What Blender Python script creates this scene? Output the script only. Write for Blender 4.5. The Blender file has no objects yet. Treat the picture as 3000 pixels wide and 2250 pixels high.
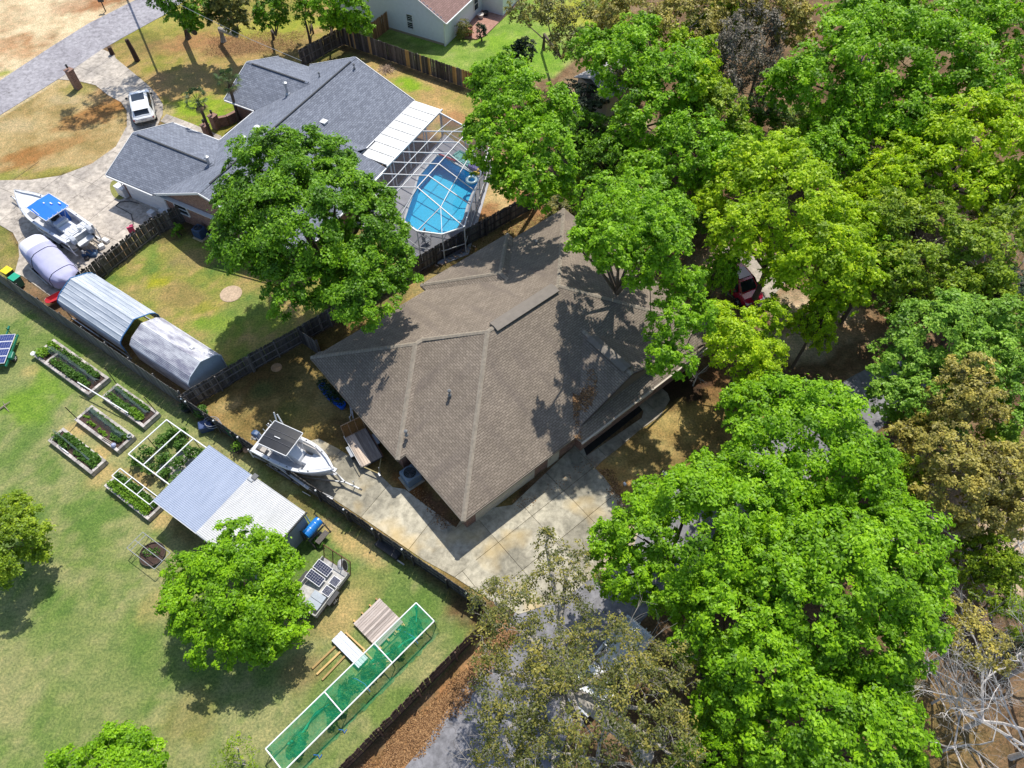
import bpy, math, random
import numpy as np
from mathutils import Vector, Matrix
R = math.radians
random.seed(7)
SC = bpy.context.scene
COL = SC.collection
# ------------------------------------------------------------------ camera, world, sun, exposure
CAM_H = 42.0; PITCH = 55.4; FPX = 2120.0
cam_d = bpy.data.cameras.new('camera'); cam = bpy.data.objects.new('camera', cam_d); COL.objects.link(cam)
cam.location = (0, 0, CAM_H); cam.rotation_euler = (R(90 - PITCH), 0, 0)
cam_d.sensor_width = 36; cam_d.lens = 36 * FPX / 3000.0; cam_d.clip_start = 0.5; cam_d.clip_end = 2000
SC.camera = cam
world = bpy.data.worlds.new('World'); SC.world = world; world.use_nodes = True
wn = world.node_tree.nodes; wl = world.node_tree.links
bg = wn['Background']; sky = wn.new('ShaderNodeTexSky'); sky.sky_type = 'NISHITA'; sky.sun_disc = False
SUN_AZ, SUN_EL = 72.0, 60.0      # direction towards the sun, measured from +X
sky.sun_elevation = R(SUN_EL); sky.sun_rotation = R(90 - SUN_AZ)
wl.new(sky.outputs[0], bg.inputs[0]); bg.inputs[1].default_value = 0.15
sun_d = bpy.data.lights.new('sun', 'SUN'); sun_d.energy = 4.5; sun_d.angle = R(0.6); sun_d.color = (1.0, 0.955, 0.87)
sun = bpy.data.objects.new('sun', sun_d); COL.objects.link(sun)
sd = Vector((math.cos(R(SUN_AZ)) * math.cos(R(SUN_EL)), math.sin(R(SUN_AZ)) * math.cos(R(SUN_EL)), math.sin(R(SUN_EL))))
sun.rotation_euler = sd.to_track_quat('Z', 'Y').to_euler(); sun.location = (0, 40, 60)
SC.view_settings.view_transform = 'Standard'; SC.view_settings.look = 'None'
SC.view_settings.exposure = 0.27; SC.view_settings.gamma = 1.0; SC.view_settings.use_curve_mapping = False
SC.render.engine = 'CYCLES'
try:
    SC.cycles.max_bounces = 6; SC.cycles.transparent_max_bounces = 12; SC.cycles.use_denoising = True
except Exception: pass
# ------------------------------------------------------------------ measuring helpers
_P = R(PITCH)
def P(x, y, z=0.0):
    "point of the place at height z seen at photo pixel (x, y)"
    dx = (x - 1500) / FPX; dy = -(y - 1125) / FPX
    d = (dx, math.cos(_P) + dy * math.sin(_P), -math.sin(_P) + dy * math.cos(_P))
    t = (z - CAM_H) / d[2]
    return Vector((d[0] * t, d[1] * t, z))
def pxm(y, z):
    "photo pixels per metre at image row y and height z"
    dy = -(y - 1125) / FPX
    t = (z - CAM_H) / (-math.sin(_P) + dy * math.cos(_P))
    return FPX / t
class Fr:
    "a local ground frame"
    def __init__(s, ang, o):
        s.a = R(ang); s.o = Vector((o[0], o[1], 0)); s.U = Vector((math.cos(s.a), math.sin(s.a), 0)); s.V = Vector((-math.sin(s.a), math.cos(s.a), 0))
    def w(s, u, v, z=0.0): return s.o + s.U * u + s.V * v + Vector((0, 0, z))
    def l(s, p):
        d = Vector((p[0], p[1], 0)) - s.o
        return (d.dot(s.U), d.dot(s.V))
FL = Fr(-34, P(548, 1190))
FH = Fr(40, P(1357, 1527, 2.6))
FN = Fr(-28, P(317, 511, 2.6))
# ------------------------------------------------------------------ materials
def nm(name):
    m = bpy.data.materials.new(name); m.use_nodes = True
    return m, m.node_tree.nodes, m.node_tree.links, m.node_tree.nodes['Principled BSDF']
def c4(c): return (c, c, c, 1) if isinstance(c, (int, float)) else (c[0], c[1], c[2], 1)
_mc = {}
def flat(name, col, rough=0.6, metal=0.0, spec=0.5, var=0.12, scale=3.0, bump=0.0, bscale=60.0, coat=0.0):
    "plain coloured material with uneven tone, dirt and optional relief"
    if name in _mc: return _mc[name]
    m, n, l, b = nm(name)
    tc = n.new('ShaderNodeTexCoord'); nz = n.new('ShaderNodeTexNoise'); nz.inputs['Scale'].default_value = scale; nz.inputs['Detail'].default_value = 6
    nz.inputs['Roughness'].default_value = 0.65
    l.new(tc.outputs['Object'], nz.inputs['Vector'])
    r = n.new('ShaderNodeValToRGB'); r.color_ramp.elements[0].position = 0.3; r.color_ramp.elements[1].position = 0.7
    r.color_ramp.elements[0].color = c4([x * (1 - var) for x in col]); r.color_ramp.elements[1].color = c4([min(1, x * (1 + var)) for x in col])
    l.new(nz.outputs['Fac'], r.inputs[0]); l.new(r.outputs[0], b.inputs['Base Color'])
    b.inputs['Roughness'].default_value = rough; b.inputs['Metallic'].default_value = metal; b.inputs['Specular IOR Level'].default_value = spec
    if coat: b.inputs['Coat Weight'].default_value = coat
    if bump:
        n2 = n.new('ShaderNodeTexNoise'); n2.inputs['Scale'].default_value = bscale; n2.inputs['Detail'].default_value = 3
        l.new(tc.outputs['Object'], n2.inputs['Vector']); bp = n.new('ShaderNodeBump'); bp.inputs['Strength'].default_value = bump; bp.inputs['Distance'].default_value = 0.02
        l.new(n2.outputs['Fac'], bp.inputs['Height']); l.new(bp.outputs[0], b.inputs['Normal'])
    _mc[name] = m
    return m
def mixc(n, l, a, b, fac, mode='MIX'):
    x = n.new('ShaderNodeMix'); x.data_type = 'RGBA'; x.blend_type = mode
    for s, v in ((x.inputs[0], fac), (x.inputs[6], a), (x.inputs[7], b)):
        if hasattr(v, 'is_linked') or hasattr(v, 'links'): l.new(v, s)
        elif isinstance(v, (int, float)): s.default_value = v
        else: s.default_value = c4(v)
    return x.outputs[2]
def noise(n, l, vec, scale, detail=5, rough=0.6, dist=0.0):
    z = n.new('ShaderNodeTexNoise'); z.inputs['Scale'].default_value = scale; z.inputs['Detail'].default_value = detail
    z.inputs['Roughness'].default_value = rough; z.inputs['Distortion'].default_value = dist
    if vec is not None: l.new(vec, z.inputs['Vector'])
    return z.outputs['Fac']
def ramp(n, l, fac, stops):
    r = n.new('ShaderNodeValToRGB'); e = r.color_ramp.elements
    e[0].position = stops[0][0]; e[0].color = c4(stops[0][1]) if not isinstance(stops[0][1], float) else (stops[0][1],) * 3 + (1,)
    e[1].position = stops[-1][0]; e[1].color = c4(stops[-1][1]) if not isinstance(stops[-1][1], float) else (stops[-1][1],) * 3 + (1,)
    for p, c in stops[1:-1]:
        q = e.new(p); q.color = c4(c) if not isinstance(c, float) else (c, c, c, 1)
    l.new(fac, r.inputs[0])
    return r.outputs[0]
def shingle_mat(name, c1, c2, cm, rows=0.15, width=0.3, blotch=0.25, stain=None, mortar=0.012):
    "asphalt shingles: courses follow the slope through the UV map (metres)"
    m, n, l, b = nm(name)
    uv = n.new('ShaderNodeUVMap'); uv.uv_map = 'UVMap'
    br = n.new('ShaderNodeTexBrick'); br.inputs['Scale'].default_value = 1.0; br.inputs['Brick Width'].default_value = width
    br.inputs['Row Height'].default_value = rows; br.inputs['Mortar Size'].default_value = mortar; br.inputs['Mortar Smooth'].default_value = 0.3
    br.inputs['Bias'].default_value = 0.0; br.offset = 0.5
    br.inputs['Color1'].default_value = c4(c1); br.inputs['Color2'].default_value = c4(c2); br.inputs['Mortar'].default_value = c4(cm)
    l.new(uv.outputs[0], br.inputs['Vector'])
    tc = n.new('ShaderNodeTexCoord')
    f1 = noise(n, l, tc.outputs['Object'], 0.55, 6, 0.62)
    f2 = noise(n, l, tc.outputs['Object'], 9.0, 4, 0.7)
    tone = ramp(n, l, f1, [(0.3, 1 - blotch), (0.7, 1 + blotch * 0.6)])
    g = ramp(n, l, f2, [(0.3, 0.78), (0.7, 1.18)])
    col = mixc(n, l, br.outputs['Color'], tone, 1.0, 'MULTIPLY'); col = mixc(n, l, col, g, 1.0, 'MULTIPLY')
    if stain:
        mp = n.new('ShaderNodeMapping'); mp.inputs['Scale'].default_value = (0.9, 0.14, 1); l.new(uv.outputs[0], mp.inputs['Vector'])
        f3 = noise(n, l, mp.outputs[0], 0.8, 5, 0.6)
        s = ramp(n, l, f3, [(0.52, 0.0), (0.72, 0.75)]); col = mixc(n, l, col, stain, s)
    l.new(col, b.inputs['Base Color']); b.inputs['Roughness'].default_value = 0.9; b.inputs['Specular IOR Level'].default_value = 0.25
    bp = n.new('ShaderNodeBump'); bp.inputs['Strength'].default_value = 0.55; bp.inputs['Distance'].default_value = 0.02
    mx = n.new('ShaderNodeMath'); mx.operation = 'ADD'; l.new(br.outputs['Fac'], mx.inputs[0]); 
    iv = n.new('ShaderNodeMath'); iv.operation = 'MULTIPLY'; iv.inputs[1].default_value = -1.0; l.new(br.outputs['Fac'], iv.inputs[0])
    l.new(iv.outputs[0], mx.inputs[0]); mul = n.new('ShaderNodeMath'); mul.operation = 'MULTIPLY'; mul.inputs[1].default_value = 0.6; l.new(f2, mul.inputs[0]); l.new(mul.outputs[0], mx.inputs[1])
    l.new(mx.outputs[0], bp.inputs['Height']); l.new(bp.outputs[0], b.inputs['Normal'])
    return m
def brick_mat(name, c1, c2, cm):
    m, n, l, b = nm(name)
    uv = n.new('ShaderNodeUVMap'); uv.uv_map = 'UVMap'
    br = n.new('ShaderNodeTexBrick'); br.inputs['Scale'].default_value = 1.0; br.inputs['Brick Width'].default_value = 0.21
    br.inputs['Row Height'].default_value = 0.075; br.inputs['Mortar Size'].default_value = 0.007
    br.inputs['Color1'].default_value = c4(c1); br.inputs['Color2'].default_value = c4(c2); br.inputs['Mortar'].default_value = c4(cm)
    l.new(uv.outputs[0], br.inputs['Vector'])
    mp = n.new('ShaderNodeMapping'); mp.inputs['Scale'].default_value = (4.7, 13.3, 1); l.new(uv.outputs[0], mp.inputs['Vector'])
    f = noise(n, l, mp.outputs[0], 0.7, 2, 0.8)
    col = mixc(n, l, br.outputs['Color'], ramp(n, l, f, [(0.3, 0.6), (0.7, 1.35)]), 1.0, 'MULTIPLY')
    l.new(col, b.inputs['Base Color']); b.inputs['Roughness'].default_value = 0.9
    bp = n.new('ShaderNodeBump'); bp.inputs['Strength'].default_value = 0.5; bp.inputs['Distance'].default_value = 0.01; bp.invert = True
    l.new(br.outputs['Fac'], bp.inputs['Height']); l.new(bp.outputs[0], b.inputs['Normal'])
    return m
def wood_mat(name, c1, c2, scale=6.0, stretch=(1, 1, 0.12), rough=0.85, grey=None):
    "boards: grain runs along object z (or the axis with the small stretch); every board gets its own tone"
    m, n, l, b = nm(name)
    tc = n.new('ShaderNodeTexCoord'); mp = n.new('ShaderNodeMapping'); mp.inputs['Scale'].default_value = stretch
    oi = n.new('ShaderNodeObjectInfo')
    ad = n.new('ShaderNodeVectorMath'); ad.operation = 'ADD'
    cx = n.new('ShaderNodeCombineXYZ'); ml = n.new('ShaderNodeMath'); ml.operation = 'MULTIPLY'; ml.inputs[1].default_value = 37.0
    l.new(oi.outputs['Random'], ml.inputs[0]); 
    for i in range(3): l.new(ml.outputs[0], cx.inputs[i])
    l.new(tc.outputs['Object'], mp.inputs['Vector']); l.new(mp.outputs[0], ad.inputs[0]); l.new(cx.outputs[0], ad.inputs[1])
    f = noise(n, l, ad.outputs[0], scale * 3, 6, 0.7)
    col = ramp(n, l, f, [(0.3, c1), (0.7, c2)])
    t = ramp(n, l, oi.outputs['Random'], [(0.0, 0.62), (1.0, 1.3)])
    col = mixc(n, l, col, t, 1.0, 'MULTIPLY')
    l.new(col, b.inputs['Base Color']); b.inputs['Roughness'].default_value = rough; b.inputs['Specular IOR Level'].default_value = 0.2
    bp = n.new('ShaderNodeBump'); bp.inputs['Strength'].default_value = 0.4; bp.inputs['Distance'].default_value = 0.01
    l.new(f, bp.inputs['Height']); l.new(bp.outputs[0], b.inputs['Normal'])
    return m
def leaf_mat(name, dark, mid, light, trans=0.35, rough=0.5):
    "leaves: the tone of every leaf comes from its own 'tint' value"
    m, n, l, b = nm(name)
    at = n.new('ShaderNodeAttribute'); at.attribute_name = 'tint'
    col = ramp(n, l, at.outputs['Fac'], [(0.0, dark), (0.5, mid), (1.0, light)])
    l.new(col, b.inputs['Base Color']); b.inputs['Roughness'].default_value = rough; b.inputs['Specular IOR Level'].default_value = 0.35
    tr = n.new('ShaderNodeBsdfTranslucent'); 
    tcx = mixc(n, l, col, (1.0, 1.0, 0.55), 1.0, 'MULTIPLY'); l.new(tcx, tr.inputs['Color'])
    mx = n.new('ShaderNodeMixShader'); mx.inputs[0].default_value = trans
    l.new(b.outputs[0], mx.inputs[1]); l.new(tr.outputs[0], mx.inputs[2]); l.new(mx.outputs[0], n['Material Output'].inputs['Surface'])
    return m
def concrete_mat(name, c_lo, c_hi, crack=True, yellow=None, oi_var=0.14):
    m, n, l, b = nm(name)
    g = n.new('ShaderNodeNewGeometry'); pos = g.outputs['Position']
    f1 = noise(n, l, pos, 0.35, 7, 0.62, 0.6); f2 = noise(n, l, pos, 2.2, 6, 0.7, 0.4); f3 = noise(n, l, pos, 30, 3, 0.6)
    col = ramp(n, l, f1, [(0.36, c_lo), (0.58, c_hi)])
    col = mixc(n, l, col, ramp(n, l, f2, [(0.32, 0.60), (0.62, 1.15)]), 1.0, 'MULTIPLY')
    col = mixc(n, l, col, ramp(n, l, f3, [(0.3, 0.9), (0.7, 1.08)]), 1.0, 'MULTIPLY')
    oi = n.new('ShaderNodeObjectInfo')
    col = mixc(n, l, col, ramp(n, l, oi.outputs['Random'], [(0.0, 1 - oi_var), (1.0, 1 + oi_var)]), 1.0, 'MULTIPLY')
    if yellow:
        f4 = noise(n, l, pos, 0.22, 3, 0.5); col = mixc(n, l, col, yellow, ramp(n, l, f4, [(0.52, 0.0), (0.66, 0.7)]))
    if crack:
        v = n.new('ShaderNodeTexVoronoi'); v.feature = 'DISTANCE_TO_EDGE'; v.inputs['Scale'].default_value = 0.33
        nd = n.new('ShaderNodeTexNoise'); nd.inputs['Scale'].default_value = 1.4; l.new(pos, nd.inputs['Vector'])
        va = n.new('ShaderNodeVectorMath'); va.operation = 'MULTIPLY_ADD'; va.inputs[1].default_value = (0.9, 0.9, 0.9); l.new(nd.outputs['Color'], va.inputs[0]); l.new(pos, va.inputs[2])
        l.new(va.outputs[0], v.inputs['Vector'])
        ck = ramp(n, l, v.outputs['Distance'], [(0.0, 0.55), (0.012, 0.0)])
        msk = ramp(n, l, noise(n, l, pos, 0.4, 2), [(0.5, 0.0), (0.6, 1.0)])
        ckm = mixc(n, l, (0, 0, 0), ck, msk)
        col = mixc(n, l, col, (0.06, 0.05, 0.045), ckm)
    l.new(col, b.inputs['Base Color']); b.inputs['Roughness'].default_value = 0.9; b.inputs['Specular IOR Level'].default_value = 0.25
    bp = n.new('ShaderNodeBump'); bp.inputs['Strength'].default_value = 0.2; bp.inputs['Distance'].default_value = 0.01; l.new(f3, bp.inputs['Height']); l.new(bp.outputs[0], b.inputs['Normal'])
    return m
def metal_sheet(name, c_lo, c_hi, streak=(0.3, 3, 1), rough=0.45, rust=None, stops=(0.35, 0.65)):
    m, n, l, b = nm(name)
    tc = n.new('ShaderNodeTexCoord'); mp = n.new('ShaderNodeMapping'); mp.inputs['Scale'].default_value = streak
    l.new(tc.outputs['Object'], mp.inputs['Vector'])
    f = noise(n, l, mp.outputs[0], 1.6, 7, 0.7); f2 = noise(n, l, tc.outputs['Object'], 14, 4, 0.7)
    col = ramp(n, l, f, [(stops[0], c_lo), (stops[1], c_hi)])
    col = mixc(n, l, col, ramp(n, l, f2, [(0.3, 0.86), (0.7, 1.06)]), 1.0, 'MULTIPLY')
    if rust: col = mixc(n, l, col, rust, ramp(n, l, noise(n, l, tc.outputs['Object'], 2.2, 6, 0.7), [(0.6, 0.0), (0.75, 0.6)]))
    l.new(col, b.inputs['Base Color']); b.inputs['Roughness'].default_value = rough; b.inputs['Metallic'].default_value = 0.15
    return m
def screen_mat(name, col, alpha):
    m, n, l, b = nm(name)
    b.inputs['Base Color'].default_value = c4(col); b.inputs['Roughness'].default_value = 0.8; b.inputs['Specular IOR Level'].default_value = 0.1
    tr = n.new('ShaderNodeBsdfTransparent'); mx = n.new('ShaderNodeMixShader')
    if isinstance(alpha, tuple):
        tc = n.new('ShaderNodeTexCoord'); f = noise(n, l, tc.outputs['Object'], 1.2, 5, 0.65, 1.0)
        l.new(ramp(n, l, f, [(0.35, alpha[0]), (0.65, alpha[1])]), mx.inputs[0])
    else: mx.inputs[0].default_value = alpha
    l.new(tr.outputs[0], mx.inputs[1]); l.new(b.outputs[0], mx.inputs[2]); l.new(mx.outputs[0], n['Material Output'].inputs['Surface'])
    return m
def glass_dark(name='dark_glass', col=(0.02, 0.025, 0.03)):
    if name in _mc: return _mc[name]
    m, n, l, b = nm(name); b.inputs['Base Color'].default_value = c4(col); b.inputs['Roughness'].default_value = 0.06; b.inputs['Specular IOR Level'].default_value = 0.8
    _mc[name] = m; return m
# ------------------------------------------------------------------ mesh helpers
class MB:
    def __init__(s): s.v = []; s.f = []; s.m = []; s.uv = None
    def add(s, vs, fs, mi=0):
        o = len(s.v); s.v += [tuple(v) for v in vs]; s.f += [tuple(i + o for i in f) for f in fs]; s.m += [mi] * len(fs); return s
    def box(s, c, d, rz=0.0, mi=0, M=None, taper=1.0):
        x, y, z = d[0] / 2, d[1] / 2, d[2] / 2
        vs = [Vector((sx * x * (taper if sz > 0 else 1), sy * y * (taper if sz > 0 else 1), sz * z)) for sz in (-1, 1) for sx, sy in ((-1, -1), (1, -1), (1, 1), (-1, 1))]
        T = M if M is not None else Matrix.Rotation(rz, 3, 'Z')
        vs = [T @ v + Vector(c) for v in vs]
        return s.add(vs, [(0, 3, 2, 1), (4, 5, 6, 7), (0, 1, 5, 4), (1, 2, 6, 5), (2, 3, 7, 6), (3, 0, 4, 7)], mi)
    def beam(s, a, b, w, h=None, mi=0, up=(0, 0, 1)):
        "a square bar from a to b"
        a = Vector(a); b = Vector(b); h = w if h is None else h; d = (b - a); L = d.length
        if L < 1e-6: return s
        x = d / L; u = Vector(up); y = u.cross(x)
        if y.length < 1e-4: y = Vector((0, 1, 0)).cross(x)
        y.normalize(); z = x.cross(y)
        M = Matrix((x, y, z)).transposed()
        return s.box((a + b) / 2, (L, w, h), mi=mi, M=M)
    def tube(s, pts, r, n=6, mi=0, cap=True):
        pts = [Vector(p) for p in pts]; rs = r if isinstance(r, (list, tuple)) else [r] * len(pts)
        vs = []; fs = []
        for i, p in enumerate(pts):
            d = (pts[min(i + 1, len(pts) - 1)] - pts[max(i - 1, 0)]); d = d.normalized() if d.length > 1e-6 else Vector((0, 0, 1))
            a = Vector((0, 0, 1)) if abs(d.z) < 0.9 else Vector((1, 0, 0)); x = d.cross(a).normalized(); y = d.cross(x)
            for k in range(n):
                t = 2 * math.pi * k / n; vs.append(p + (x * math.cos(t) + y * math.sin(t)) * rs[i])
        for i in range(len(pts) - 1):
            for k in range(n): fs.append((i * n + k, i * n + (k + 1) % n, (i + 1) * n + (k + 1) % n, (i + 1) * n + k))
        if cap: fs.append(tuple(range(n))); fs.append(tuple(len(vs) - n + k for k in range(n))[::-1])
        return s.add(vs, fs, mi)
    def lathe(s, prof, c=(0, 0, 0), n=14, mi=0, axis='z'):
        vs = []; fs = []
        for r, z in prof:
            for k in range(n):
                t = 2 * math.pi * k / n; q = (r * math.cos(t), r * math.sin(t), z)
                if axis == 'y': q = (q[0], z, q[1])
                if axis == 'x': q = (z, q[0], q[1])
                vs.append(Vector(q) + Vector(c))
        for i in range(len(prof) - 1):
            for k in range(n): fs.append((i * n + k, i * n + (k + 1) % n, (i + 1) * n + (k + 1) % n, (i + 1) * n + k))
        fs.append(tuple(range(n))[::-1]); fs.append(tuple(len(vs) - n + k for k in range(n)))
        return s.add(vs, fs, mi)
    def prism(s, poly, z0, z1, mi=0):
        n = len(poly); vs = [(p[0], p[1], z0) for p in poly] + [(p[0], p[1], z1) for p in poly]
        ar = sum(poly[i][0] * poly[(i + 1) % n][1] - poly[(i + 1) % n][0] * poly[i][1] for i in range(n))
        fs = [tuple(range(n, 2 * n)), tuple(range(n))[::-1]] + [(i, (i + 1) % n, n + (i + 1) % n, n + i) for i in range(n)]
        if ar < 0: fs = [f[::-1] for f in fs]
        return s.add(vs, fs, mi)
    def quad(s, *p, mi=0): return s.add(p, [tuple(range(len(p)))], mi)
    def loft(s, rings, closed=True, cap=True, mi=0):
        n = len(rings[0]); vs = [q for r in rings for q in r]; fs = []
        for i in range(len(rings) - 1):
            for k in range(n if closed else n - 1): fs.append((i * n + k, i * n + (k + 1) % n, (i + 1) * n + (k + 1) % n, (i + 1) * n + k))
        if cap: fs.append(tuple(range(n))[::-1]); fs.append(tuple(len(vs) - n + k for k in range(n)))
        return s.add(vs, fs, mi)
    def mesh(s, name, mats):
        me = bpy.data.meshes.new(name); me.from_pydata(s.v, [], s.f)
        for m in (mats if isinstance(mats, (list, tuple)) else [mats]): me.materials.append(m)
        if any(s.m): me.polygons.foreach_set('material_index', s.m)
        me.update(); return me
    def build(s, name, mats, parent=None, smooth=False, bevel=0.0, uv=False, loc=None):
        me = s.mesh(name, mats); o = bpy.data.objects.new(name, me); COL.objects.link(o)
        if smooth: me.polygons.foreach_set('use_smooth', [True] * len(me.polygons))
        if bevel:
            b = o.modifiers.new('Bevel', 'BEVEL'); b.width = bevel; b.segments = 2; b.limit_method = 'ANGLE'
        if uv: slope_uv(me)
        if parent: o.parent = parent
        if loc is not None: o.location = loc
        return o
def slope_uv(me):
    "UV in metres: u along the horizontal of every face, v up its slope"
    uvl = me.uv_layers.new(name='UVMap')
    for p in me.polygons:
        nrm = p.normal; h = Vector((-nrm.y, nrm.x, 0))
        h = h.normalized() if h.length > 1e-4 else Vector((1, 0, 0)); v = nrm.cross(h)
        for li in p.loop_indices:
            c = me.vertices[me.loops[li].vertex_index].co; uvl.data[li].uv = (c.dot(h), c.dot(v))
def thing(name, label, cat, loc=(0, 0, 0), rz=0.0, group=None):
    o = bpy.data.objects.new(name, None); COL.objects.link(o); o.location = loc; o.rotation_euler = (0, 0, rz); o.empty_display_size = 0.3
    o['label'] = label; o['category'] = cat
    if group: o['group'] = group
    return o
def tag(o, label=None, cat=None, group=None, kind=None):
    if label: o['label'] = label
    if cat: o['category'] = cat
    if group: o['group'] = group
    if kind: o['kind'] = kind
    return o
def inst(name, me, parent, loc=(0, 0, 0), rot=(0, 0, 0), scale=(1, 1, 1)):
    o = bpy.data.objects.new(name, me); COL.objects.link(o); o.parent = parent; o.location = loc; o.rotation_euler = rot; o.scale = scale
    return o
def copy_tree(o, parent=None):
    c = o.copy(); COL.objects.link(c); c.parent = parent
    for ch in list(o.children): copy_tree(ch, c)
    return c
# ------------------------------------------------------------------ numpy noise
_rs = np.random.RandomState(11)
_G = _rs.rand(256, 256)
def vnoise(x, y, s):
    x = x * s + 1000.3; y = y * s + 1000.7
    xi = np.floor(x).astype(int); yi = np.floor(y).astype(int); fx = x - xi; fy = y - yi
    fx = fx * fx * (3 - 2 * fx); fy = fy * fy * (3 - 2 * fy)
    g = lambda a, b: _G[a % 256, b % 256]
    return (g(xi, yi) * (1 - fx) + g(xi + 1, yi) * fx) * (1 - fy) + (g(xi, yi + 1) * (1 - fx) + g(xi + 1, yi + 1) * fx) * fy
def fbm(x, y, s, o=4):
    t = 0; a = 0.5; w = 0
    for i in range(o): t = t + a * vnoise(x + 17 * i, y - 31 * i, s); w += a; a *= 0.55; s *= 2.1
    return t / w
def sdist(X, Y, poly):
    "signed distance to a polygon, negative inside"
    d = np.full(X.shape, 1e9); ins = np.zeros(X.shape, bool); n = len(poly)
    for i in range(n):
        x0, y0 = poly[i][:2]; x1, y1 = poly[(i + 1) % n][:2]; ex, ey = x1 - x0, y1 - y0; L = ex * ex + ey * ey + 1e-12
        t = np.clip(((X - x0) * ex + (Y - y0) * ey) / L, 0, 1)
        d = np.minimum(d, np.hypot(X - x0 - t * ex, Y - y0 - t * ey))
        c = ((y0 > Y) != (y1 > Y)) & (X < ex * (Y - y0) / (ey if abs(ey) > 1e-9 else 1e-9) + x0)
        ins ^= c
    return np.where(ins, -d, d)
def clip_poly(sub, cell):
    "Sutherland-Hodgman: polygon sub clipped by convex counter-clockwise cell"
    out = list(sub)
    for i in range(len(cell)):
        a = cell[i]; b = cell[(i + 1) % len(cell)]; inp = out; out = []
        if not inp: break
        side = lambda p: (b[0] - a[0]) * (p[1] - a[1]) - (b[1] - a[1]) * (p[0] - a[0])
        for j in range(len(inp)):
            p = inp[j]; q = inp[(j + 1) % len(inp)]; sp, sq = side(p), side(q)
            if sp >= 0: out.append(p)
            if (sp >= 0) != (sq >= 0):
                t = sp / (sp - sq); out.append((p[0] + (q[0] - p[0]) * t, p[1] + (q[1] - p[1]) * t))
    return out
def area(p): return 0.5 * sum(p[i][0] * p[(i + 1) % len(p)][1] - p[(i + 1) % len(p)][0] * p[i][1] for i in range(len(p)))
def smooth_poly(pts, n=4):
    "Catmull-Rom through a closed list of points"
    out = []; m = len(pts)
    for i in range(m):
        p0, p1, p2, p3 = (Vector(pts[(i + k - 1) % m][:2]) for k in range(4))
        for k in range(n):
            t = k / n; out.append(0.5 * ((2 * p1) + (p2 - p0) * t + (2 * p0 - 5 * p1 + 4 * p2 - p3) * t * t + (3 * p1 - p0 - 3 * p2 + p3) * t ** 3))
    return [(p.x, p.y) for p in out]
def pp(lst, z=0.0): return [(P(x, y, z).x, P(x, y, z).y) for x, y in lst]
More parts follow.
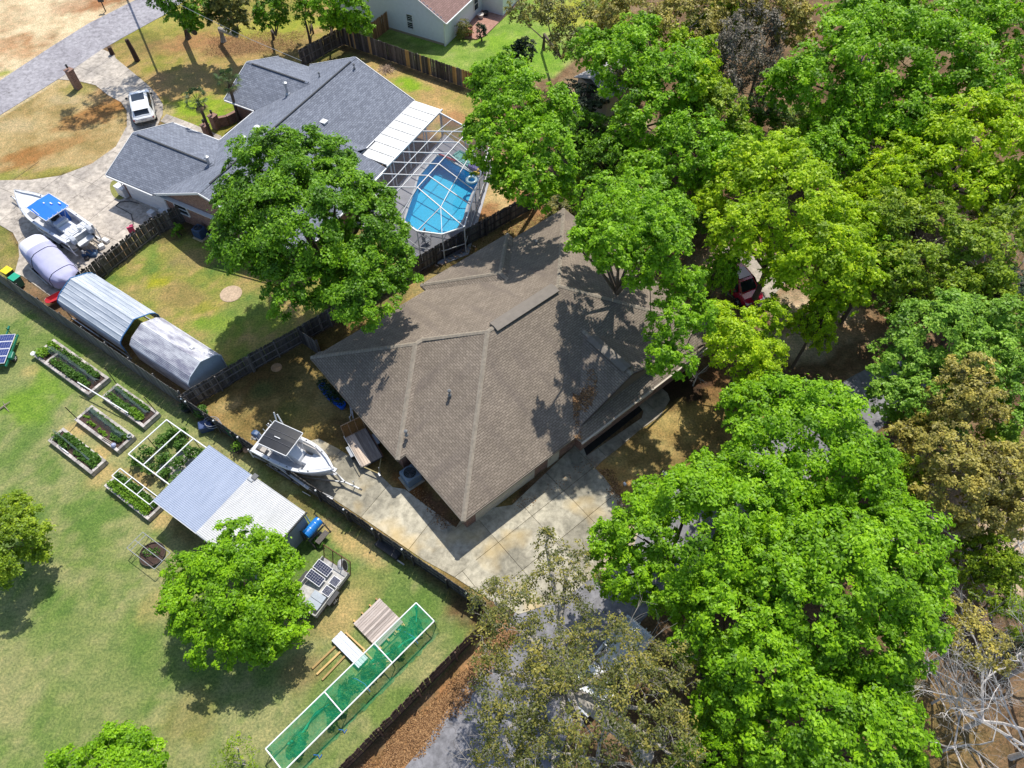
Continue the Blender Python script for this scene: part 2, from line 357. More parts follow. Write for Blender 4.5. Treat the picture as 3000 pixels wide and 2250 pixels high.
# ================================================================== GROUND
def nw(lst): return [tuple(FN.w(a, b)[:2]) for a, b in lst]
POOL = nw([(20.78, 17.8), (20.85, 14.3), (21.5, 12.7), (22.1, 10.9), (22.8, 9.0), (24.5, 8.5), (26.5, 9.0), (27.25, 10.3), (27.1, 11.6), (26.6, 13.0), (26.2, 14.5), (26.0, 15.9), (25.7, 16.8), (24.0, 17.15), (22.4, 17.5), (21.4, 17.75)])
def ground():
    x0, x1, y0, y1, s = -66.0, 66.0, 1.0, 93.0, 0.32
    nx = int((x1 - x0) / s) + 1; ny = int((y1 - y0) / s) + 1
    X, Y = np.meshgrid(np.linspace(x0, x1, nx), np.linspace(y0, y1, ny))
    wx = (fbm(X, Y, 0.7) - .5) * 1.6; wy = (fbm(X + 50, Y + 9, 0.7) - .5) * 1.6
    n1 = fbm(X, Y, 0.18, 5); n2 = fbm(X + 77, Y, 0.55, 5); n3 = fbm(X, Y + 55, 1.6, 4)
    def mixn(cs, f):
        f = np.clip(f, 0, 1)[..., None]; k = len(cs) - 1; g = f * k; i = np.clip(np.floor(g), 0, k - 1).astype(int)[..., 0]; t = g[..., 0] - i
        cs = np.array(cs); return cs[i] * (1 - t[..., None]) + cs[i + 1] * t[..., None]
    st = lambda f, a, b: np.clip((f - a) / (b - a), 0, 1)
    # woods floor: leaf litter, sand
    C = mixn([(.085, .052, .03), (.15, .095, .055), (.23, .16, .10)], st(n2 * .6 + n3 * .4, .3, .7))
    def region(poly, cols, f, soft=.5, warp=1.0):
        nonlocal C
        px = [p[0] for p in poly]; py = [p[1] for p in poly]
        d = sdist(X + wx * warp, Y + wy * warp, poly); w = np.clip(.5 - d / soft, 0, 1)[..., None]
        C = C * (1 - w) + mixn(cols, f) * w
    def patch(x, y, rx, col, k=.8, ry=None, ang=0.0, hard=1.0):
        "patch of other growth round a photo pixel; rx and ry in metres"
        nonlocal C
        c = P(x, y); ry = ry or rx; dx = X + wx * .7 - c.x; dy = Y + wy * .7 - c.y; ca, sa = math.cos(R(ang)), math.sin(R(ang))
        u = (dx * ca + dy * sa) / rx; v = (-dx * sa + dy * ca) / ry
        r = np.sqrt(u * u + v * v) + (n3 - .5) * .9 + (n2 - .5) * .5; w = (np.clip((1.15 - r) / (.6 / hard), 0, 1) * k)[..., None]
        C = C * (1 - w) + np.array(col) * w
    G1 = (.09, .165, .035); G2 = (.135, .195, .055); TAN = (.245, .25, .115); STR = (.40, .30, .14); DRY = (.22, .15, .062); BG = (.13, .17, .018)
    f = st(n1 * .35 + n2 * .4 + n3 * .25, .36, .62)
    # bottom-left lawn
    region(pp([(-300, 560), (0, 826), (548, 1190), (1420, 1795), (1440, 1830), (960, 2300), (700, 2600), (-900, 2600)]), [G1, G2, TAN], f * .95 + .12, .3, .15)
    # yard with the oak
    region(pp([(300, 800), (560, 640), (700, 560), (1250, 740), (980, 930), (548, 1190), (330, 1010)]), [G1, (.2, .22, .05), (.31, .24, .10)], f, .3, .2)
    # brown yard with the boat
    region(pp([(548, 1190), (900, 1000), (1260, 800), (1560, 600), (1800, 640), (1500, 1500), (1420, 1795)]), [(.12, .085, .03), (.20, .145, .055), (.29, .22, .09)], f, .3, .2)
    # front yard right of the drive
    region(pp([(1750, 1370), (1960, 1170), (2150, 1100), (2350, 1250), (2280, 1500), (1880, 1560)]), [(.15, .10, .04), (.24, .17, .065), (.34, .26, .11)], f, .6, .5)
    # neighbour front lawn and the island of the drive
    region(pp([(330, 130), (420, 0), (700, -160), (1100, -160), (1080, 60), (860, 230), (700, 420), (520, 400), (330, 200)]), [(.17, .19, .03), (.25, .22, .06), (.33, .23, .10)], f, .8, .6)
    region(pp([(-260, 420), (100, 200), (230, 240), (372, 310), (372, 400), (300, 470), (80, 530), (-300, 560)]), [(.2, .16, .06), (.30, .22, .10), (.38, .29, .15)], f, .4, .1)
    region(pp([(-260, 560), (10, 640), (60, 740), (50, 850), (-300, 700)]), [(.14, .15, .04), (.20, .19, .06), (.26, .2, .1)], f, .4, .1)
    # strip beside the grey house, green lawn of the white house
    region(pp([(870, 200), (1008, 130), (1370, 260), (1450, 330), (1440, 420), (1300, 420), (1180, 300)]), [(.15, .21, .03), (.26, .24, .07), (.36, .25, .11)], f, .4, .3)
    region(pp([(1050, 100), (1100, -150), (1900, -150), (1800, 60), (1620, 230), (1400, 255), (1010, 126)]), [(.12, .22, .03), (.18, .28, .05), (.27, .32, .10)], f, .5, .3)
    region(pp([(1430, 420), (1560, 500), (1530, 590), (1300, 740), (1240, 760), (1360, 640)]), [(.28, .2, .1), (.42, .31, .16), (.5, .38, .2)], f, .4, .3)
    # across the street: sand and litter
    region(pp([(-400, 200), (-100, -200), (460, -200), (400, 10), (0, 235), (-200, 330)]), [(.3, .2, .12), (.46, .35, .23), (.58, .47, .33)], f, .6, .5)
    # patches seen in the photograph
    LG = (.135, .24, .025); RUST = (.27, .125, .04); MOSS = (.22, .24, .03)
    for a in [(70, 1190, 2.2, LG, .8, 1.3, -30), (150, 1130, 2.4, LG, .75, 1.0, -40), (60, 1330, 1.6, G1, .5), (250, 1500, 1.8, G1, .6), (130, 1390, 1.2, G1, .5), (350, 1480, 1.2, G1, .6),
              (30, 1080, 2.0, TAN, .5), (90, 1090, .7, STR, .5), (0, 2000, 2.5, TAN, .5), (250, 1900, 2.2, TAN, .35), (480, 1780, 1.4, STR, .5), (300, 2050, 2.2, TAN, .4), (160, 2150, 2, G2, .5), (560, 2100, 1.5, (.2, .17, .06), .5),
              (230, 1260, 1.5, STR, .9, .7, 20), (300, 1330, 1.6, STR, .9, .8, 50), (310, 1395, 1.3, STR, .85, .8, 20), (470, 1520, 1.1, STR, .9, .6, -30), (400, 1410, 1.6, (.30, .21, .10), .8, 1.0, 10), (560, 1560, 2, (.2, .14, .06), .8, 1, -34),
              (1030, 1750, 2.2, STR, .75, 1.0, 45), (1000, 1830, 1.4, STR, .7, .7, 45), (890, 1960, 1.2, (.24, .16, .09), .6), (930, 1830, 1.4, (.28, .22, .1), .6, .8, 0), (1190, 1480, 3, (.18, .12, .06), .8, .6, -34), (1020, 1590, 1.3, STR, .9, .5, -34), (1100, 1620, 1.6, STR, .85, .5, -40), (950, 1545, .9, (.42, .31, .17), .8, .5, 0),
              (1380, 1790, 1.6, (.11, .065, .035), .9, .9, 0), (1060, 1700, 1.2, G1, .5), (1180, 1680, 1.6, G2, .6), (1240, 1790, 1.2, G1, .5), (880, 1480, 2.6, (.16, .11, .05), .7, .5, -34), (640, 1330, 1.2, (.2, .15, .06), .5, .4, -34), (700, 1340, .8, STR, .6, .4, -34),
              (440, 700, 1.6, G2, .7, .8, 0), (430, 730, 1.2, (.16, .24, .05), .7), (560, 760, 2.2, (.27, .2, .10), .7, 1.2, 0), (540, 870, 2.6, (.25, .18, .08), .7, 1.2, -20), (480, 820, 1.6, MOSS, .8, .7, 0), (460, 830, .8, (.3, .3, .02), .7, .5, 0), (600, 900, 1.3, MOSS, .7, .6, 30),
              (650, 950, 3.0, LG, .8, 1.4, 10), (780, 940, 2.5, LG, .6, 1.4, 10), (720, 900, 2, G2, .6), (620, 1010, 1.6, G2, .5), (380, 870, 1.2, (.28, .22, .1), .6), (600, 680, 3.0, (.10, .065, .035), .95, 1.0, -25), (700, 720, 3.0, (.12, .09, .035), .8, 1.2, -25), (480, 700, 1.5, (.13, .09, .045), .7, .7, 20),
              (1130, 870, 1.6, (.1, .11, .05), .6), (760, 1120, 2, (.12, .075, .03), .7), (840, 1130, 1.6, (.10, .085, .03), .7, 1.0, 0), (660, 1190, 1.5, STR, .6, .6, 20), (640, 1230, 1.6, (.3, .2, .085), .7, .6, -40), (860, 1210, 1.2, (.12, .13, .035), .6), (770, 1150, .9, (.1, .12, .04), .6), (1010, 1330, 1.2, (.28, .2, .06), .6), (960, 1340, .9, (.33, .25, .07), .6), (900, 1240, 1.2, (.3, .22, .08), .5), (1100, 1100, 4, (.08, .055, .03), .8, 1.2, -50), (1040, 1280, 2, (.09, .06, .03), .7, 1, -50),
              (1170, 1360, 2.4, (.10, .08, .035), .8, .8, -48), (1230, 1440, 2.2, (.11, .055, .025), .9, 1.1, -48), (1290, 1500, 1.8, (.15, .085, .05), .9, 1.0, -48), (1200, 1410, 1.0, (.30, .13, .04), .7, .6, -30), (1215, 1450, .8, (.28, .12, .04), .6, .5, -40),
              (1390, 640, 3.6, (.26, .13, .06), .9, 1.2, 35), (1600, 600, 3, (.30, .15, .08), .8, 1.4, 20), (1280, 740, 2, (.14, .09, .05), .9, 1, 35), (1260, 830, 2.4, (.27, .22, .10), .9, 1, 35), (1330, 730, 1.3, (.16, .10, .06), .8, .7, 35), (1330, 770, 1.4, (.3, .26, .1), .6, .6, 35),
              (1790, 1390, 1.3, (.40, .24, .09), .8, 1.2, 0), (1830, 1450, 1.0, (.36, .2, .08), .7), (1960, 1240, 1.6, (.42, .32, .13), .5, .7, 0), (2050, 1190, 1.6, (.36, .26, .1), .6), (2080, 1130, 2.0, (.2, .11, .05), .7), (2030, 1350, 1.6, (.13, .09, .04), .5), (1900, 1330, 1.6, (.14, .105, .045), .5),
              (300, 320, 3.2, RUST, .85, 1.4, 30), (240, 360, 3.0, (.28, .15, .06), .8, 1.3, 30), (80, 460, 2.8, RUST, .85, 1.4, 25), (190, 420, 2.5, (.30, .17, .07), .7, 1.0, 30), (200, 290, 2, (.42, .34, .22), .6, 1, 0), (40, 370, 2.5, (.38, .31, .2), .5, 1.2, 0), (180, 500, 3, MOSS, .5, .7, 15), (0, 520, 2.5, (.2, .24, .04), .6, .8, 15), (230, 260, 1.8, (.22, .22, .06), .6),
              (300, 280, 1.6, (.33, .2, .1), .6), (460, 270, 1.6, (.35, .22, .11), .8, 1, 0), (470, 230, 1.4, (.3, .19, .1), .8, 1.6, 0), (580, 310, 3.4, (.20, .30, .02), .9, 2.2, 20), (640, 350, 2.2, (.17, .29, .02), .8, 1.2, 20), (490, 330, 1.0, (.42, .34, .18), .8), (540, 230, 2, (.3, .22, .1), .6), (600, 120, 6, (.30, .16, .08), .85, 2.0, 15), (700, 140, 4, (.22, .13, .07), .85, 2, 10), (420, 130, 2.6, (.15, .11, .05), .5), (880, 150, 4, (.19, .13, .06), .7, 2, 10), (800, 80, 6, (.26, .28, .04), .8, 2, 10), (480, 60, 4, (.28, .27, .07), .7, 2, 10), (1000, 60, 4, (.22, .30, .03), .8, 1.6, 10),
              (1130, 205, .9, (.48, .36, .24), .95, .7, 0), (1210, 250, 2.2, (.17, .31, .015), .9, 1.1, -30), (1290, 330, 2.6, (.42, .28, .13), .9, 1.6, -20), (1330, 350, 1.4, (.33, .18, .09), .8), (1260, 235, 1.4, (.42, .31, .14), .8, .7, -30), (1000, 160, 2.5, (.14, .17, .04), .7, 1.2, -20), (1190, 130, 4, (.10, .13, .035), .7, 1.2, -28), (1480, 130, 3, (.2, .34, .03), .6, 2, 0), (1560, 180, 3, (.17, .32, .03), .6), (1700, 40, 5, (.33, .33, .04), .8, 3, 0), (1530, 580, 1.5, (.30, .13, .06), .8),
              (250, 10, 4, (.28, .13, .06), .95, 1.8, 20), (0, 130, 3.5, (.30, .15, .07), .6, 1.5, 30), (60, 150, 2, (.36, .2, .1), .6), (0, 215, 1.5, (.25, .28, .05), .8, .8, 30), (160, 20, 5, (.52, .42, .3), .5, 2, 30),
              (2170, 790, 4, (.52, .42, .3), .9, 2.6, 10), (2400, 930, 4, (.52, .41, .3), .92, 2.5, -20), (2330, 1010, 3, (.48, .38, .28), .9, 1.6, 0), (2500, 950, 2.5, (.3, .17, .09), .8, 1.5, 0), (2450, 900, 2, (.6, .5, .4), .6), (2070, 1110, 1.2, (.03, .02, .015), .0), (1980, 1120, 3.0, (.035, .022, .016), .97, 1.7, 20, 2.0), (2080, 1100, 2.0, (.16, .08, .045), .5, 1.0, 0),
              (1900, 330, 6, (.13, .09, .06), .6, 3, 0), (2300, 450, 5, (.11, .06, .035), .8, 2.5, 0), (2900, 1500, 5, (.47, .36, .26), .8, 2.2, 50), (2980, 1640, 3, (.5, .4, .3), .8, 2, 50), (2750, 1950, 5, (.14, .09, .06), .6), (2700, 2150, 4, (.22, .16, .06), .6), (2100, 2130, 3, (.12, .075, .04), .9), (1720, 260, 2.5, (.5, .4, .28), .7), (1850, 370, 2, (.5, .4, .28), .7), (1740, 370, 2, (.45, .36, .24), .7)]:
        patch(*a)
    # bare strips of the road edge, litter along the fence
    def strip(p0, p1, w, col, k=.9, soft=.6):
        nonlocal C
        a = P(*p0); b = P(*p1); dx, dy = b.x - a.x, b.y - a.y; L = dx * dx + dy * dy
        t = np.clip(((X - a.x) * dx + (Y - a.y) * dy) / L, 0, 1); d = np.hypot(X - a.x - t * dx, Y - a.y - t * dy) + (n3 - .5) * .9 * w + (n2 - .5) * .6 * w
        q = (np.clip((w - d) / (soft * w), 0, 1) * k)[..., None]; C = C * (1 - q) + np.array(col) * q
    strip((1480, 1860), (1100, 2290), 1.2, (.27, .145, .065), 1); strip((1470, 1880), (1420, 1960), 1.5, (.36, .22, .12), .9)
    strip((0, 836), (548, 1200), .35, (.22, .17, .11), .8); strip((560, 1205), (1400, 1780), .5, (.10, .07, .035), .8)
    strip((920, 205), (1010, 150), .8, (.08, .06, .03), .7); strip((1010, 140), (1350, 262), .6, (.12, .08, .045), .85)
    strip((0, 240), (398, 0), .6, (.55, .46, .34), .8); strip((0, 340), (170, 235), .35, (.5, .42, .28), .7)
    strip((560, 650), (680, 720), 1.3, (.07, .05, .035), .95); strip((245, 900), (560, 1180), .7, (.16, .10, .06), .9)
    C *= (0.93 + .16 * fbm(X, Y, 3.2, 2))[..., None]
    Z = (fbm(X, Y, .12, 3) - .5) * .0 + (n3 - .5) * .012
    ins = sdist(X, Y, POOL)
    vs = np.stack([X, Y, Z], -1).reshape(-1, 3)
    idx = np.arange(nx * ny).reshape(ny, nx)
    F = np.stack([idx[:-1, :-1], idx[:-1, 1:], idx[1:, 1:], idx[1:, :-1]], -1).reshape(-1, 4)
    keep = (ins[:-1, :-1] > -.06).reshape(-1) & (ins[1:, 1:] > -.06).reshape(-1); F = F[keep]
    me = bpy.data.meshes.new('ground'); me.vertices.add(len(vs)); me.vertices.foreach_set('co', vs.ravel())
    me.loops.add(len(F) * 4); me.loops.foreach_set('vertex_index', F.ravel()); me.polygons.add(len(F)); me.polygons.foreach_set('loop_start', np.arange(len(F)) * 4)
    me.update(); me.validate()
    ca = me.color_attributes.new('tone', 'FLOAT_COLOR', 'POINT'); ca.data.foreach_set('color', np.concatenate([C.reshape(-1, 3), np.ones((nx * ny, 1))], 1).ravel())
    m, n, l, b = nm('ground_cover'); at = n.new('ShaderNodeAttribute'); at.attribute_name = 'tone'; g = n.new('ShaderNodeNewGeometry'); pos = g.outputs['Position']
    fa = noise(n, l, pos, 7.0, 6, 0.75); fb = noise(n, l, pos, 1.5, 6, 0.7, .5); fc = noise(n, l, pos, 26, 3, 0.8)
    col = mixc(n, l, at.outputs['Color'], ramp(n, l, fa, [(0.30, (.40, .50, .44)), (0.5, (.98, .98, .95)), (0.70, (1.68, 1.55, 1.4))]), 1.0, 'MULTIPLY')
    col = mixc(n, l, col, ramp(n, l, fb, [(0.3, (.74, .82, .74)), (0.7, (1.28, 1.17, 1.12))]), 1.0, 'MULTIPLY')
    col = mixc(n, l, col, ramp(n, l, fc, [(0.3, 0.72), (0.7, 1.25)]), 1.0, 'MULTIPLY')
    l.new(col, b.inputs['Base Color']); b.inputs['Roughness'].default_value = .95; b.inputs['Specular IOR Level'].default_value = .15
    bp = n.new('ShaderNodeBump'); bp.inputs['Strength'].default_value = .8; bp.inputs['Distance'].default_value = .06; l.new(fa, bp.inputs['Height'])
    b2 = n.new('ShaderNodeBump'); b2.inputs['Strength'].default_value = .7; b2.inputs['Distance'].default_value = .02; l.new(fc, b2.inputs['Height']); l.new(bp.outputs[0], b2.inputs['Normal']); l.new(b2.outputs[0], b.inputs['Normal'])
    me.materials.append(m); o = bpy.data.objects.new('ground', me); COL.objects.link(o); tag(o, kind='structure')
    far = MB().box((0, 100, -1.75), (900, 900, .5)).build('terrain', flat('far_ground', (.10, .11, .04), .95, var=.4, scale=.05)); tag(far, kind='structure')
    for a, b2_, c, d in ((-450, 550, -350, 1.2),): pass
ground()
# ------------------------------------------------------------------ roads, drives, paths
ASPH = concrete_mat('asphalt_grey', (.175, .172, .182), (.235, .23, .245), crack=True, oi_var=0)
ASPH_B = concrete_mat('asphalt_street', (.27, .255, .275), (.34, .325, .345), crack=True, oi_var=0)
CONC = concrete_mat('concrete_warm', (.26, .24, .185), (.43, .395, .305), crack=False, yellow=(.56, .40, .16))
CONC2 = concrete_mat('concrete_old', (.32, .285, .25), (.48, .425, .36), crack=True)
CONCD = concrete_mat('concrete_dark', (.2, .17, .13), (.33, .29, .23), crack=False)
def sheet(name, poly, z, mat, th=.3):
    o = MB().prism(poly, z - th, z).build(name, mat); tag(o, kind='structure'); return o
def slabs(fr, region, us, vs, z, mat, parent, gap=.013, skew=0.0):
    "concrete cast in rectangular slabs with open joints; every slab is an object"
    reg = [fr.l(p) for p in region]; reg = reg if area(reg) > 0 else reg[::-1]; out = []
    for i in range(len(us) - 1):
        for j in range(len(vs) - 1):
            cell = [(us[i] + gap, vs[j] + gap), (us[i + 1] - gap, vs[j] + gap), (us[i + 1] - gap, vs[j + 1] - gap), (us[i] + gap, vs[j + 1] - gap)]
            c = clip_poly(reg, cell)
            if len(c) < 3 or abs(area(c)) < .15: continue
            w = [tuple(fr.w(*q)[:2]) for q in c]
            out.append(MB().prism(w, -.1, z + random.uniform(-.004, .004)).build('slab', mat, parent))
    return out
# street beyond the neighbour
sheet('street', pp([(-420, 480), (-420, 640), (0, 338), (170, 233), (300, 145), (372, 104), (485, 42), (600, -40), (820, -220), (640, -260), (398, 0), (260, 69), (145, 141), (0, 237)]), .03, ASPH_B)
# lane at the bottom that runs up to the right under the trees
road_poly = smooth_poly(pp([(1165, 2330), (1250, 2170), (1400, 1950), (1480, 1850), (1545, 1740), (1680, 1640), (1880, 1500), (2150, 1330), (2400, 1160), (2600, 1060), (2740, 1100), (2600, 1240), (2300, 1450), (2080, 1640), (1850, 1850), (1700, 2060), (1560, 2330)]), 4)
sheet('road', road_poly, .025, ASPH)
dw = thing('driveway', 'x', 'x'); 
def struct_empty(name):
    o = bpy.data.objects.new(name, None); COL.objects.link(o); o['kind'] = 'structure'; return o
bpy.data.objects.remove(dw)
dw = struct_empty('driveway')
j = [FH.l(P(*q)) for q in ((1456, 1585), (1557, 1510), (1653, 1440), (1744, 1375), (1525, 1672), (1722, 1517), (1494, 1423), (1592, 1368))]
reg = pp([(1336, 1546), (1365, 1500), (1500, 1480), (1700, 1290), (1718, 1335), (1748, 1370), (1800, 1440), (1856, 1490), (1880, 1530), (1850, 1620), (1640, 1760), (1520, 1800), (1430, 1755), (1330, 1690)])
u0, u1, u2, u3 = j[0][0], j[1][0], j[2][0], j[3][0]; vj = sum(q[1] for q in j[:4]) / 4; vk = (j[4][1] + j[5][1]) / 2
slabs(FH, reg, [u0 - 8.4, u0 - 5.6, u0 - 2.8, u0, u1, u2, u3 + .05, u3 + 3, u3 + 6], [vk - 9, vk - 6, vk - 3, vk, vj, vj + 2.4, vj + 6], .04, CONC, dw)
reg = pp([(935, 1286), (985, 1312), (1114, 1392), (1150, 1428), (1186, 1434), (1240, 1475), (1336, 1546), (1400, 1640), (1330, 1690), (1240, 1640), (1080, 1530), (905, 1415), (760, 1315), (790, 1290), (870, 1300)])
slabs(FL, reg, [2, 6.8, 11.2, 15.4, 19.2, 23], [-3, 9], .038, CONC, dw)
path = struct_empty('path')
reg = pp([(1744, 1372), (1762, 1352), (1809, 1316), (1870, 1263), (1935, 1219), (1962, 1172), (1952, 1140), (1915, 1110), (1870, 1130), (1863, 1180), (1885, 1205), (1880, 1225), (1716, 1338)])
slabs(FH, reg, [u2 - 1.5, u3 - .5, u3 + 1.2, u3 + 2.9, u3 + 4.6, u3 + 6.3, u3 + 8, u3 + 11], [-3.6, 0, 4], .045, CONCD, path)
mb = sheet('garden_bed', pp([(1684, 1304), (1858, 1181), (1872, 1184), (1882, 1202), (1716, 1336)]), .035, flat('black_mulch', (.012, .01, .009), .95, var=.5, scale=14, bump=.8, bscale=40))
# neighbour's drive
nd = struct_empty('driveway')
NC = [(-40, 560), (0, 529), (90, 528), (180, 515), (270, 480), (340, 430), (372, 370), (372, 325), (355, 300), (315, 278), (280, 250), (230, 238), (172, 233), (300, 145), (335, 160), (340, 172), (390, 213), (430, 246), (458, 275), (478, 307), (477, 335), (462, 368), (500, 420), (560, 560), (560, 612), (450, 640), (330, 740), (240, 850), (216, 872), (170, 885), (70, 812), (44, 800), (57, 752), (54, 712), (38, 682), (0, 660), (-200, 620)]
o = FN.l(P(270, 540)); 
slabs(FN, pp(NC), [o[0] + 3.25 * k for k in range(-7, 6)], [o[1] + 4.1 * k for k in range(-6, 9)], .04, CONC2, nd)
gp = sheet('grass_island', smooth_poly(pp([(335, 530), (362, 548), (368, 575), (350, 586), (330, 572), (323, 545)]), 4), .06, flat('island_grass', (.19, .19, .05), .95, var=.35, scale=5, bump=.5))
np_ = struct_empty('path')
slabs(FN, pp([(488, 335), (560, 362), (650, 400), (640, 420), (600, 410), (470, 356)]), [k * 1.3 - 8 for k in range(0, 14)], [-50, 50], .045, CONC2, np_)
# brick terrace of the white house
BRK = brick_mat('paver_brick', (.36, .18, .13), (.44, .24, .18), (.2, .13, .1))
pt = MB().prism(pp([(1352, 112), (1395, 117), (1420, 108), (1512, 18), (1560, -60), (1450, -60), (1400, 30)]), -.2, .1).build('terrace', BRK, uv=True); tag(pt, kind='structure')
# sandy parking and street-side drive glimpses
sheet('parking_pad', pp([(2120, 720), (2230, 750), (2300, 830), (2210, 920), (2090, 830)]), .03, CONC2)
# ================================================================== HOUSES
SH_B = shingle_mat('shingle_brown', (.265, .218, .172), (.205, .168, .132), (.095, .075, .057), rows=.145, width=.33, blotch=.14, stain=(.13, .105, .09), mortar=.013)
SH_G = shingle_mat('shingle_slate', (.225, .245, .295), (.15, .165, .205), (.085, .092, .112), rows=.17, width=.36, blotch=.07, mortar=.012)
SH_T = shingle_mat('shingle_russet', (.30, .19, .165), (.24, .15, .13), (.13, .08, .07), rows=.18, width=.4, blotch=.12)
CAP_B = flat('ridge_cap_brown', (.27, .23, .18), .9, var=.25, scale=5)
CAP_G = flat('ridge_cap_slate', (.17, .19, .235), .9, var=.25, scale=5)
BRICKM = brick_mat('red_brick', (.30, .15, .105), (.20, .10, .075), (.30, .26, .22))
WHITE = flat('white_paint', (.68, .68, .68), .5, var=.05); TRIMB = flat('beige_trim', (.45, .39, .31), .6); BEIGE = flat('beige_wall', (.50, .45, .36), .8)
DARKM = flat('dark_metal', (.03, .03, .032), .45); GALV = flat('galvanised', (.42, .43, .44), .4, metal=.6); RUSTY = flat('rusty_steel', (.13, .055, .03), .85, var=.5, scale=9)
GLS = glass_dark()
def poly_obj(name, faces, mat, parent, th=.06, uv=True, smooth=False):
    "roof sheets: every face is a slab with real thickness"
    m = MB()
    for f in faces:
        f = [Vector(p) for p in f]; n = Vector((0, 0, 0))
        for i in range(len(f)): n += f[i].cross(f[(i + 1) % len(f)])
        if n.z < 0: f = f[::-1]
        k = len(f); lo = [p - Vector((0, 0, th)) for p in f]
        m.add(f + lo, [tuple(range(k)), tuple(range(k, 2 * k))[::-1]] + [(i, i + k, (i + 1) % k + k, (i + 1) % k) for i in range(k)])
    return m.build(name, mat, parent, uv=uv)
def caps(name, a, b, mat, parent, w=.3, step=.22, slope=.4):
    "overlapping cap pieces along a hip or ridge, joined as one run"
    a = Vector(a); b = Vector(b); L = (b - a).length; n = max(2, int(L / step)); d = (b - a) / n
    x = d.normalized(); y = Vector((0, 0, 1)).cross(x).normalized(); z = x.cross(y); m = MB()
    for i in range(n):
        p = a + d * i; q = a + d * (i + 1.12); h0, h1 = .018, .045
        drop = w / 2 * slope * .85
        vs = [p + y * w / 2 + z * (h0 - drop), p + z * (h0 + .02), p - y * w / 2 + z * (h0 - drop), q + y * w / 2 + z * (h1 - drop), q + z * (h1 + .02), q - y * w / 2 + z * (h1 - drop)]
        m.add(vs, [(0, 3, 4, 1), (1, 4, 5, 2), (3, 0, 2, 5), (3, 5, 4), (0, 1, 2)])
    return m.build(name, mat, parent)
def walls(name, poly, z0, z1, mat, parent, uv=True):
    return MB().prism(poly, z0, z1).build(name, mat, parent, uv=uv)
def fascia(poly, z, mat, parent, h=.16, t=.05, name='fascia', skip=()):
    m = MB(); n = len(poly)
    for i in range(n):
        if i in skip: continue
        a = Vector((*poly[i], z - h / 2)); b = Vector((*poly[(i + 1) % n], z - h / 2)); m.beam(a, b, t, h)
    return m.build(name, mat, parent)
def window(parent, c, w, h, normal_ang, name='window', frame=None, mull=1):
    "window in a wall at local point c facing angle normal_ang (deg)"
    f = MB(); T = Matrix.Rotation(R(normal_ang), 3, 'Z')
    def bx(mb, off, d): mb.box(Vector(c) + T @ Vector(off), d, M=T)
    for s in (-1, 1): bx(f, (0.03, s * w / 2, 0), (.09, .08, h + .16)); bx(f, (0.03, 0, s * (h / 2 + .04)), (.09, w - .08, .08))
    bx(f, (.02, 0, 0), (.06, w - .08, .05))
    fo = f.build(name, frame or WHITE, parent)
    for s in (-1, 1):
        g = MB(); bx(g, (0, 0, s * (h / 4 + .01)), (.03, w - .08, h / 2 - .03)); g.build('pane', GLS, fo)
    return fo
def gdoor(parent, a, b, h, mat, out):
    "sectional garage door from local a to b; out = outward unit vector"
    a = Vector(a); b = Vector(b); o = Vector(out); root = MB().beam(a + Vector((0, 0, h + .06)) + o * .03, b + Vector((0, 0, h + .06)) + o * .03, .1, .12).build('garage_door', WHITE, parent)
    for i in range(4):
        z = h * (i + .5) / 4; MB().beam(a + Vector((0, 0, z)) + o * .02, b + Vector((0, 0, z)) + o * .02, .05, h / 4 - .02).build('panel', mat, root, bevel=.01)
    return root
def pipe_vent(parent, loc, h, r, mat, capm=None, name='vent_pipe', cap=True):
    m = MB().lathe([(r * 2.2, -.06), (r * 1.8, .03), (r, .1), (r, h)], loc, 10)
    if cap: m.lathe([(r * 1.9, h), (r * 1.9, h + .12), (r * .3, h + .2)], loc, 10)
    return m.build(name, mat, parent)
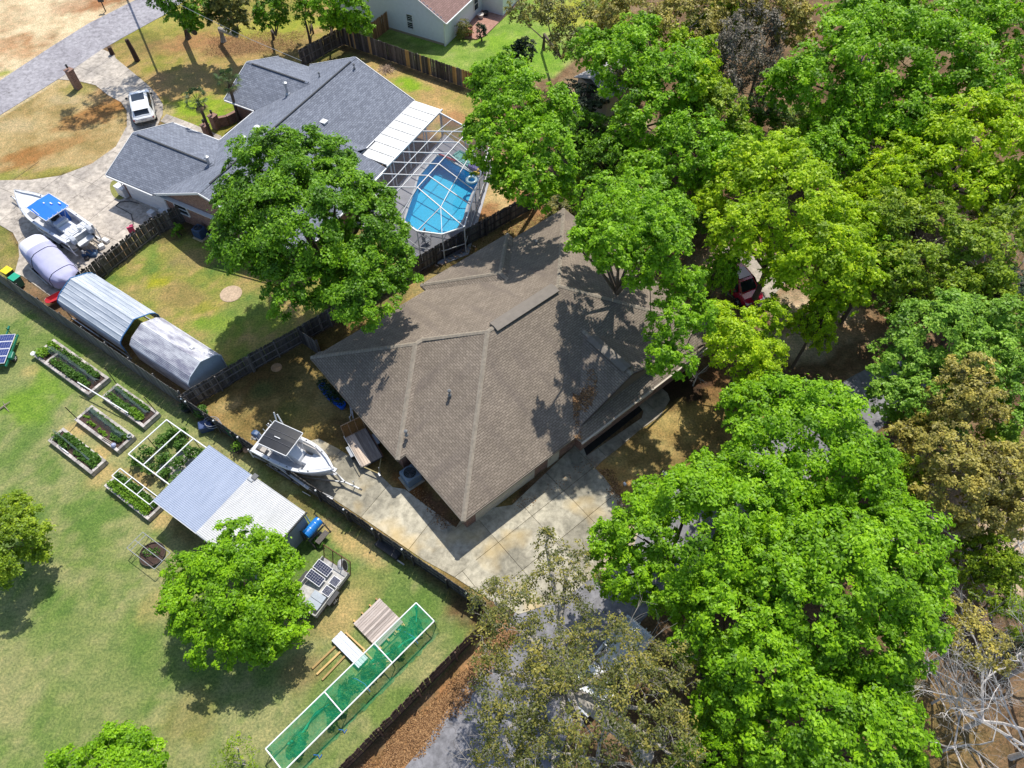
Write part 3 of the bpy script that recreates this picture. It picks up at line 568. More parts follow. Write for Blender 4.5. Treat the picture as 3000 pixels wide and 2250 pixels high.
# ---- the brown hipped house in the middle
def brown_house():
    t = thing('house', 'brown shingled hip-roof house in the centre with a leaf-strewn front gable', 'house', FH.w(0, 0), FH.a)
    E0, S = 2.6, .419; H = 5.95; R0 = (8.4, 8, H); R1 = (14.5, 8, H)
    main = [[(0, 0, E0), (22.5, 0, E0), R1, R0], [(22.5, 0, E0), (22.5, 16, E0), R1], [(22.5, 16, E0), (0, 16, E0), R0, R1], [(0, 16, E0), (0, 0, E0), R0]]
    roof = poly_obj('roof', main, SH_B, t)
    wing = [[(-.6, 5.85, 2.56), (-.6, 16.15, 2.56), (4.75, 11, 4.74)], [(-.6, 5.85, 2.56), (4.75, 11, 4.74), (5.45, 11, 4.74), (.2, 5.85, 2.58)], [(-.6, 16.15, 2.56), (.1, 16.15, 2.6), (5.5, 11, 4.78), (4.75, 11, 4.74)]]
    poly_obj('roof', wing, SH_B, t)
    rear = [[(9, 16.7, 2.58), (13.15, 12.55, 4.4), (13.15, 11.6, 4.4), (9, 15.9, 2.6)], [(9, 16.7, 2.58), (17.3, 16.7, 2.58), (13.15, 12.55, 4.4)], [(17.3, 16.7, 2.58), (17.3, 15.9, 2.6), (13.15, 11.6, 4.4), (13.15, 12.55, 4.4)]]
    poly_obj('roof', rear, SH_B, t)
    gab = [[(9.1, -.05, 2.6), (13.9, 4.85, 4.64), (13.9, .25, 4.64), (9.7, .25, 2.88)], [(18.7, -.05, 2.6), (18.1, .25, 2.88), (13.9, .25, 4.64), (13.9, 4.85, 4.64)]]
    poly_obj('roof', gab, SH_B, t)
    poly_obj('skirt_roof', [[(8.95, -.55, 2.52), (22.6, -.55, 2.52), (22.6, .45, 2.95), (9.75, .45, 2.95)], [(8.95, -.55, 2.52), (9.75, .45, 2.95), (9.2, .45, 2.68), (8.9, -.02, 2.57)]], SH_B, t)
    g = MB(); g.add([(9.9, .42, 2.9), (17.9, .42, 2.9), (13.9, .42, 4.56), (9.9, .62, 2.9), (17.9, .62, 2.9), (13.9, .62, 4.56)], [(0, 1, 2), (5, 4, 3), (0, 2, 5, 3), (1, 4, 5, 2)]); g.build('gable_wall', flat('gable_siding', (.16, .135, .11), .8), t)
    for a, b in (((9.6, .25, 2.85), (13.9, .25, 4.62)), ((13.9, .25, 4.62), (18.2, .25, 2.85))):
        MB().beam(Vector(a) - Vector((0, 0, .06)), Vector(b) - Vector((0, 0, .06)), .05, .15).build('rake_board', flat('dark_trim', (.07, .055, .045), .7), t)
    for a, b in (((0, 0, E0), R0), ((-.6, 5.85, 2.56), (4.75, 11, 4.74)), ((-.6, 16.15, 2.56), (4.75, 11, 4.74)), ((5.3, 10.95, 4.78), R0), ((22.5, 0, E0), R1), ((22.5, 16, E0), R1), ((9, 16.7, 2.58), (13.15, 12.55, 4.4)), ((17.3, 16.7, 2.58), (13.15, 12.55, 4.4)), ((13.15, 12.55, 4.4), (13.15, 11.7, 4.4)), ((4.75, 11, 4.74), (5.4, 11, 4.74)), (R0, R1), ((13.9, .25, 4.64), (13.9, 4.8, 4.64))):
        caps('ridge_cap', a, b, CAP_B, t)
    vm = flat('ridge_vent_brown', (.17, .145, .12), .7); 
    for a, b, w in (((8.9, 8, 6.0), (14.2, 8, 6.0), .42), ((13.9, .7, 4.69), (13.9, 4.1, 4.69), .36)):
        m = MB(); a = Vector(a); b = Vector(b); x = (b - a).normalized(); y = Vector((-x.y, x.x, 0))
        m.add([a + y * w, a + Vector((0, 0, .1)), a - y * w, b + y * w, b + Vector((0, 0, .1)), b - y * w] + [a + y * w - Vector((0, 0, .1)), a - y * w - Vector((0, 0, .1)), b + y * w - Vector((0, 0, .1)), b - y * w - Vector((0, 0, .1))],
              [(0, 3, 4, 1), (1, 4, 5, 2), (0, 6, 8, 3), (2, 5, 9, 7), (0, 1, 2, 7, 6), (3, 8, 9, 5, 4)]); 
        r = m.build('ridge_vent', vm, t)
    W = [(.5, .5), (22, .5), (22, 15.5), (.5, 15.5)]
    walls('wall', W, 0, 2.48, BRICKM, t); walls('wall', [(-.1, 6.4), (.5, 6.4), (.5, 15.5), (-.1, 15.5)], 0, 2.47, BRICKM, t)
    MB().prism([(.03, .03), (22.4, .03), (22.4, 15.9), (.03, 15.9)], 2.42, 2.47).build('soffit', TRIMB, t); MB().prism([(-.55, 5.9), (.03, 5.9), (.03, 16.1), (-.55, 16.1)], 2.41, 2.46).build('soffit', TRIMB, t)
    fb = flat('brown_fascia', (.20, .165, .13), .6)
    fascia([(-.02, 5.8), (-.02, -.02), (22.52, -.02), (22.52, 16.02)], 2.56, fb, t, skip=(3,)); fascia([(.1, 5.83), (-.62, 5.83), (-.62, 16.17), (.1, 16.17)], 2.52, fb, t, skip=(3,))
    fascia([(9.0, 15.9), (8.98, 16.72), (17.32, 16.72), (17.3, 15.9)], 2.54, fb, t, skip=(3,)); MB().prism([(9.03, 15.9), (17.27, 15.9), (17.27, 16.67), (9.03, 16.67)], 2.40, 2.45).build('soffit', TRIMB, t)
    MB().beam((8.95, -.60, 2.44), (22.6, -.60, 2.44), .13, .12).build('gutter', TRIMB, t)
    walls('wall', [(9.6, -.05), (22, -.05), (22, .48), (9.6, .48)], 0, 2.45, BRICKM, t)
    gdoor(t, (1.2, .5, 0), (6.0, .5, 0), 2.15, BEIGE, (0, -1, 0))
    window(t, (11.5, -.05, 1.5), 1.4, 1.2, -90); window(t, (15.5, -.05, 1.5), 1.4, 1.2, -90); window(t, (-.1, 9, 1.5), 1.2, 1.1, 180); window(t, (-.1, 13, 1.5), 1.2, 1.1, 180)
    d = MB().box((7.6, .46, 1.05), (.95, .06, 2.1)).build('door', BEIGE, t); MB().box((7.25, .41, 1.0), (.06, .08, .12)).build('handle', GALV, d)
    for px, z in (((1317, 1152), 4.6), ((1190, 1270), 3.4), ((1571, 714), 3.6)):
        w = FH.l(P(px[0], px[1], z)); pipe_vent(t, (w[0], w[1], z - .15), .34, .06, flat('lead_pipe', (.2, .2, .2), .5), cap=True)
    return t
BH = brown_house()
# ---- the slate-grey ranch house with two street gables
def grey_house():
    t = thing('house', 'long slate-grey shingled brick house with two street-facing gables, beside the screened pool', 'house', FN.w(0, 0), FN.a)
    zr = 5.0
    poly_obj('roof', [[(5.1, 0, 2.6), (10.8, 0, zr), (10.8, 20.6, zr), (5.1, 20.6, 2.6)], [(10.8, 0, zr), (13.5, 0, 3.87), (13.5, 11.6, 3.87), (16.75, 11.6, 2.5), (16.75, 20.6, 2.5), (10.8, 20.6, zr)]], SH_G, t)
    poly_obj('roof', [[(13.5, 0, 3.86), (19.7, 0, 2.5), (19.7, 11.6, 2.5), (13.5, 11.6, 3.86)]], SH_G, t)
    poly_obj('roof', [[(13.4, 11.6, 3.9), (16.9, 11.6, 3.15), (16.9, 12.9, 2.55), (15.8, 12.9, 2.9)]], SH_G, t)
    poly_obj('roof', [[(-.1, -.1, 2.6), (-.1, 3.85, 4.12), (8.6, 3.85, 4.12), (5.3, -.1, 2.62)], [(-.1, 7.75, 2.6), (5.3, 7.75, 2.62), (8.6, 3.85, 4.12), (-.1, 3.85, 4.12)]], SH_G, t)
    poly_obj('roof', [[(1.6, 12.55, 2.6), (1.6, 16.4, 4.18), (8.8, 16.4, 4.18), (5.2, 12.55, 2.63)], [(1.6, 20.3, 2.6), (5.2, 20.3, 2.63), (8.8, 16.4, 4.18), (1.6, 16.4, 4.18)]], SH_G, t)
    for a, b in (((10.8, 0, zr), (10.8, 20.6, zr)), ((-.1, 3.85, 4.12), (8.3, 3.85, 4.12)), ((1.6, 16.4, 4.18), (8.5, 16.4, 4.18))): caps('ridge_cap', a, b, CAP_G, t, slope=.4)
    for a, b in (((10.88, 1.2, 5.04), (10.88, 19.8, 5.04)), ((.4, 3.79, 4.16), (8.0, 3.79, 4.16)), ((2.2, 16.34, 4.22), (8.2, 16.34, 4.22))):
        MB().beam(a, b, .13, .06).build('ridge_vent', flat('vent_black', (.035, .037, .042), .7), t)
    # walls and gables
    walls('wall', [(5.6, .4), (16.2, .4), (16.2, 20.1), (5.6, 20.1)], 0, 2.5, BRICKM, t); walls('wall', [(16.2, .4), (19.2, .4), (19.2, 11.2), (16.2, 11.2)], 0, 2.4, BRICKM, t)
    walls('wall', [(.4, .5), (5.6, .5), (5.6, 7.2), (.4, 7.2)], 0, 2.5, BRICKM, t); walls('wall', [(2.1, 13.1), (5.6, 13.1), (5.6, 19.8), (2.1, 19.8)], 0, 2.5, BRICKM, t)
    def gable(pts, d):
        m = MB(); d = Vector(d); f = [Vector(p) for p in pts]; k = len(f)
        m.add(f + [p + d for p in f], [tuple(range(k)), tuple(range(k, 2 * k))[::-1]] + [(i, i + k, (i + 1) % k + k, (i + 1) % k) for i in range(k)]); m.build('gable_wall', BRICKM, t, uv=True)
    gable([(5.7, .4, 2.45), (10.8, .4, 4.9), (19.1, .4, 2.4)], (0, .1, 0)); gable([(5.7, 20.1, 2.45), (10.8, 20.1, 4.9), (16.2, 20.1, 2.45)], (0, -.1, 0))
    gable([(.4, .6, 2.45), (.4, 3.85, 4.0), (.4, 7.1, 2.45)], (.1, 0, 0)); gable([(2.1, 13.2, 2.45), (2.1, 16.4, 4.05), (2.1, 19.7, 2.45)], (.1, 0, 0))
    for a, b in (((5.05, -.04, 2.54), (10.8, -.04, 4.94)), ((10.8, -.04, 4.94), (19.7, -.04, 2.46)), ((-.15, -.14, 2.55), (-.15, 3.85, 4.06)), ((-.15, 3.85, 4.06), (-.15, 7.8, 2.55)), ((1.55, 12.5, 2.55), (1.55, 16.4, 4.12)), ((1.55, 16.4, 4.12), (1.55, 20.35, 2.55)), ((10.8, 20.65, 4.94), (16.8, 20.65, 2.45)), ((5.05, 20.65, 2.54), (10.8, 20.65, 4.94))):
        MB().beam(a, b, .05, .18).build('rake_board', WHITE, t)
    for a, b in (((-.1, -.17, 2.5), (5.0, -.17, 2.5)), ((1.6, 12.48, 2.52), (5.0, 12.48, 2.52)), ((-.1, 7.82, 2.5), (5.0, 7.82, 2.5)), ((5.03, 7.9, 2.5), (5.03, 12.4, 2.5)), ((16.82, 11.7, 2.46), (16.82, 20.5, 2.46)), ((19.76, 0, 2.44), (19.76, 11.6, 2.44))): MB().beam(a, b, .11, .11).build('gutter', WHITE, t)
    MB().prism([(-.05, -.05), (5.1, -.05), (5.1, 7.7), (-.05, 7.7)], 2.44, 2.49).build('soffit', WHITE, t); MB().prism([(5.12, .02), (16.7, .02), (16.7, 20.5), (5.12, 20.5)], 2.40, 2.435).build('soffit', WHITE, t)
    MB().prism([(1.65, 12.6), (5.1, 12.6), (5.1, 20.2), (1.65, 20.2)], 2.44, 2.49).build('soffit', WHITE, t); MB().prism([(16.72, .02), (19.65, .02), (19.65, 11.5), (16.72, 11.5)], 2.36, 2.4).build('soffit', WHITE, t)
    g = gdoor(t, (.75, .5, 0), (5.3, .5, 0), 2.2, WHITE, (0, -1, 0))
    for px, py, z, h, r, m_ in ((390 * .5425, 0, 0, 0, 0, None),): pass
    z1 = lambda x, y: (300 + x * .5425, 100 + y * .5425)
    def vent(zx, zy, z, h, r, mat, base=-.05, **k):
        w = FN.l(P(*z1(zx, zy), z)); return pipe_vent(t, (w[0], w[1], z + base), h, r, mat, **k)
    vent(582, 715, 3.8, .9, .11, GALV); vent(1000, 318, 3.75, .95, .11, GALV)
    for x, y, z in ((765, 572, 4.1), (838, 515, 4.15)):
        w = FN.l(P(*z1(x, y), z)); MB().lathe([(.32, 0), (.32, .05), (.17, .1), (.17, .22), (.27, .24), (.24, .34), (.08, .42)], (w[0], w[1], z - .05), 14).build('roof_turbine', WHITE, t, smooth=False)
    for x, y, z in ((468, 770, 3.2), (1172, 225, 4.3), (1065, 450, 4.4), (1360, 180, 4.85), (690, 735, 4.2)): vent(x, y, z, .26, .05, flat('lead_pipe', (.2, .2, .2), .5), cap=True)
    w = FN.l(P(*z1(1197, 478), 4.0)); MB().box((w[0], w[1], 4.02), (.45, .45, .2)).box((w[0], w[1], 4.14), (.55, .55, .06)).build('box_vent', WHITE, t, bevel=.02)
    window(t, (7.1, .4, 1.5), 1.35, .9, -90); window(t, (2.1, 15.2, 1.4), 1.1, 1.3, 180); window(t, (2.1, 18, 1.4), 1.1, 1.3, 180); window(t, (5.6, 9, 1.4), 1.1, 1.3, 180)
    MB().tube([(5.45, .3, 0), (5.45, .3, 2.4)], .045).build('downpipe', WHITE, t); MB().tube([(.35, .4, 0), (.35, .4, 2.4)], .045).build('downpipe', WHITE, t)
    # white insulated patio roof: separate ribbed panels
    n = 8
    for i in range(n):
        b0 = 11.75 + i * (8.7 / n); b1 = b0 + 8.7 / n - .03; a0 = 16.95 if b0 > 13.2 else 17.15
        m = MB(); m.box(((a0 + 19.75) / 2, (b0 + b1) / 2, 2.62), (19.75 - a0, b1 - b0, .08)); m.box(((a0 + 19.75) / 2, b0 + .03, 2.68), (19.75 - a0, .05, .05)); m.build('patio_roof_panel', metal_sheet('white_panel', (.46, .46, .45), (.66, .66, .65), (3, .4, 1), .5, stops=(.3, .5)) if i == 0 else bpy.data.materials['white_panel'], t)
    MB().beam((19.8, 11.65, 2.58), (19.8, 20.55, 2.58), .12, .16).build('patio_gutter', WHITE, t)
    for b in (12.2, 15, 17.8, 20.4): MB().box((19.72, b, 1.25), (.1, .1, 2.5)).build('patio_post', WHITE, t)
    return t
GH = grey_house()
# ---- the white two-storey gable of the house at the top
def white_house():
    c = P(1306, 135); fr = Fr(-27.5, c)
    t = thing('house', 'white lap-sided house with a russet shingle roof beside the brick terrace, at the top edge', 'house', c, fr.a)
    SID = flat('white_siding', (.66, .68, .70), .6, var=.05); WD = 14; ze = 2.75; zr = 6.4
    # gable end faces -v; wall planks are proud courses
    core = MB(); core.add([(-WD, .02, 0), (0, .02, 0), (0, .02, ze), (-WD / 2, .02, zr), (-WD, .02, ze)] + [(-WD, 16, 0), (0, 16, 0), (0, 16, ze), (-WD / 2, 16, zr), (-WD, 16, ze)], [(0, 1, 2, 3, 4), (9, 8, 7, 6, 5), (1, 6, 7, 2), (0, 4, 9, 5), (0, 5, 6, 1)]); core.build('wall', SID, t)
    z = .25
    while z < zr - .2:
        w = 0 if z < ze else (z - ze) * (WD / 2) / (zr - ze)
        m = MB(); m.add([(-WD + w, 0, z + .19), (-w, 0, z + .19), (-w, -.03, z), (-WD + w, -.03, z), (-w, .02, z), (-WD + w, .02, z)], [(0, 3, 2, 1), (3, 5, 4, 2)]); m.build('siding_board', SID, t); 
        if z < ze - .2:
            m = MB(); m.add([(0, 0, z + .19), (0, 16, z + .19), (.03, 16, z), (.03, 0, z)], [(0, 3, 2, 1)]); m.add([(.03, 0, z), (.03, 16, z), (.0, 16, z), (.0, 0, z)], [(0, 3, 2, 1)]); m.build('siding_board', SID, t)
        z += .2
    poly_obj('roof', [[(.35, -.2, ze - .18), (.35, 16, ze - .18), (-WD / 2, 16, zr + .08), (-WD / 2, -.2, zr + .08)], [(-WD - .35, -.2, ze - .18), (-WD / 2, -.2, zr + .08), (-WD / 2, 16, zr + .08), (-WD - .35, 16, ze - .18)]], SH_T, t)
    MB().beam((.4, -.2, ze - .26), (.4, 16, ze - .26), .14, .16).build('gutter', WHITE, t)
    for a, b in (((.35, -.24, ze - .2), (-WD / 2, -.24, zr + .04)), ((-WD - .35, -.24, ze - .2), (-WD / 2, -.24, zr + .04))): MB().beam(a, b, .05, .16).build('rake_board', WHITE, t)
    for x in (-.04,): MB().box((x, -.04, 1.35), (.14, .1, 2.7)).build('corner_board', WHITE, t)
    MB().box((-WD / 2, .05, .12), (WD, .12, .24)).build('foundation', flat('foundation_block', (.35, .28, .2), .9), t)
    w = fr.l(P(1218, 62)); window(t, (-4.15, -.01, 1.55), .75, 1.5, -90); window(t, (-6.1, -.01, 4.5), .75, 1.2, -90)
    window(t, (.02, 6.5, 1.4), .9, 1.3, 0); window(t, (.02, 9.5, 1.4), .9, 1.3, 0)
    m = MB().prism([(.03, 7.8), (2.6, 7.8), (2.6, 12), (.03, 12)], 0, 2.35).build('wall', SID, t)
    return t
white_house()
# ---- metal outbuildings
def ribbed_roof(parent, prof, a0, a1, mat, name='roof_panel', rib=.03, pitch=.3, seg_w=.9):
    "sheets follow the cross profile (b, z); ribs run along a; one object per profile facet strip"
    for i in range(len(prof) - 1):
        (b0, z0), (b1, z1) = prof[i], prof[i + 1]; L = math.hypot(b1 - b0, z1 - z0); k = max(1, round(L / seg_w))
        nx, nz = -(z1 - z0) / L, (b1 - b0) / L
        if nz < 0 or (abs(nz) < 1e-6): nx, nz = -nx, -nz
        for q in range(k):
            t0, t1 = q / k, (q + 1) / k; m = MB(); nr = max(1, round(L / k / pitch)); pr = []
            for r in range(nr):
                u0 = t0 + (t1 - t0) * r / nr; du = (t1 - t0) / nr
                for uu, h in ((0, 0), (.72, 0), (.79, rib), (.93, rib), (1.0, 0)):
                    u = u0 + du * uu; pr.append((b0 + (b1 - b0) * u + nx * h, z0 + (z1 - z0) * u + nz * h))
            m.add([(a0, b, z) for b, z in pr] + [(a1, b, z) for b, z in pr], [(j_, j_ + 1, len(pr) + j_ + 1, len(pr) + j_) for j_ in range(len(pr) - 1)])
            m.build(name, mat, parent)
def carport():
    t = thing('metal_carport', 'long ribbed white metal carport with blue trim against the fence, next to the barn shed', 'carport', FL.w(0, 0), FL.a)
    MS = metal_sheet('carport_sheet', (.33, .37, .43), (.60, .63, .67), (.25, 2.0, 2.0), .45)
    prof = [(.5, .9), (.5, 1.8), (.62, 2.05), (.95, 2.3), (2.2, 2.85), (3.35, 2.36), (3.66, 2.1), (3.8, 1.8), (3.8, .9)]
    ribbed_roof(t, prof, -13.35, -6.35, MS)
    bl = flat('blue_trim', (.05, .17, .36), .5)
    for a in (-13.35, -6.35): MB().tube([(a, b, z + .02) for b, z in prof], .045, 6).build('arch_trim', bl, t)
    for a in (-13.2, -9.8, -6.5):
        for b in (.55, 3.75): MB().box((a, b, .9), (.07, .07, 1.8)).build('leg', GALV, t)
    for b in (.55, 3.75): MB().beam((-13.3, b, .05), (-6.4, b, .05), .07).build('base_rail', GALV, t)
    # gear kept under the roof
    return t
carport()
def barn():
    t = thing('barn_shed', 'weathered white gambrel metal shed with a pale blue front, end to end with the carport', 'shed', FL.w(0, 0), FL.a)
    MS = metal_sheet('barn_sheet', (.25, .245, .31), (.58, .58, .61), (.35, 1.2, 1.2), .5, stops=(.38, .58))
    prof = [(.85, .0), (.85, 1.7), (1.25, 2.12), (2.35, 2.58), (3.45, 2.12), (3.8, 1.7), (3.8, 0)]
    ribbed_roof(t, prof, -5.95, .05, MS, pitch=.11, rib=.012, seg_w=1.1)
    fm = metal_sheet('pale_blue_sheet', (.38, .46, .53), (.46, .54, .61), (1, 1, 1), .5)
    for a, s in ((-.03, 1), (-5.85, -1)):
        z = 0.0
        while z < 2.5:
            z1 = min(z + .21, 2.5)
            def wd(zz):
                if zz < 1.7: return .88, 3.77
                if zz < 2.12: k = (zz - 1.7) / .42; return .88 + .4 * k, 3.77 - .35 * k
                k = (zz - 2.12) / .46; return 1.28 + 1.07 * k, 3.42 - 1.07 * k
            l0, r0 = wd(z); l1, r1 = wd(z1)
            m = MB(); m.add([(a + .02 * s, l0, z), (a + .02 * s, r0, z), (a, r1, z1), (a, l1, z1), (a - .03 * s, l0, z), (a - .03 * s, r0, z)], [(0, 1, 2, 3), (0, 4, 5, 1)]); m.build('siding_panel', fm, t); z = z1
    MB().tube([(.07, b, z + .02) for b, z in prof], .035, 6).build('front_trim', flat('pale_trim', (.6, .65, .7), .5), t)
    w = FL.l(P(562, 1024, 2.4)); MB().box((-1.5, 2.9, 2.42), (.35, .25, .1), taper=.8).build('roof_vent', WHITE, t)
    return t
barn()
def flat_shed():
    t = thing('flat_roof_shed', 'garden shed with a low corrugated roof, half blue-grey and half white, beside the raised beds', 'shed', FL.w(0, 0), FL.a)
    MA = metal_sheet('sheet_blue_grey', (.33, .38, .49), (.39, .44, .55), (1, .3, 1), .4); MBm = metal_sheet('sheet_white', (.50, .50, .50), (.62, .62, .62), (1, .3, 1), .45)
    for x0, x1, mt, z in ((5.45, 9.2, MA, 2.46), (9.17, 13.62, MBm, 2.5)):
        k = 5
        for i in range(k):
            b0 = -6.32 + i * 4.5 / k; b1 = b0 + 4.5 / k; nr = 8; pr = []
            for r in range(nr):
                for uu, h in ((0, 0), (.5, 0), (.62, .028), (.88, .028), (1., 0)): 
                    bb = b0 + (b1 - b0) * (r + uu) / nr; pr.append((bb, z + h + (bb + 6.3) * .03))
            m = MB(); m.add([(x0, b, zz) for b, zz in pr] + [(x1, b, zz) for b, zz in pr], [(j_, j_ + 1, len(pr) + j_ + 1, len(pr) + j_) for j_ in range(len(pr) - 1)]); m.build('roof_panel', mt, t)
    WL = flat('shed_wall_blue', (.30, .36, .42), .6, var=.1)
    mW = MB()
    walls('wall', [(5.6, -6.1), (13.4, -6.1), (13.4, -1.95), (5.6, -1.95)], 0, 2.4, WL, t, uv=False)
    for i in range(16):
        MB().box((13.43, -4.0, .08 + i * .15), (.05, 4.1, .12)).build('siding_board', flat('grey_siding', (.26, .28, .31), .6), t)
    MB().tube([(13.55, -1.9, 2.4), (13.55, -1.85, 1.2), (13.5, -1.85, .1)], .045).build('downpipe', flat('pale_blue_pvc', (.45, .56, .66), .5), t)
    MB().beam((5.5, -6.33, 2.40), (13.6, -6.33, 2.40), .04, .1).build('fascia', WHITE, t); MB().beam((13.66, -6.3, 2.45), (13.66, -1.75, 2.55), .05, .12).build('fascia', DARKM, t)
    w = FL.l(P(748, 1398, 2.62)); MB().box((w[0], w[1], 2.68), (.34, .34, .1)).build('roof_hatch', flat('hatch_grey', (.12, .12, .12), .4), t); MB().box((w[0] - .1, w[1] - .3, 2.68), (.4, .14, .06)).build('bracket', GALV, t)
    MB().tube([(6.3, -6.2, 2.1), (8.6, -6.2, 1.7), (8.9, -6.22, 1.9)], .05).build('hose', DARKM, t)
    return t
flat_shed()
# ================================================================== FENCES
WD_G = wood_mat('weathered_grey_wood', (.085, .075, .068), (.22, .20, .185)); WD_D = wood_mat('dark_weathered_wood', (.04, .036, .034), (.13, .118, .11))
WD_B = wood_mat('brown_stained_wood', (.075, .045, .034), (.17, .11, .085)); WD_N = wood_mat('new_pine_board', (.40, .24, .09), (.56, .37, .16)); WD_O = wood_mat('orange_cedar_board', (.22, .11, .05), (.36, .20, .10)); WD_F = wood_mat('flat_grey_fence', (.125, .12, .112), (.185, .178, .168))
CAPW = flat('white_cap', (.8, .8, .8), .4); RAILM = WD_D
_pk = {}
def picket_mesh(kind, w, h, mat):
    k = (kind, round(w, 3), round(h, 2), mat.name)
    if k in _pk: return _pk[k]
    c = min(.03, w * .25); m = MB()
    pts = [(-w / 2, 0), (w / 2, 0), (w / 2, h - c), (w / 2 - c, h), (-w / 2 + c, h), (-w / 2, h - c)]
    vs = [(x, -.011, z) for x, z in pts] + [(x, .011, z) for x, z in pts]
    m.add(vs, [(0, 1, 2, 3, 4, 5), (11, 10, 9, 8, 7, 6)] + [(i, i + 6, (i + 1) % 6 + 6, (i + 1) % 6) for i in range(6)])
    _pk[k] = m.mesh('picket', mat); return _pk[k]
def fence(p0, p1, h, mats, label, rail_side=1, w=.155, gap=.004, post=2.44, rails=3, new=(), lean=.008, z_caps=None, wave=.0, group=None, seed=1, posts_out=False, hvar=.03, cap_at=()):
    rnd = random.Random(seed); a = Vector((p0[0], p0[1], 0)); b = Vector((p1[0], p1[1], 0)); d = b - a; L = d.length
    t = thing('fence', label, 'fence', a, math.atan2(d.y, d.x), group)
    n = int(L / (w + gap)); 
    for i in range(n):
        x = (i + .5) * L / n; mt = mats[0] if rnd.random() < .7 else mats[-1]
        for f0, f1, mm in new:
            if f0 <= x / L <= f1: mt = mm
        hh = h + .03 * rnd.randint(-1, 1) * (hvar / .03)
        sg = .05 * math.sin(x / L * 9 + seed) * wave + .03 * math.sin(x * 2.1)
        inst('picket', picket_mesh('dog', w, hh, mt), t, (x, (.0 if i % 2 else .004) + sg * .3, rnd.uniform(-.012, .012) + .02), (rnd.uniform(-lean, lean), rnd.uniform(-lean, lean) * 1.3, rnd.uniform(-.02, .02)))
    np_ = max(1, round(L / post)); rm = mats[-1]
    seg = L / np_
    rme = MB().box((0, 0, 0), (seg + .02, .04, .085)).mesh('rail', rm); pme = MB().box((0, 0, h * .5), (.09, .09, h + (.1 if posts_out else -.06))).mesh('post', rm)
    for i in range(np_):
        for k in range(rails):
            z = .25 + (h - .5) * k / max(1, rails - 1); inst('rail', rme, t, ((i + .5) * seg, rail_side * .04, z), (0, rnd.uniform(-.006, .006), 0))
    for i in range(np_ + 1):
        inst('post', pme, t, (i * seg, rail_side * .11, 0), (rnd.uniform(-.012, .012), rnd.uniform(-.012, .012), 0))
    for c in cap_at:
        q = P(*c, h + .0); l_ = (q - a); x = l_.x * d.x / L + l_.y * d.y / L
        o = MB().tube([(x, rail_side * .13, 0), (x, rail_side * .13, h + .02)], .035, 8).build('steel_post', flat('grey_post', (.12, .11, .10), .6), t)
        MB().lathe([(.06, 0), (.065, .05), (.05, .09), (.02, .11)], (x, rail_side * .13, h + .02), 8).build('post_cap', CAPW, o)
    return t
def G(x, y): return P(x, y, 0)
fence(G(-90, 766), G(546, 1191), 1.85, (WD_F, WD_F), 'plain grey board fence along the left lawn, behind the carport and barn shed', 1, seed=3, w=.15, hvar=.02)
fence(G(548, 1193), G(1416, 1788), 1.5, (WD_G, WD_D), 'low dark fence with white-capped steel posts between the lawn and the concrete drive', -1, seed=5, rails=3, w=.145,
      cap_at=[(542, 1160), (548, 1174), (631, 1229), (702, 1277), (775, 1327), (931, 1431), (1015, 1484), (1099, 1540), (1188, 1597), (1376, 1723)])
fence(G(1436, 1828), G(1000, 2272), 1.75, (WD_B, WD_B), 'dark brown picket fence between the lawn and the lane at the bottom', 1, seed=6, w=.16, gap=.006, post=2.4, hvar=.03, lean=.015)
fence(G(1418, 1790), G(1437, 1826), 1.55, (WD_D, WD_D), 'short end fence panel where the two lawn fences meet by the lane', 1, seed=16)
fence(G(556, 1200), G(742, 1088), 1.8, (WD_D, WD_G), 'dark weathered fence run with rails showing, from the low fence towards the grass', -1, seed=8, rails=3)
fence(G(746, 1085), G(889, 1004), 1.8, (WD_D, WD_G), 'blackened fence run with rails showing, ending beside the oak and the roof corner', -1, seed=9, rails=3)
fence(G(889, 1004), G(1275, 772), 1.8, (WD_D, WD_G), 'fence run in the shade under the big oak', -1, seed=10, rails=3)
fence(G(1278, 771), G(1560, 612), 1.8, (WD_G, WD_D), 'grey fence between the screened pool and the brown house', -1, seed=11, rails=3, new=((.28, .30, WD_G),))
fence(G(886, 1006), G(938, 1042), 1.75, (WD_D, WD_G), 'short side fence panel from the long fence to the corner of the brown house', 1, seed=12)
fence(G(236, 866), G(466, 688), 1.8, (WD_D, WD_G), 'ragged dark fence between the boats and the grassy yard', -1, seed=13, rails=3, lean=.03, hvar=.04)
fence(G(468, 687), G(556, 644), 1.8, (WD_D, WD_G), 'ragged dark fence panel joining the brick garage wall', -1, seed=14, rails=3, lean=.03, hvar=.04)
fence(G(886, 198), G(1007, 131), 1.85, (WD_D, WD_G), 'shaded grey fence panel from behind the slate roof to the back corner', -1, seed=15)
fence(G(1008, 131), G(1400, 270), 1.85, (WD_D, WD_G), 'grey back fence patched with new yellow boards below the white house', 1, seed=17,
      new=[(.05, .058, WD_N), (.085, .1, WD_N), (.20, .225, WD_N), (.485, .51, WD_N), (.59, .60, WD_N), (.655, .667, WD_N), (.83, .85, WD_N), (.895, .91, WD_N), (.915, .975, WD_O)])
fence(G(1098, 119), G(1142, 84), 1.9, (WD_O, WD_O), 'orange-brown fence panel between the back fence and the white house', 1, seed=18)
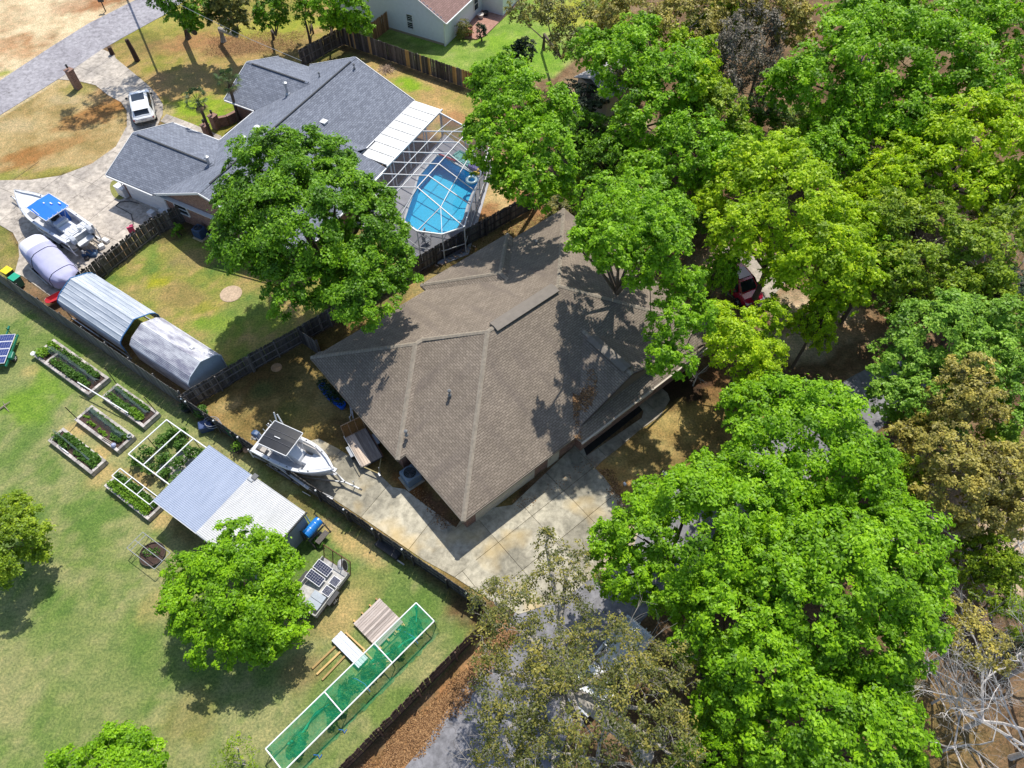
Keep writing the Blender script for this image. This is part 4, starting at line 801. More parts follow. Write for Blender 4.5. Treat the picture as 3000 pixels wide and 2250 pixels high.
# ================================================================== RAISED BEDS
BLK = wood_mat('concrete_block', (.33, .30, .275), (.48, .44, .41), scale=2, stretch=(1, 1, 1), rough=.95); SOIL = flat('garden_soil', (.055, .032, .024), .95, var=.5, scale=12, bump=.8, bscale=30)
def leaf_cloud(name, mats, centers, parent=None, n=60, size=.12, seed=1, up=.6, tint=(.2, .9), kind=None):
    "many small leaves round the given (x, y, z, r[, flat]) centres"
    rs = np.random.RandomState(seed); Ps = []; T = []
    for c in centers:
        k = int(n * (c[5] if len(c) > 5 else 1)); d = rs.normal(size=(k, 3)); d /= np.linalg.norm(d, axis=1)[:, None]
        rr = c[3] * rs.uniform(.45, 1, k)[:, None] ** .6; fl = c[4] if len(c) > 4 else .7
        p = np.array(c[:3]) + d * rr * np.array([1, 1, fl]); Ps.append(p); T.append(rs.uniform(tint[0], tint[1], k) * .6 + .4 * rs.uniform(*tint))
    return leaves_obj(name, np.concatenate(Ps), np.concatenate(T), size, mats, parent, rs, up, kind)
def leaves_mesh(name, Pn, T, size, mat, rs, up=.6, out=None, aspect=.55, jit=.75):
    N = len(Pn); nr = rs.normal(size=(N, 3)); 
    if out is not None: nr = nr * jit + out; nr[:, 2] += up
    else: nr[:, 2] = np.abs(nr[:, 2]) + up
    nr /= np.linalg.norm(nr, axis=1)[:, None]
    a = rs.normal(size=(N, 3)); t = np.cross(nr, a); t /= np.linalg.norm(t, axis=1)[:, None] + 1e-9; b = np.cross(nr, t)
    s = (size * rs.uniform(.65, 1.35, N))[:, None]; V = np.empty((N, 4, 3))
    V[:, 0] = Pn - t * s; V[:, 1] = Pn - b * s * aspect + nr * s * .18; V[:, 2] = Pn + t * s; V[:, 3] = Pn + b * s * aspect + nr * s * .1
    me = bpy.data.meshes.new(name); me.vertices.add(N * 4); me.vertices.foreach_set('co', V.ravel())
    me.loops.add(N * 4); me.loops.foreach_set('vertex_index', np.arange(N * 4)); me.polygons.add(N); me.polygons.foreach_set('loop_start', np.arange(N) * 4)
    me.update(); at = me.attributes.new('tint', 'FLOAT', 'POINT'); at.data.foreach_set('value', np.repeat(np.clip(T, 0, 1), 4))
    me.materials.append(mat); return me
def leaves_obj(name, Pn, T, size, mat, parent, rs, up, kind=None):
    o = bpy.data.objects.new(name, leaves_mesh(name, Pn, T, size, mat, rs, up)); COL.objects.link(o)
    if parent: o.parent = parent
    if kind: o['kind'] = kind
    return o
LV_VEG = leaf_mat('vegetable_leaf', (.03, .075, .012), (.085, .19, .025), (.17, .32, .05)); LV_BR = leaf_mat('bright_vegetable_leaf', (.07, .15, .01), (.17, .33, .02), (.30, .46, .05)); LV_DK = leaf_mat('dark_shrub_leaf', (.008, .02, .008), (.025, .055, .018), (.06, .11, .04))
PVC = flat('white_pvc', (.80, .80, .80), .4, var=.03); MESHG = screen_mat('green_garden_netting', (.01, .30, .14), (.22, .46)); MESHD = screen_mat('dark_netting', (.10, .14, .14), (.25, .6)); STAKE = flat('dark_stake', (.05, .035, .025), .8)
def raised_bed(a0, a1, b0, b1, label, h=.42, soil_lv=.34, seed=1):
    c = FL.w((a0 + a1) / 2, (b0 + b1) / 2); t = thing('raised_bed', label, 'raised bed', c, FL.a, 'block raised beds on the lawn'); LX, LY = a1 - a0, b1 - b0; rnd = random.Random(seed)
    bw = .2; bl = .405
    me = MB().box((0, 0, 0), (bl - .012, bw - .01, .198)).mesh('block', BLK)
    def run(x0, x1, y, ang, z, off):
        n = max(1, round((x1 - x0) / bl)); s = (x1 - x0) / n
        for i in range(n):
            x = x0 + (i + .5) * s
            loc = (x, y, z) if ang == 0 else (y, x, z)
            inst('block', me, t, (loc[0] + rnd.uniform(-.006, .006), loc[1] + rnd.uniform(-.006, .006), z + rnd.uniform(-.004, .004)), (0, 0, R(ang) + rnd.uniform(-.015, .015)), (s / bl, 1, 1))
    for k in range(2):
        z = .1 + .2 * k; e = 0
        for y in (-LY / 2 + .1, LY / 2 - .1): run(-LX / 2, LX / 2, y, 0, z, k)
        for x in (-LX / 2 + .1, LX / 2 - .1): run(-LY / 2 + .2, LY / 2 - .2, x, 90, z, k)
    MB().box((0, 0, .16), (LX - .42, LY - .42, .32)).build('soil', SOIL, t)
    return t, LX, LY
def trellis(t, p0, p1, label_name='netting', h=.75, spread=.25, mat=None):
    "netting pinched over a wire between two stakes"
    p0 = Vector(p0); p1 = Vector(p1); n = 14; m = MB(); rows = []; rnd = random.Random(int(p0.x * 100))
    for i in range(n + 1):
        q = p0 + (p1 - p0) * i / n; o = rnd.uniform(-.04, .04)
        rows.append([q + Vector((0, -spread + o, -.28)), q + Vector((0, -.04 + o, rnd.uniform(0, .04))), q + Vector((0, .05, .0)), q + Vector((0, spread + o, -.3))])
    m.loft(rows, closed=False, cap=False); m.build(label_name, mat or MESHD, t)
def bed_plants(t, rows, mat, seed, size=.085, n=46, name='foliage'):
    rs = random.Random(seed); cs = []
    for x0, x1, y, r, zt in rows:
        x = x0
        while x < x1:
            cs.append((x + rs.uniform(-.06, .06), y + rs.uniform(-.07, .07), zt + rs.uniform(-.05, .06), r * rs.uniform(.75, 1.2), .75)); x += r * .8
    o = leaf_cloud(name, mat, cs, t, n, size, seed); o['kind'] = 'stuff'; return o
def beds():
    t, X, Y = raised_bed(-12.25, -6.05, -3.3, -1.5, 'longest raised bed with bushy rows and dark netting, nearest the green solar trailer', seed=1)
    for y in (0,):  # cross wall inside
        me = MB().box((0, 0, 0), (.2, .39, .2)).mesh('block', BLK)
        for k in range(4): inst('block', me, t, (-X / 2 + 1.35, -.6 + k * .4, .3))
    bed_plants(t, [(-2.9, -2.1, .4, .32, .5), (-2.9, -2.2, -.45, .33, .55), (-2.75, -2.2, -.1, .25, .5)], LV_BR, 2, .09, 60)
    bed_plants(t, [(-1.5, 2.6, .48, .27, .5), (-1.3, 2.5, -.38, .3, .5), (-.4, 1.9, -.2, .2, .5)], LV_VEG, 3, .075, 75)
    trellis(t, (-2.2, .1, .95), (2.75, .12, .7)); MB().lathe([(.19, 0), (.2, .06)], (-X / 2 - .02, -Y / 2 + .12, .42), 14).build('white_lid', WHITE, t)
    for x in (-2.2, 0, 2.75): MB().tube([(x, .1, .3), (x, .1, 1.0)], .015, 5).build('stake', GALV, t)
    t, X, Y = raised_bed(-5.2, -.82, -2.9, -1.5, 'raised bed of mixed greens with a white pipe across it, nearest the fence', seed=2)
    bed_plants(t, [(-1.8, .2, -.3, .28, .42), (-.6, 1.4, -.35, .25, .42), (-1.9, 1.4, .38, .15, .4)], LV_VEG, 5, .075, 60); bed_plants(t, [(.5, 1.5, -.28, .3, .45)], LV_BR, 6, .085, 80)
    trellis(t, (-1.9, .25, .75), (1.6, .15, .6)); MB().tube([(-4.0, -.9, .95), (.6, -.55, .6)], .04, 8).build('pipe', PVC, t)
    MB().tube([(2.0, .62, .1), (1.6, .65, 1.9)], .03, 6).build('stake', STAKE, t); MB().tube([(-2.2, .62, .0), (-2.5, .75, 1.9)], .03, 6).build('stake', STAKE, t)
    t, X, Y = raised_bed(-5.18, -.75, -5.1, -3.65, 'raised bed of mostly bare brown soil with young seedlings, netting along one side', seed=3)
    bed_plants(t, [(-1.9, -1.5, -.1, .1, .36), (-1.3, -.6, -.25, .1, .36), (-.1, .6, -.3, .12, .36)], LV_BR, 7, .06, 22); bed_plants(t, [(-1.9, 1.2, .42, .12, .4), (.6, 1.9, .3, .2, .42), (.9, 1.8, -.1, .2, .42)], LV_VEG, 8, .07, 40)
    trellis(t, (-2.0, .3, .75), (1.7, .2, .7)); MB().tube([(-2.1, -.55, .1), (-2.25, -.6, 1.75)], .03, 6).build('stake', STAKE, t)
    for k in (0, .1): MB().tube([(.6, -.62 + k, .46), (1.8, -.55 + k, .46)], .025, 6).build('pipe', flat('tan_pipe', (.4, .33, .27), .5), t)
    MB().lathe([(.06, 0), (.14, .04), (.17, .12), (.12, .2), (.05, .24)], (1.72, -.55, .42), 12).build('ball', flat('blue_white_ball', (.35, .38, .55), .4, var=.5, scale=12), t)
    MB().lathe([(.13, 0), (.16, .18), (.12, .18), (.1, .05)], (2.05, .5, .42), 12).build('wire_spool', GALV, t)
    t, X, Y = raised_bed(-5.27, -.8, -7.12, -5.9, 'raised bed of knee-high greens under one sagging net line, outermost on the lawn', seed=4)
    bed_plants(t, [(-2.0, -.6, -.1, .3, .45), (-.5, 1.9, .22, .22, .42), (-1.6, 1.9, .38, .17, .42), (.2, 1.9, -.05, .26, .42)], LV_VEG, 9, .08, 70); trellis(t, (-2.2, .05, .9), (1.5, .0, .55), spread=.08)
    MB().beam((-1.0, -.45, .46), (-.2, -.45, .46), .06, .05).build('stick', PVC, t)
    t, X, Y = raised_bed(.55, 4.75, -7.2, -5.95, 'raised bed of bright lettuce under a white pipe frame, tucked beside the shed', seed=5)
    bed_plants(t, [(-1.8, 1.7, -.28, .27, .45), (-1.6, 1.6, -.0, .24, .45)], LV_BR, 10, .07, 90); bed_plants(t, [(-1.8, 1.7, .35, .25, .46)], LV_VEG, 11, .08, 80)
    x0, x1, y0, y1, z = -1.75, 1.8, .08, .72, 1.0
    for a, b in (((x0, y0, z), (x1, y0, z)), ((x0, y1, z), (x1, y1, z)), ((x0, y0, z), (x0, y1, z)), ((x1, y0, z), (x1, y1, z)), ((-.6, y0, z), (-.6, y1, z)), ((.6, y0, z), (.6, y1, z))): MB().tube([a, b], .03, 8).build('pipe', PVC, t)
    for a in ((x0, y0), (x0, y1), (x1, y0), (x1, y1)): MB().tube([(a[0], a[1], .2), (a[0], a[1], z)], .02, 6).build('leg', PVC, t)
    # garden cage of white pipe over the shrubs
    t = thing('pipe_cage', 'white pipe frame standing over leafy berry bushes beside the shed', 'frame', FL.w(.95, -4.95), FL.a)
    X, Y, z = 4.5, 3.1, 1.55
    for a, b in (((0, 0, z), (X, 0, z)), ((0, Y, z), (X, Y, z)), ((0, 0, z), (0, Y, z)), ((1.4, 0, z), (1.4, Y, z)), ((2.55, 0, z), (2.55, Y, z)), ((X, 0, z), (X, Y, z))): MB().tube([a, b], .042, 8).build('pipe', PVC, t)
    for x in (0, 1.4, 2.55, X):
        for y in (0, 1.5, Y):
            if y == 1.5 and x > 0: continue
            MB().tube([(x, y, 0), (x, y, z)], .025, 6).build('leg', STAKE, t)
    sites = [(-.1, .1), (.0, .9), (.05, 1.9), (.3, 2.6), (1.2, .1), (1.15, 1.2), (1.35, 2.4), (1.9, .4), (2.2, 1.4), (2.4, 2.5), (3.2, .5), (3.0, 2.6), (.7, 2.95)]
    SITE = ('at its left corner', 'along the left side, second up', 'along the left side, third up', 'along the left side, near the top corner', 'on the lower side by the first crossbar', 'in the middle of the first bay', 'by the first crossbar near the upper side', 'low in the middle bay', 'centre of the middle bay beside pale sand', 'in the middle bay near the upper side', 'in the last bay next to the shed, lower one', 'in the last bay next to the shed, upper one', 'at its top corner')
    rs = random.Random(4)
    for i, (x, y) in enumerate(sites):
        b = thing('shrub', 'berry bush inside the white pipe frame, ' + SITE[i], 'shrub', FL.w(.95 + x + .1, -4.95 + y + .1), rs.uniform(0, 6), 'berry bushes in the pipe frame')
        leaf_cloud('foliage', LV_VEG, [(rs.uniform(-.25, .25), rs.uniform(-.25, .25), rs.uniform(.35, .8), rs.uniform(.25, .42), .8) for _ in range(4)], b, 75, .085, i + 30, kind='stuff')
        MB().tube([(0, 0, 0), (.05, .02, .6)], .02, 5).build('stem', STAKE, b)
    gv = MB().prism([tuple(FL.w(a, b)[:2]) for a, b in ((2.0, -4.3), (5.2, -4.4), (5.2, -2.3), (2.6, -2.2))], -.05, .02).build('gravel_pad', flat('pale_sand', (.42, .39, .34), .95, var=.3, scale=6), None); tag(gv, kind='structure')
beds()
# ---- long netting tunnel
def net_tunnel():
    W_ = P(778, 2194, 1.15); N_ = P(1219, 1766, 1.15); d = (N_ - W_); L = d.length; t = thing('netting_tunnel', 'long white pipe tunnel draped in green netting across the bottom lawn', 'netting tunnel', (W_.x, W_.y, 0), math.atan2(d.y, d.x))
    wd = 1.5; z = 1.15
    for y in (0, -wd): MB().tube([(0, y, z), (L, y, z)], .04, 8).build('pipe', PVC, t)
    for x in (0, L * .365, L * .70, L): MB().tube([(x, 0, z), (x, -wd, z)], .035, 8).build('pipe', PVC, t)
    for x in (0, L * .365, L * .70, L):
        for y in (0, -wd): MB().tube([(x, y, 0), (x, y, z)], .025, 6).build('leg', STAKE, t)
    rs = random.Random(3)
    def drape(name, rows, mat):
        m = MB(); m.loft(rows, closed=False, cap=False); o = m.build(name, mat, t, smooth=True); return o
    n = 60
    rows = []
    for i in range(n + 1):
        x = L * i / n; s = .06 * math.sin(i * .9) + rs.uniform(-.02, .02); r = []
        for k in range(7): r.append((x, -wd * k / 6, z + .02 - .05 * math.sin(math.pi * k / 6) * (1 + .5 * math.sin(i * .7)) + rs.uniform(-.01, .01)))
        rows.append(r)
    drape('net_top', rows, MESHG)
    rows = [[(L * i / n, -wd - .02, z), (L * i / n + rs.uniform(-.03, .03), -wd - .10 - .05 * math.sin(i * .8), z * .66), (L * i / n, -wd - .20 + .05 * math.sin(i * 1.3), z * .33), (L * i / n, -wd - .30 - .12 * math.sin(i * .55) + rs.uniform(-.05, .05), .06), (L * i / n, -wd - .42 + rs.uniform(-.08, .05), .05)] for i in range(n + 1)]
    drape('net_side', rows, MESHG)
    rows = [[(L * i / n, .02, z), (L * i / n, -.05 + .04 * math.sin(i), z * .6), (L * i / n, -.12 + .08 * math.sin(i * .8), .3), (L * i / n, -.3 + .1 * math.sin(i * .6), .05)] for i in range(int(n * .52))]
    drape('net_side', rows, MESHG)
    rows = [[(L + .02, -wd * k / 8, z), (L + .12, -wd * k / 8, z * .6), (L + .18 + .06 * math.sin(k * 2), -wd * k / 8, .05)] for k in range(9)]
    drape('net_end', rows, MESHG)
    gm = flat('bunched_green_net', (.02, .34, .17), .7, var=.3, scale=20)
    MB().tube([(L * .08 + L * .28 * q, -.35 - .12 * math.sin(q * 7), .18 + .05 * math.sin(q * 13)) for q in [k / 12 for k in range(13)]], [.05 + .03 * math.sin(k * 1.7) for k in range(13)], 7).build('gathered_net', gm, t, smooth=True)
    MB().tube([(L * .62 + L * .3 * q, -.35 - .9 * q + .08 * math.sin(q * 11), .22) for q in [k / 12 for k in range(13)]], [.045 + .025 * math.sin(k * 2.1) for k in range(13)], 7).build('gathered_net', gm, t, smooth=True)
    MB().tube([(L * .985, -.12, z * .95), (L * .97, -.3, .6), (L * .94, -.55, .3)], [.08, .05, .03], 7).build('gathered_net', gm, t, smooth=True)
    bm = flat('blue_rope', (.03, .16, .50), .6)
    for x, w_ in ((L * .52, .7), (L * .86, .5), (L * .30, .25), (L * .14, .2)):
        MB().tube([(x - w_ * .3, -.1, .25), (x, -.5, .35), (x + .15, -1.0, .3), (x + .1, -wd, .2)] if w_ > .4 else [(x, -wd - .25, .3), (x + .15, -wd - .4, .1), (x + .1, -wd - .55, .05), (x + .3, -wd - .5, .05)], .025, 5).build('tie', bm, t)
    cs = []
    for f0, f1, yy in ((.05, .18, -.8), (.28, .38, -.95), (.42, .58, -.6), (.56, .68, -.75), (.73, .8, -1.0), (.8, .95, -.6), (.33, .45, -.7)):
        for k in range(9): cs.append((L * rs.uniform(f0, f1), yy + rs.uniform(-.35, .35), rs.uniform(.12, .35), rs.uniform(.18, .32), .6))
    o = leaf_cloud('planting', LV_VEG, cs, t, 60, .08, 77, kind='stuff')
    MB().beam((L * .60, -.25, .1), (L * .70, -1.0, .1), .05).build('slat', WD_N, t)
net_tunnel()
# ---- timber deck on the lawn, roofing pile, posts
def deck():
    a = P(1035, 1827, .2); b = P(1112, 1752, .2); d = b - a; t = thing('timber_pallet', 'square platform of faded pink-grey boards on the grass by the netting tunnel', 'platform', (a.x, a.y, 0), math.atan2(d.y, d.x)); L = d.length; Wd = 2.05
    DB = wood_mat('faded_deck_board', (.30, .24, .21), (.50, .44, .40), stretch=(.25, 3, 1), scale=2.2)
    n = 14
    for i in range(n):
        y = -Wd * (i + .5) / n; MB().box((L / 2, y, .20), (L * random.uniform(.985, 1.0), Wd / n - .012, .03)).build('board', DB, t)
    for x in (.15, .75, 1.35, L - .15): MB().box((x, -Wd / 2, .12), (.09, Wd + .35, .12)).build('joist', WD_N, t)
deck()
def loose():
    def board(p0, p1, w, th, z, label, cat='board', mat=WD_N, name='timber_post', group=None):
        a = P(*p0, z); b = P(*p1, z); d = b - a; o = MB().box((0, 0, 0), (d.length, w, th)).build(name, mat); o.location = ((a + b) / 2); o.rotation_euler = (0, 0, math.atan2(d.y, d.x)); tag(o, label, cat, group); return o
    pm = wood_mat('yellow_pine', (.38, .25, .09), (.55, .38, .17), stretch=(.15, 3, 3), scale=2)
    board((915, 1959), (988, 1889), .11, .1, .06, 'yellow pine post on the grass, uppermost of three under the roofing sheets', mat=pm, group=None)
    board((928, 1976), (1002, 1905), .11, .1, .06, 'yellow pine post on the grass, middle one of three under the roofing sheets', mat=pm, group=None)
    board((944, 1992), (1012, 1921), .11, .1, .06, 'yellow pine post on the grass, lowest of three under the roofing sheets', mat=pm, group=None)
    board((1013, 1853), (1070, 1906), .09, .09, .06, 'pine post lying between the platform and the roofing sheets', mat=pm); board((1064, 1905), (1119, 1961), .09, .09, .05, 'pine post running under the green netting', mat=pm)
    for i, (p0, p1) in enumerate((((1170, 1818), (1186, 1834)), ((1146, 1842), (1160, 1860)), ((1124, 1864), (1141, 1881)), ((1097, 1889), (1113, 1905)))):
        board(p0, p1, .1, .08, .06, ('topmost', 'second from top', 'third from top', 'lowest')[i] + ' short pine block between the platform and the green netting', mat=pm, name='timber_block', group='pine blocks under the netting', cat='block')
    # roofing sheets
    a = P(985, 1862, .25); b = P(1064, 1942, .25); d = b - a; t = thing('roofing_stack', 'stack of pale blue-white corrugated roofing sheets lying on pine posts', 'roofing sheets', (a.x, a.y, .12), math.atan2(d.y, d.x)); MS = metal_sheet('new_sheet', (.52, .55, .62), (.66, .68, .74), (.3, 2, 1), .4)
    for k in range(6):
        pr = []
        for r in range(4):
            for u, h in ((0, 0), (.5, 0), (.6, .03), (.9, .03), (1, 0)): pr.append((-.36 + .72 * (r + u) / 4 + random.uniform(-.004, .004), .03 * k + h))
        x0 = random.uniform(-.03, .03); m = MB(); m.add([(x0, y, z) for y, z in pr] + [(d.length + x0, y, z) for y, z in pr] + [(x0, y, z - .006) for y, z in pr] + [(d.length + x0, y, z - .006) for y, z in pr],
            [(q, q + 1, len(pr) + q + 1, len(pr) + q) for q in range(len(pr) - 1)] + [(2 * len(pr) + q, 3 * len(pr) + q, 3 * len(pr) + q + 1, 2 * len(pr) + q + 1) for q in range(len(pr) - 1)]); m.build('sheet', MS, t)
    for k in range(3): MB().box((d.length * (.2 + .3 * k), 0, -.06), (.1, .8, .1)).build('bearer', WD_N, t)
    # gutters and aluminium lying along the low fence
    al = flat('bare_aluminium', (.55, .55, .6), .35, metal=.7)
    def chan(p0, p1, w, z, label, cat='gutter', mat=al):
        a = P(*p0, z); b = P(*p1, z); d = b - a; m = MB(); L = d.length
        m.box((0, 0, 0), (L, w, .02)).box((0, w / 2, .04), (L, .015, .08)).box((0, -w / 2, .04), (L, .015, .08)); o = m.build('gutter_length', mat); o.location = (a + b) / 2; o.rotation_euler = (0, 0, math.atan2(d.y, d.x)); tag(o, label, cat, 'gutter lengths along the low fence')
    chan((756, 1322), (905, 1431), .20, .9, 'long white channel leaning along the low fence below the centre-console boat', mat=WHITE); chan((784, 1358), (880, 1419), .22, .1, 'grey ladder-like channel on the ground below the boat', mat=al)
    chan((906, 1430), (975, 1462), .16, .5, 'short white channel at the end of the row along the low fence', mat=WHITE); chan((800, 1352), (850, 1384), .16, .22, 'short grey channel laid on the longer ground channel', mat=al)
    o = MB().tube([P(886, 1440, .03), P(909, 1453, .03)], .02, 5).build('stick', PVC); tag(o, 'thin white stick lying in the fence shadow', 'stick')
    o = MB().tube([P(0, 1198, .1), P(14, 1187, .12), P(30, 1176, .1)], [.06, .05, .02], 6).tube([P(12, 1189, .1), P(27, 1206, .05)], [.04, .015], 5).tube([P(14, 1187, .1), P(8, 1176, .15)], [.03, .01], 5).build('fallen_branch', flat('bare_wood', (.25, .2, .16), .9)); tag(o, 'pale forked branch lying on the lawn at the left edge', 'branch')
loose()
# ================================================================== POOL
def pool():
    DK = flat('pool_deck_grey', (.36, .36, .39), .85, var=.12, scale=1.5, bump=.2); LIN = flat('pool_liner', (.03, .52, .78), .5, var=.10, scale=5)
    deck_out = nw([(19.9, 20.5), (19.9, 11.7), (19.5, 11.7), (19.5, 6.8), (22.0, 7.0), (26.2, 5.7), (28.2, 6.2), (29.5, 8.2), (25.95, 19.0), (22.9, 19.5)])
    d = struct_empty('pool_deck'); pl = [FN.l(p) for p in POOL]; c = (sum(p[0] for p in pl) / len(pl), sum(p[1] for p in pl) / len(pl))
    o = [FN.l(p) for p in deck_out]
    # deck cut into wedges between the pool rim and the outer edge
    def ray(poly, ang):
        dx, dy = math.cos(ang), math.sin(ang); best = None
        for i in range(len(poly)):
            a, b = poly[i], poly[(i + 1) % len(poly)]; ex, ey = b[0] - a[0], b[1] - a[1]; den = dx * ey - dy * ex
            if abs(den) < 1e-9: continue
            t = ((a[0] - c[0]) * ey - (a[1] - c[1]) * ex) / den; u = ((a[0] - c[0]) * dy - (a[1] - c[1]) * dx) / den
            if t > 0 and -1e-9 <= u <= 1 + 1e-9 and (best is None or t > best): best = t
        return (c[0] + dx * best, c[1] + dy * best)
    angs = sorted(set([math.atan2(p[1] - c[1], p[0] - c[0]) for p in pl + o])); K = len(angs); groups = 14; m = MB(); per = K / groups
    for k in range(K):
        a0, a1 = angs[k], angs[(k + 1) % K]; q = [ray(pl, a0), ray(o, a0), ray(o, a1), ray(pl, a1)]
        if abs(area(q)) < 1e-4: continue
        m.prism([tuple(FN.w(*p)[:2]) for p in q], -.15, .06)
    m.build('deck_slab', DK, d)
    t = thing('swimming_pool', 'bright blue swimming pool under the white screen cage', 'pool', (0, 0, 0))
    n = len(POOL); w = MB(); P3 = POOL if area(POOL) > 0 else POOL[::-1]
    for i in range(n):
        a, b = P3[i], P3[(i + 1) % n]; w.quad((a[0], a[1], -1.4), (a[0], a[1], .07), (b[0], b[1], .07), (b[0], b[1], -1.4))
    w.build('wall', LIN, t); MB().prism(P3, -1.6, -1.4).build('floor', LIN, t)
    m, nn, l, b = nm('pool_water'); nn.remove(b); tr = nn.new('ShaderNodeBsdfTransparent'); tr.inputs[0].default_value = (.72, .95, .98, 1); gl = nn.new('ShaderNodeBsdfGlossy'); gl.inputs['Roughness'].default_value = .08
    fr_ = nn.new('ShaderNodeFresnel'); fr_.inputs[0].default_value = 1.33; mx = nn.new('ShaderNodeMixShader'); l.new(fr_.outputs[0], mx.inputs[0]); l.new(tr.outputs[0], mx.inputs[1]); l.new(gl.outputs[0], mx.inputs[2])
    g = nn.new('ShaderNodeNewGeometry'); f = noise(nn, l, g.outputs['Position'], 5, 4, .6); bp = nn.new('ShaderNodeBump'); bp.inputs['Strength'].default_value = .5; bp.inputs['Distance'].default_value = .05; l.new(f, bp.inputs['Height']); l.new(bp.outputs[0], gl.inputs['Normal']); l.new(bp.outputs[0], fr_.inputs['Normal']); l.new(mx.outputs[0], nn['Material Output'].inputs['Surface'])
    ins = [(p[0] * .999 + .001 * P3[0][0], p[1] * .999 + .001 * P3[0][1]) for p in P3]
    wt = MB().quad(*[(p[0], p[1], -.06) for p in ins]).build('water', m, t)
    cp = MB()
    for i in range(n):
        a, b = P3[i], P3[(i + 1) % n]; cp.beam((a[0], a[1], .05), (b[0], b[1], .05), .16, .06)
    cp.build('coping', flat('coping_white', (.55, .56, .58), .7), t)
    # things round the pool
    def small(builder, label, cat, name, px, z=.09, mats=None, rz=0, **k):
        m = MB(); builder(m); o = m.build(name, mats, **k); o.location = P(*px, z); o.rotation_euler = (0, 0, rz); return tag(o, label, cat)
    z3 = lambda x, y: (1100 + x * .2837, 300 + y * .2837)
    def torus(m, Rr, r, n=20, k=8):
        rings = [[((Rr + r * math.cos(2 * math.pi * j / k)) * math.cos(2 * math.pi * i / n), (Rr + r * math.cos(2 * math.pi * j / k)) * math.sin(2 * math.pi * i / n), r * math.sin(2 * math.pi * j / k)) for j in range(k)] for i in range(n + 1)]; m.loft(rings, cap=False)
    small(lambda m: torus(m, .42, .14), 'clear white ring float on the pool near its far right corner', 'float', 'ring_float', z3(992, 803), 0.0, flat('clear_vinyl', (.45, .62, .68), .2), smooth=True)
    def lil(m): m.box((0, 0, .05), (2.0, 1.0, .12)); m.box((0, .52, .1), (2.1, .16, .2)); m.box((0, -.52, .1), (2.1, .16, .2)); m.box((1.0, 0, .1), (.16, .9, .2)); m.box((-1.0, 0, .1), (.16, .9, .2))
    small(lil, 'pale float with a green and yellow centre on the deck beyond the pool', 'float', 'lounge_float', z3(915, 590), .1, [flat('aqua_vinyl', (.18, .48, .42), .35, var=.5, scale=5)], R(-40), bevel=.04)
    small(lambda m: m.tube([(-.9, 0, 0), (.9, 0, 0)], .07, 8), 'red foam noodle at the top corner of the pool', 'noodle', 'pool_noodle', z3(738, 568), .2, flat('red_foam', (.45, .04, .06), .6), R(-32))
    small(lambda m: m.box((0, 0, .15), (1.6, .55, .3)), 'purple-blue deck box by the cage wall next to the yellow toy', 'box', 'deck_box', z3(1045, 695), .06, flat('purple_box', (.10, .08, .28), .5), R(-38), bevel=.03)
    small(lambda m: (m.box((0, 0, .1), (.5, .4, .2)), m.box((.2, .1, .3), (.2, .2, .25)), m.box((-.2, -.05, .25), (.15, .3, .2))), 'yellow toy figure beside the pool rim', 'toy', 'pool_toy', z3(1045, 740), .08, flat('yellow_vinyl', (.7, .5, .04), .4), .4, bevel=.05)
    small(lambda m: m.lathe([(.2, 0), (.22, .1), (.18, .18), (.05, .2)], n=14), 'round white skimmer float at the top corner of the pool', 'float', 'skimmer', z3(655, 548), 0, WHITE)
    for i, (x, y) in enumerate(((608, 550), (600, 610))):
        ch = thing('deck_chair', 'white-framed chair on the deck ' + ('facing the pool rim near the fence' if i == 0 else 'half hidden by the oak, nearest the fence'), 'chair', P(1100 + x * .252, 560 + y * .252, .06), R(-20 + 60 * i))
        MB().box((0, 0, .38), (.5, .5, .04)).build('seat', flat('grey_sling', (.4, .42, .46), .7), ch); MB().box((-.27, 0, .68), (.05, .5, .55)).build('backrest', flat('grey_sling', (.4, .42, .46), .7), ch)
        for sx in (-.22, .22):
            for sy in (-.24, .24): MB().tube([(sx, sy, 0), (sx, sy, .38)], .015, 5).build('leg', DARKM, ch)
        MB().tube([(-.25, -.28, .55), (.22, -.28, .55), (.24, -.28, .38)], .015, 5).tube([(-.25, .28, .55), (.22, .28, .55), (.24, .28, .38)], .015, 5).build('armrest', DARKM, ch)
pool()
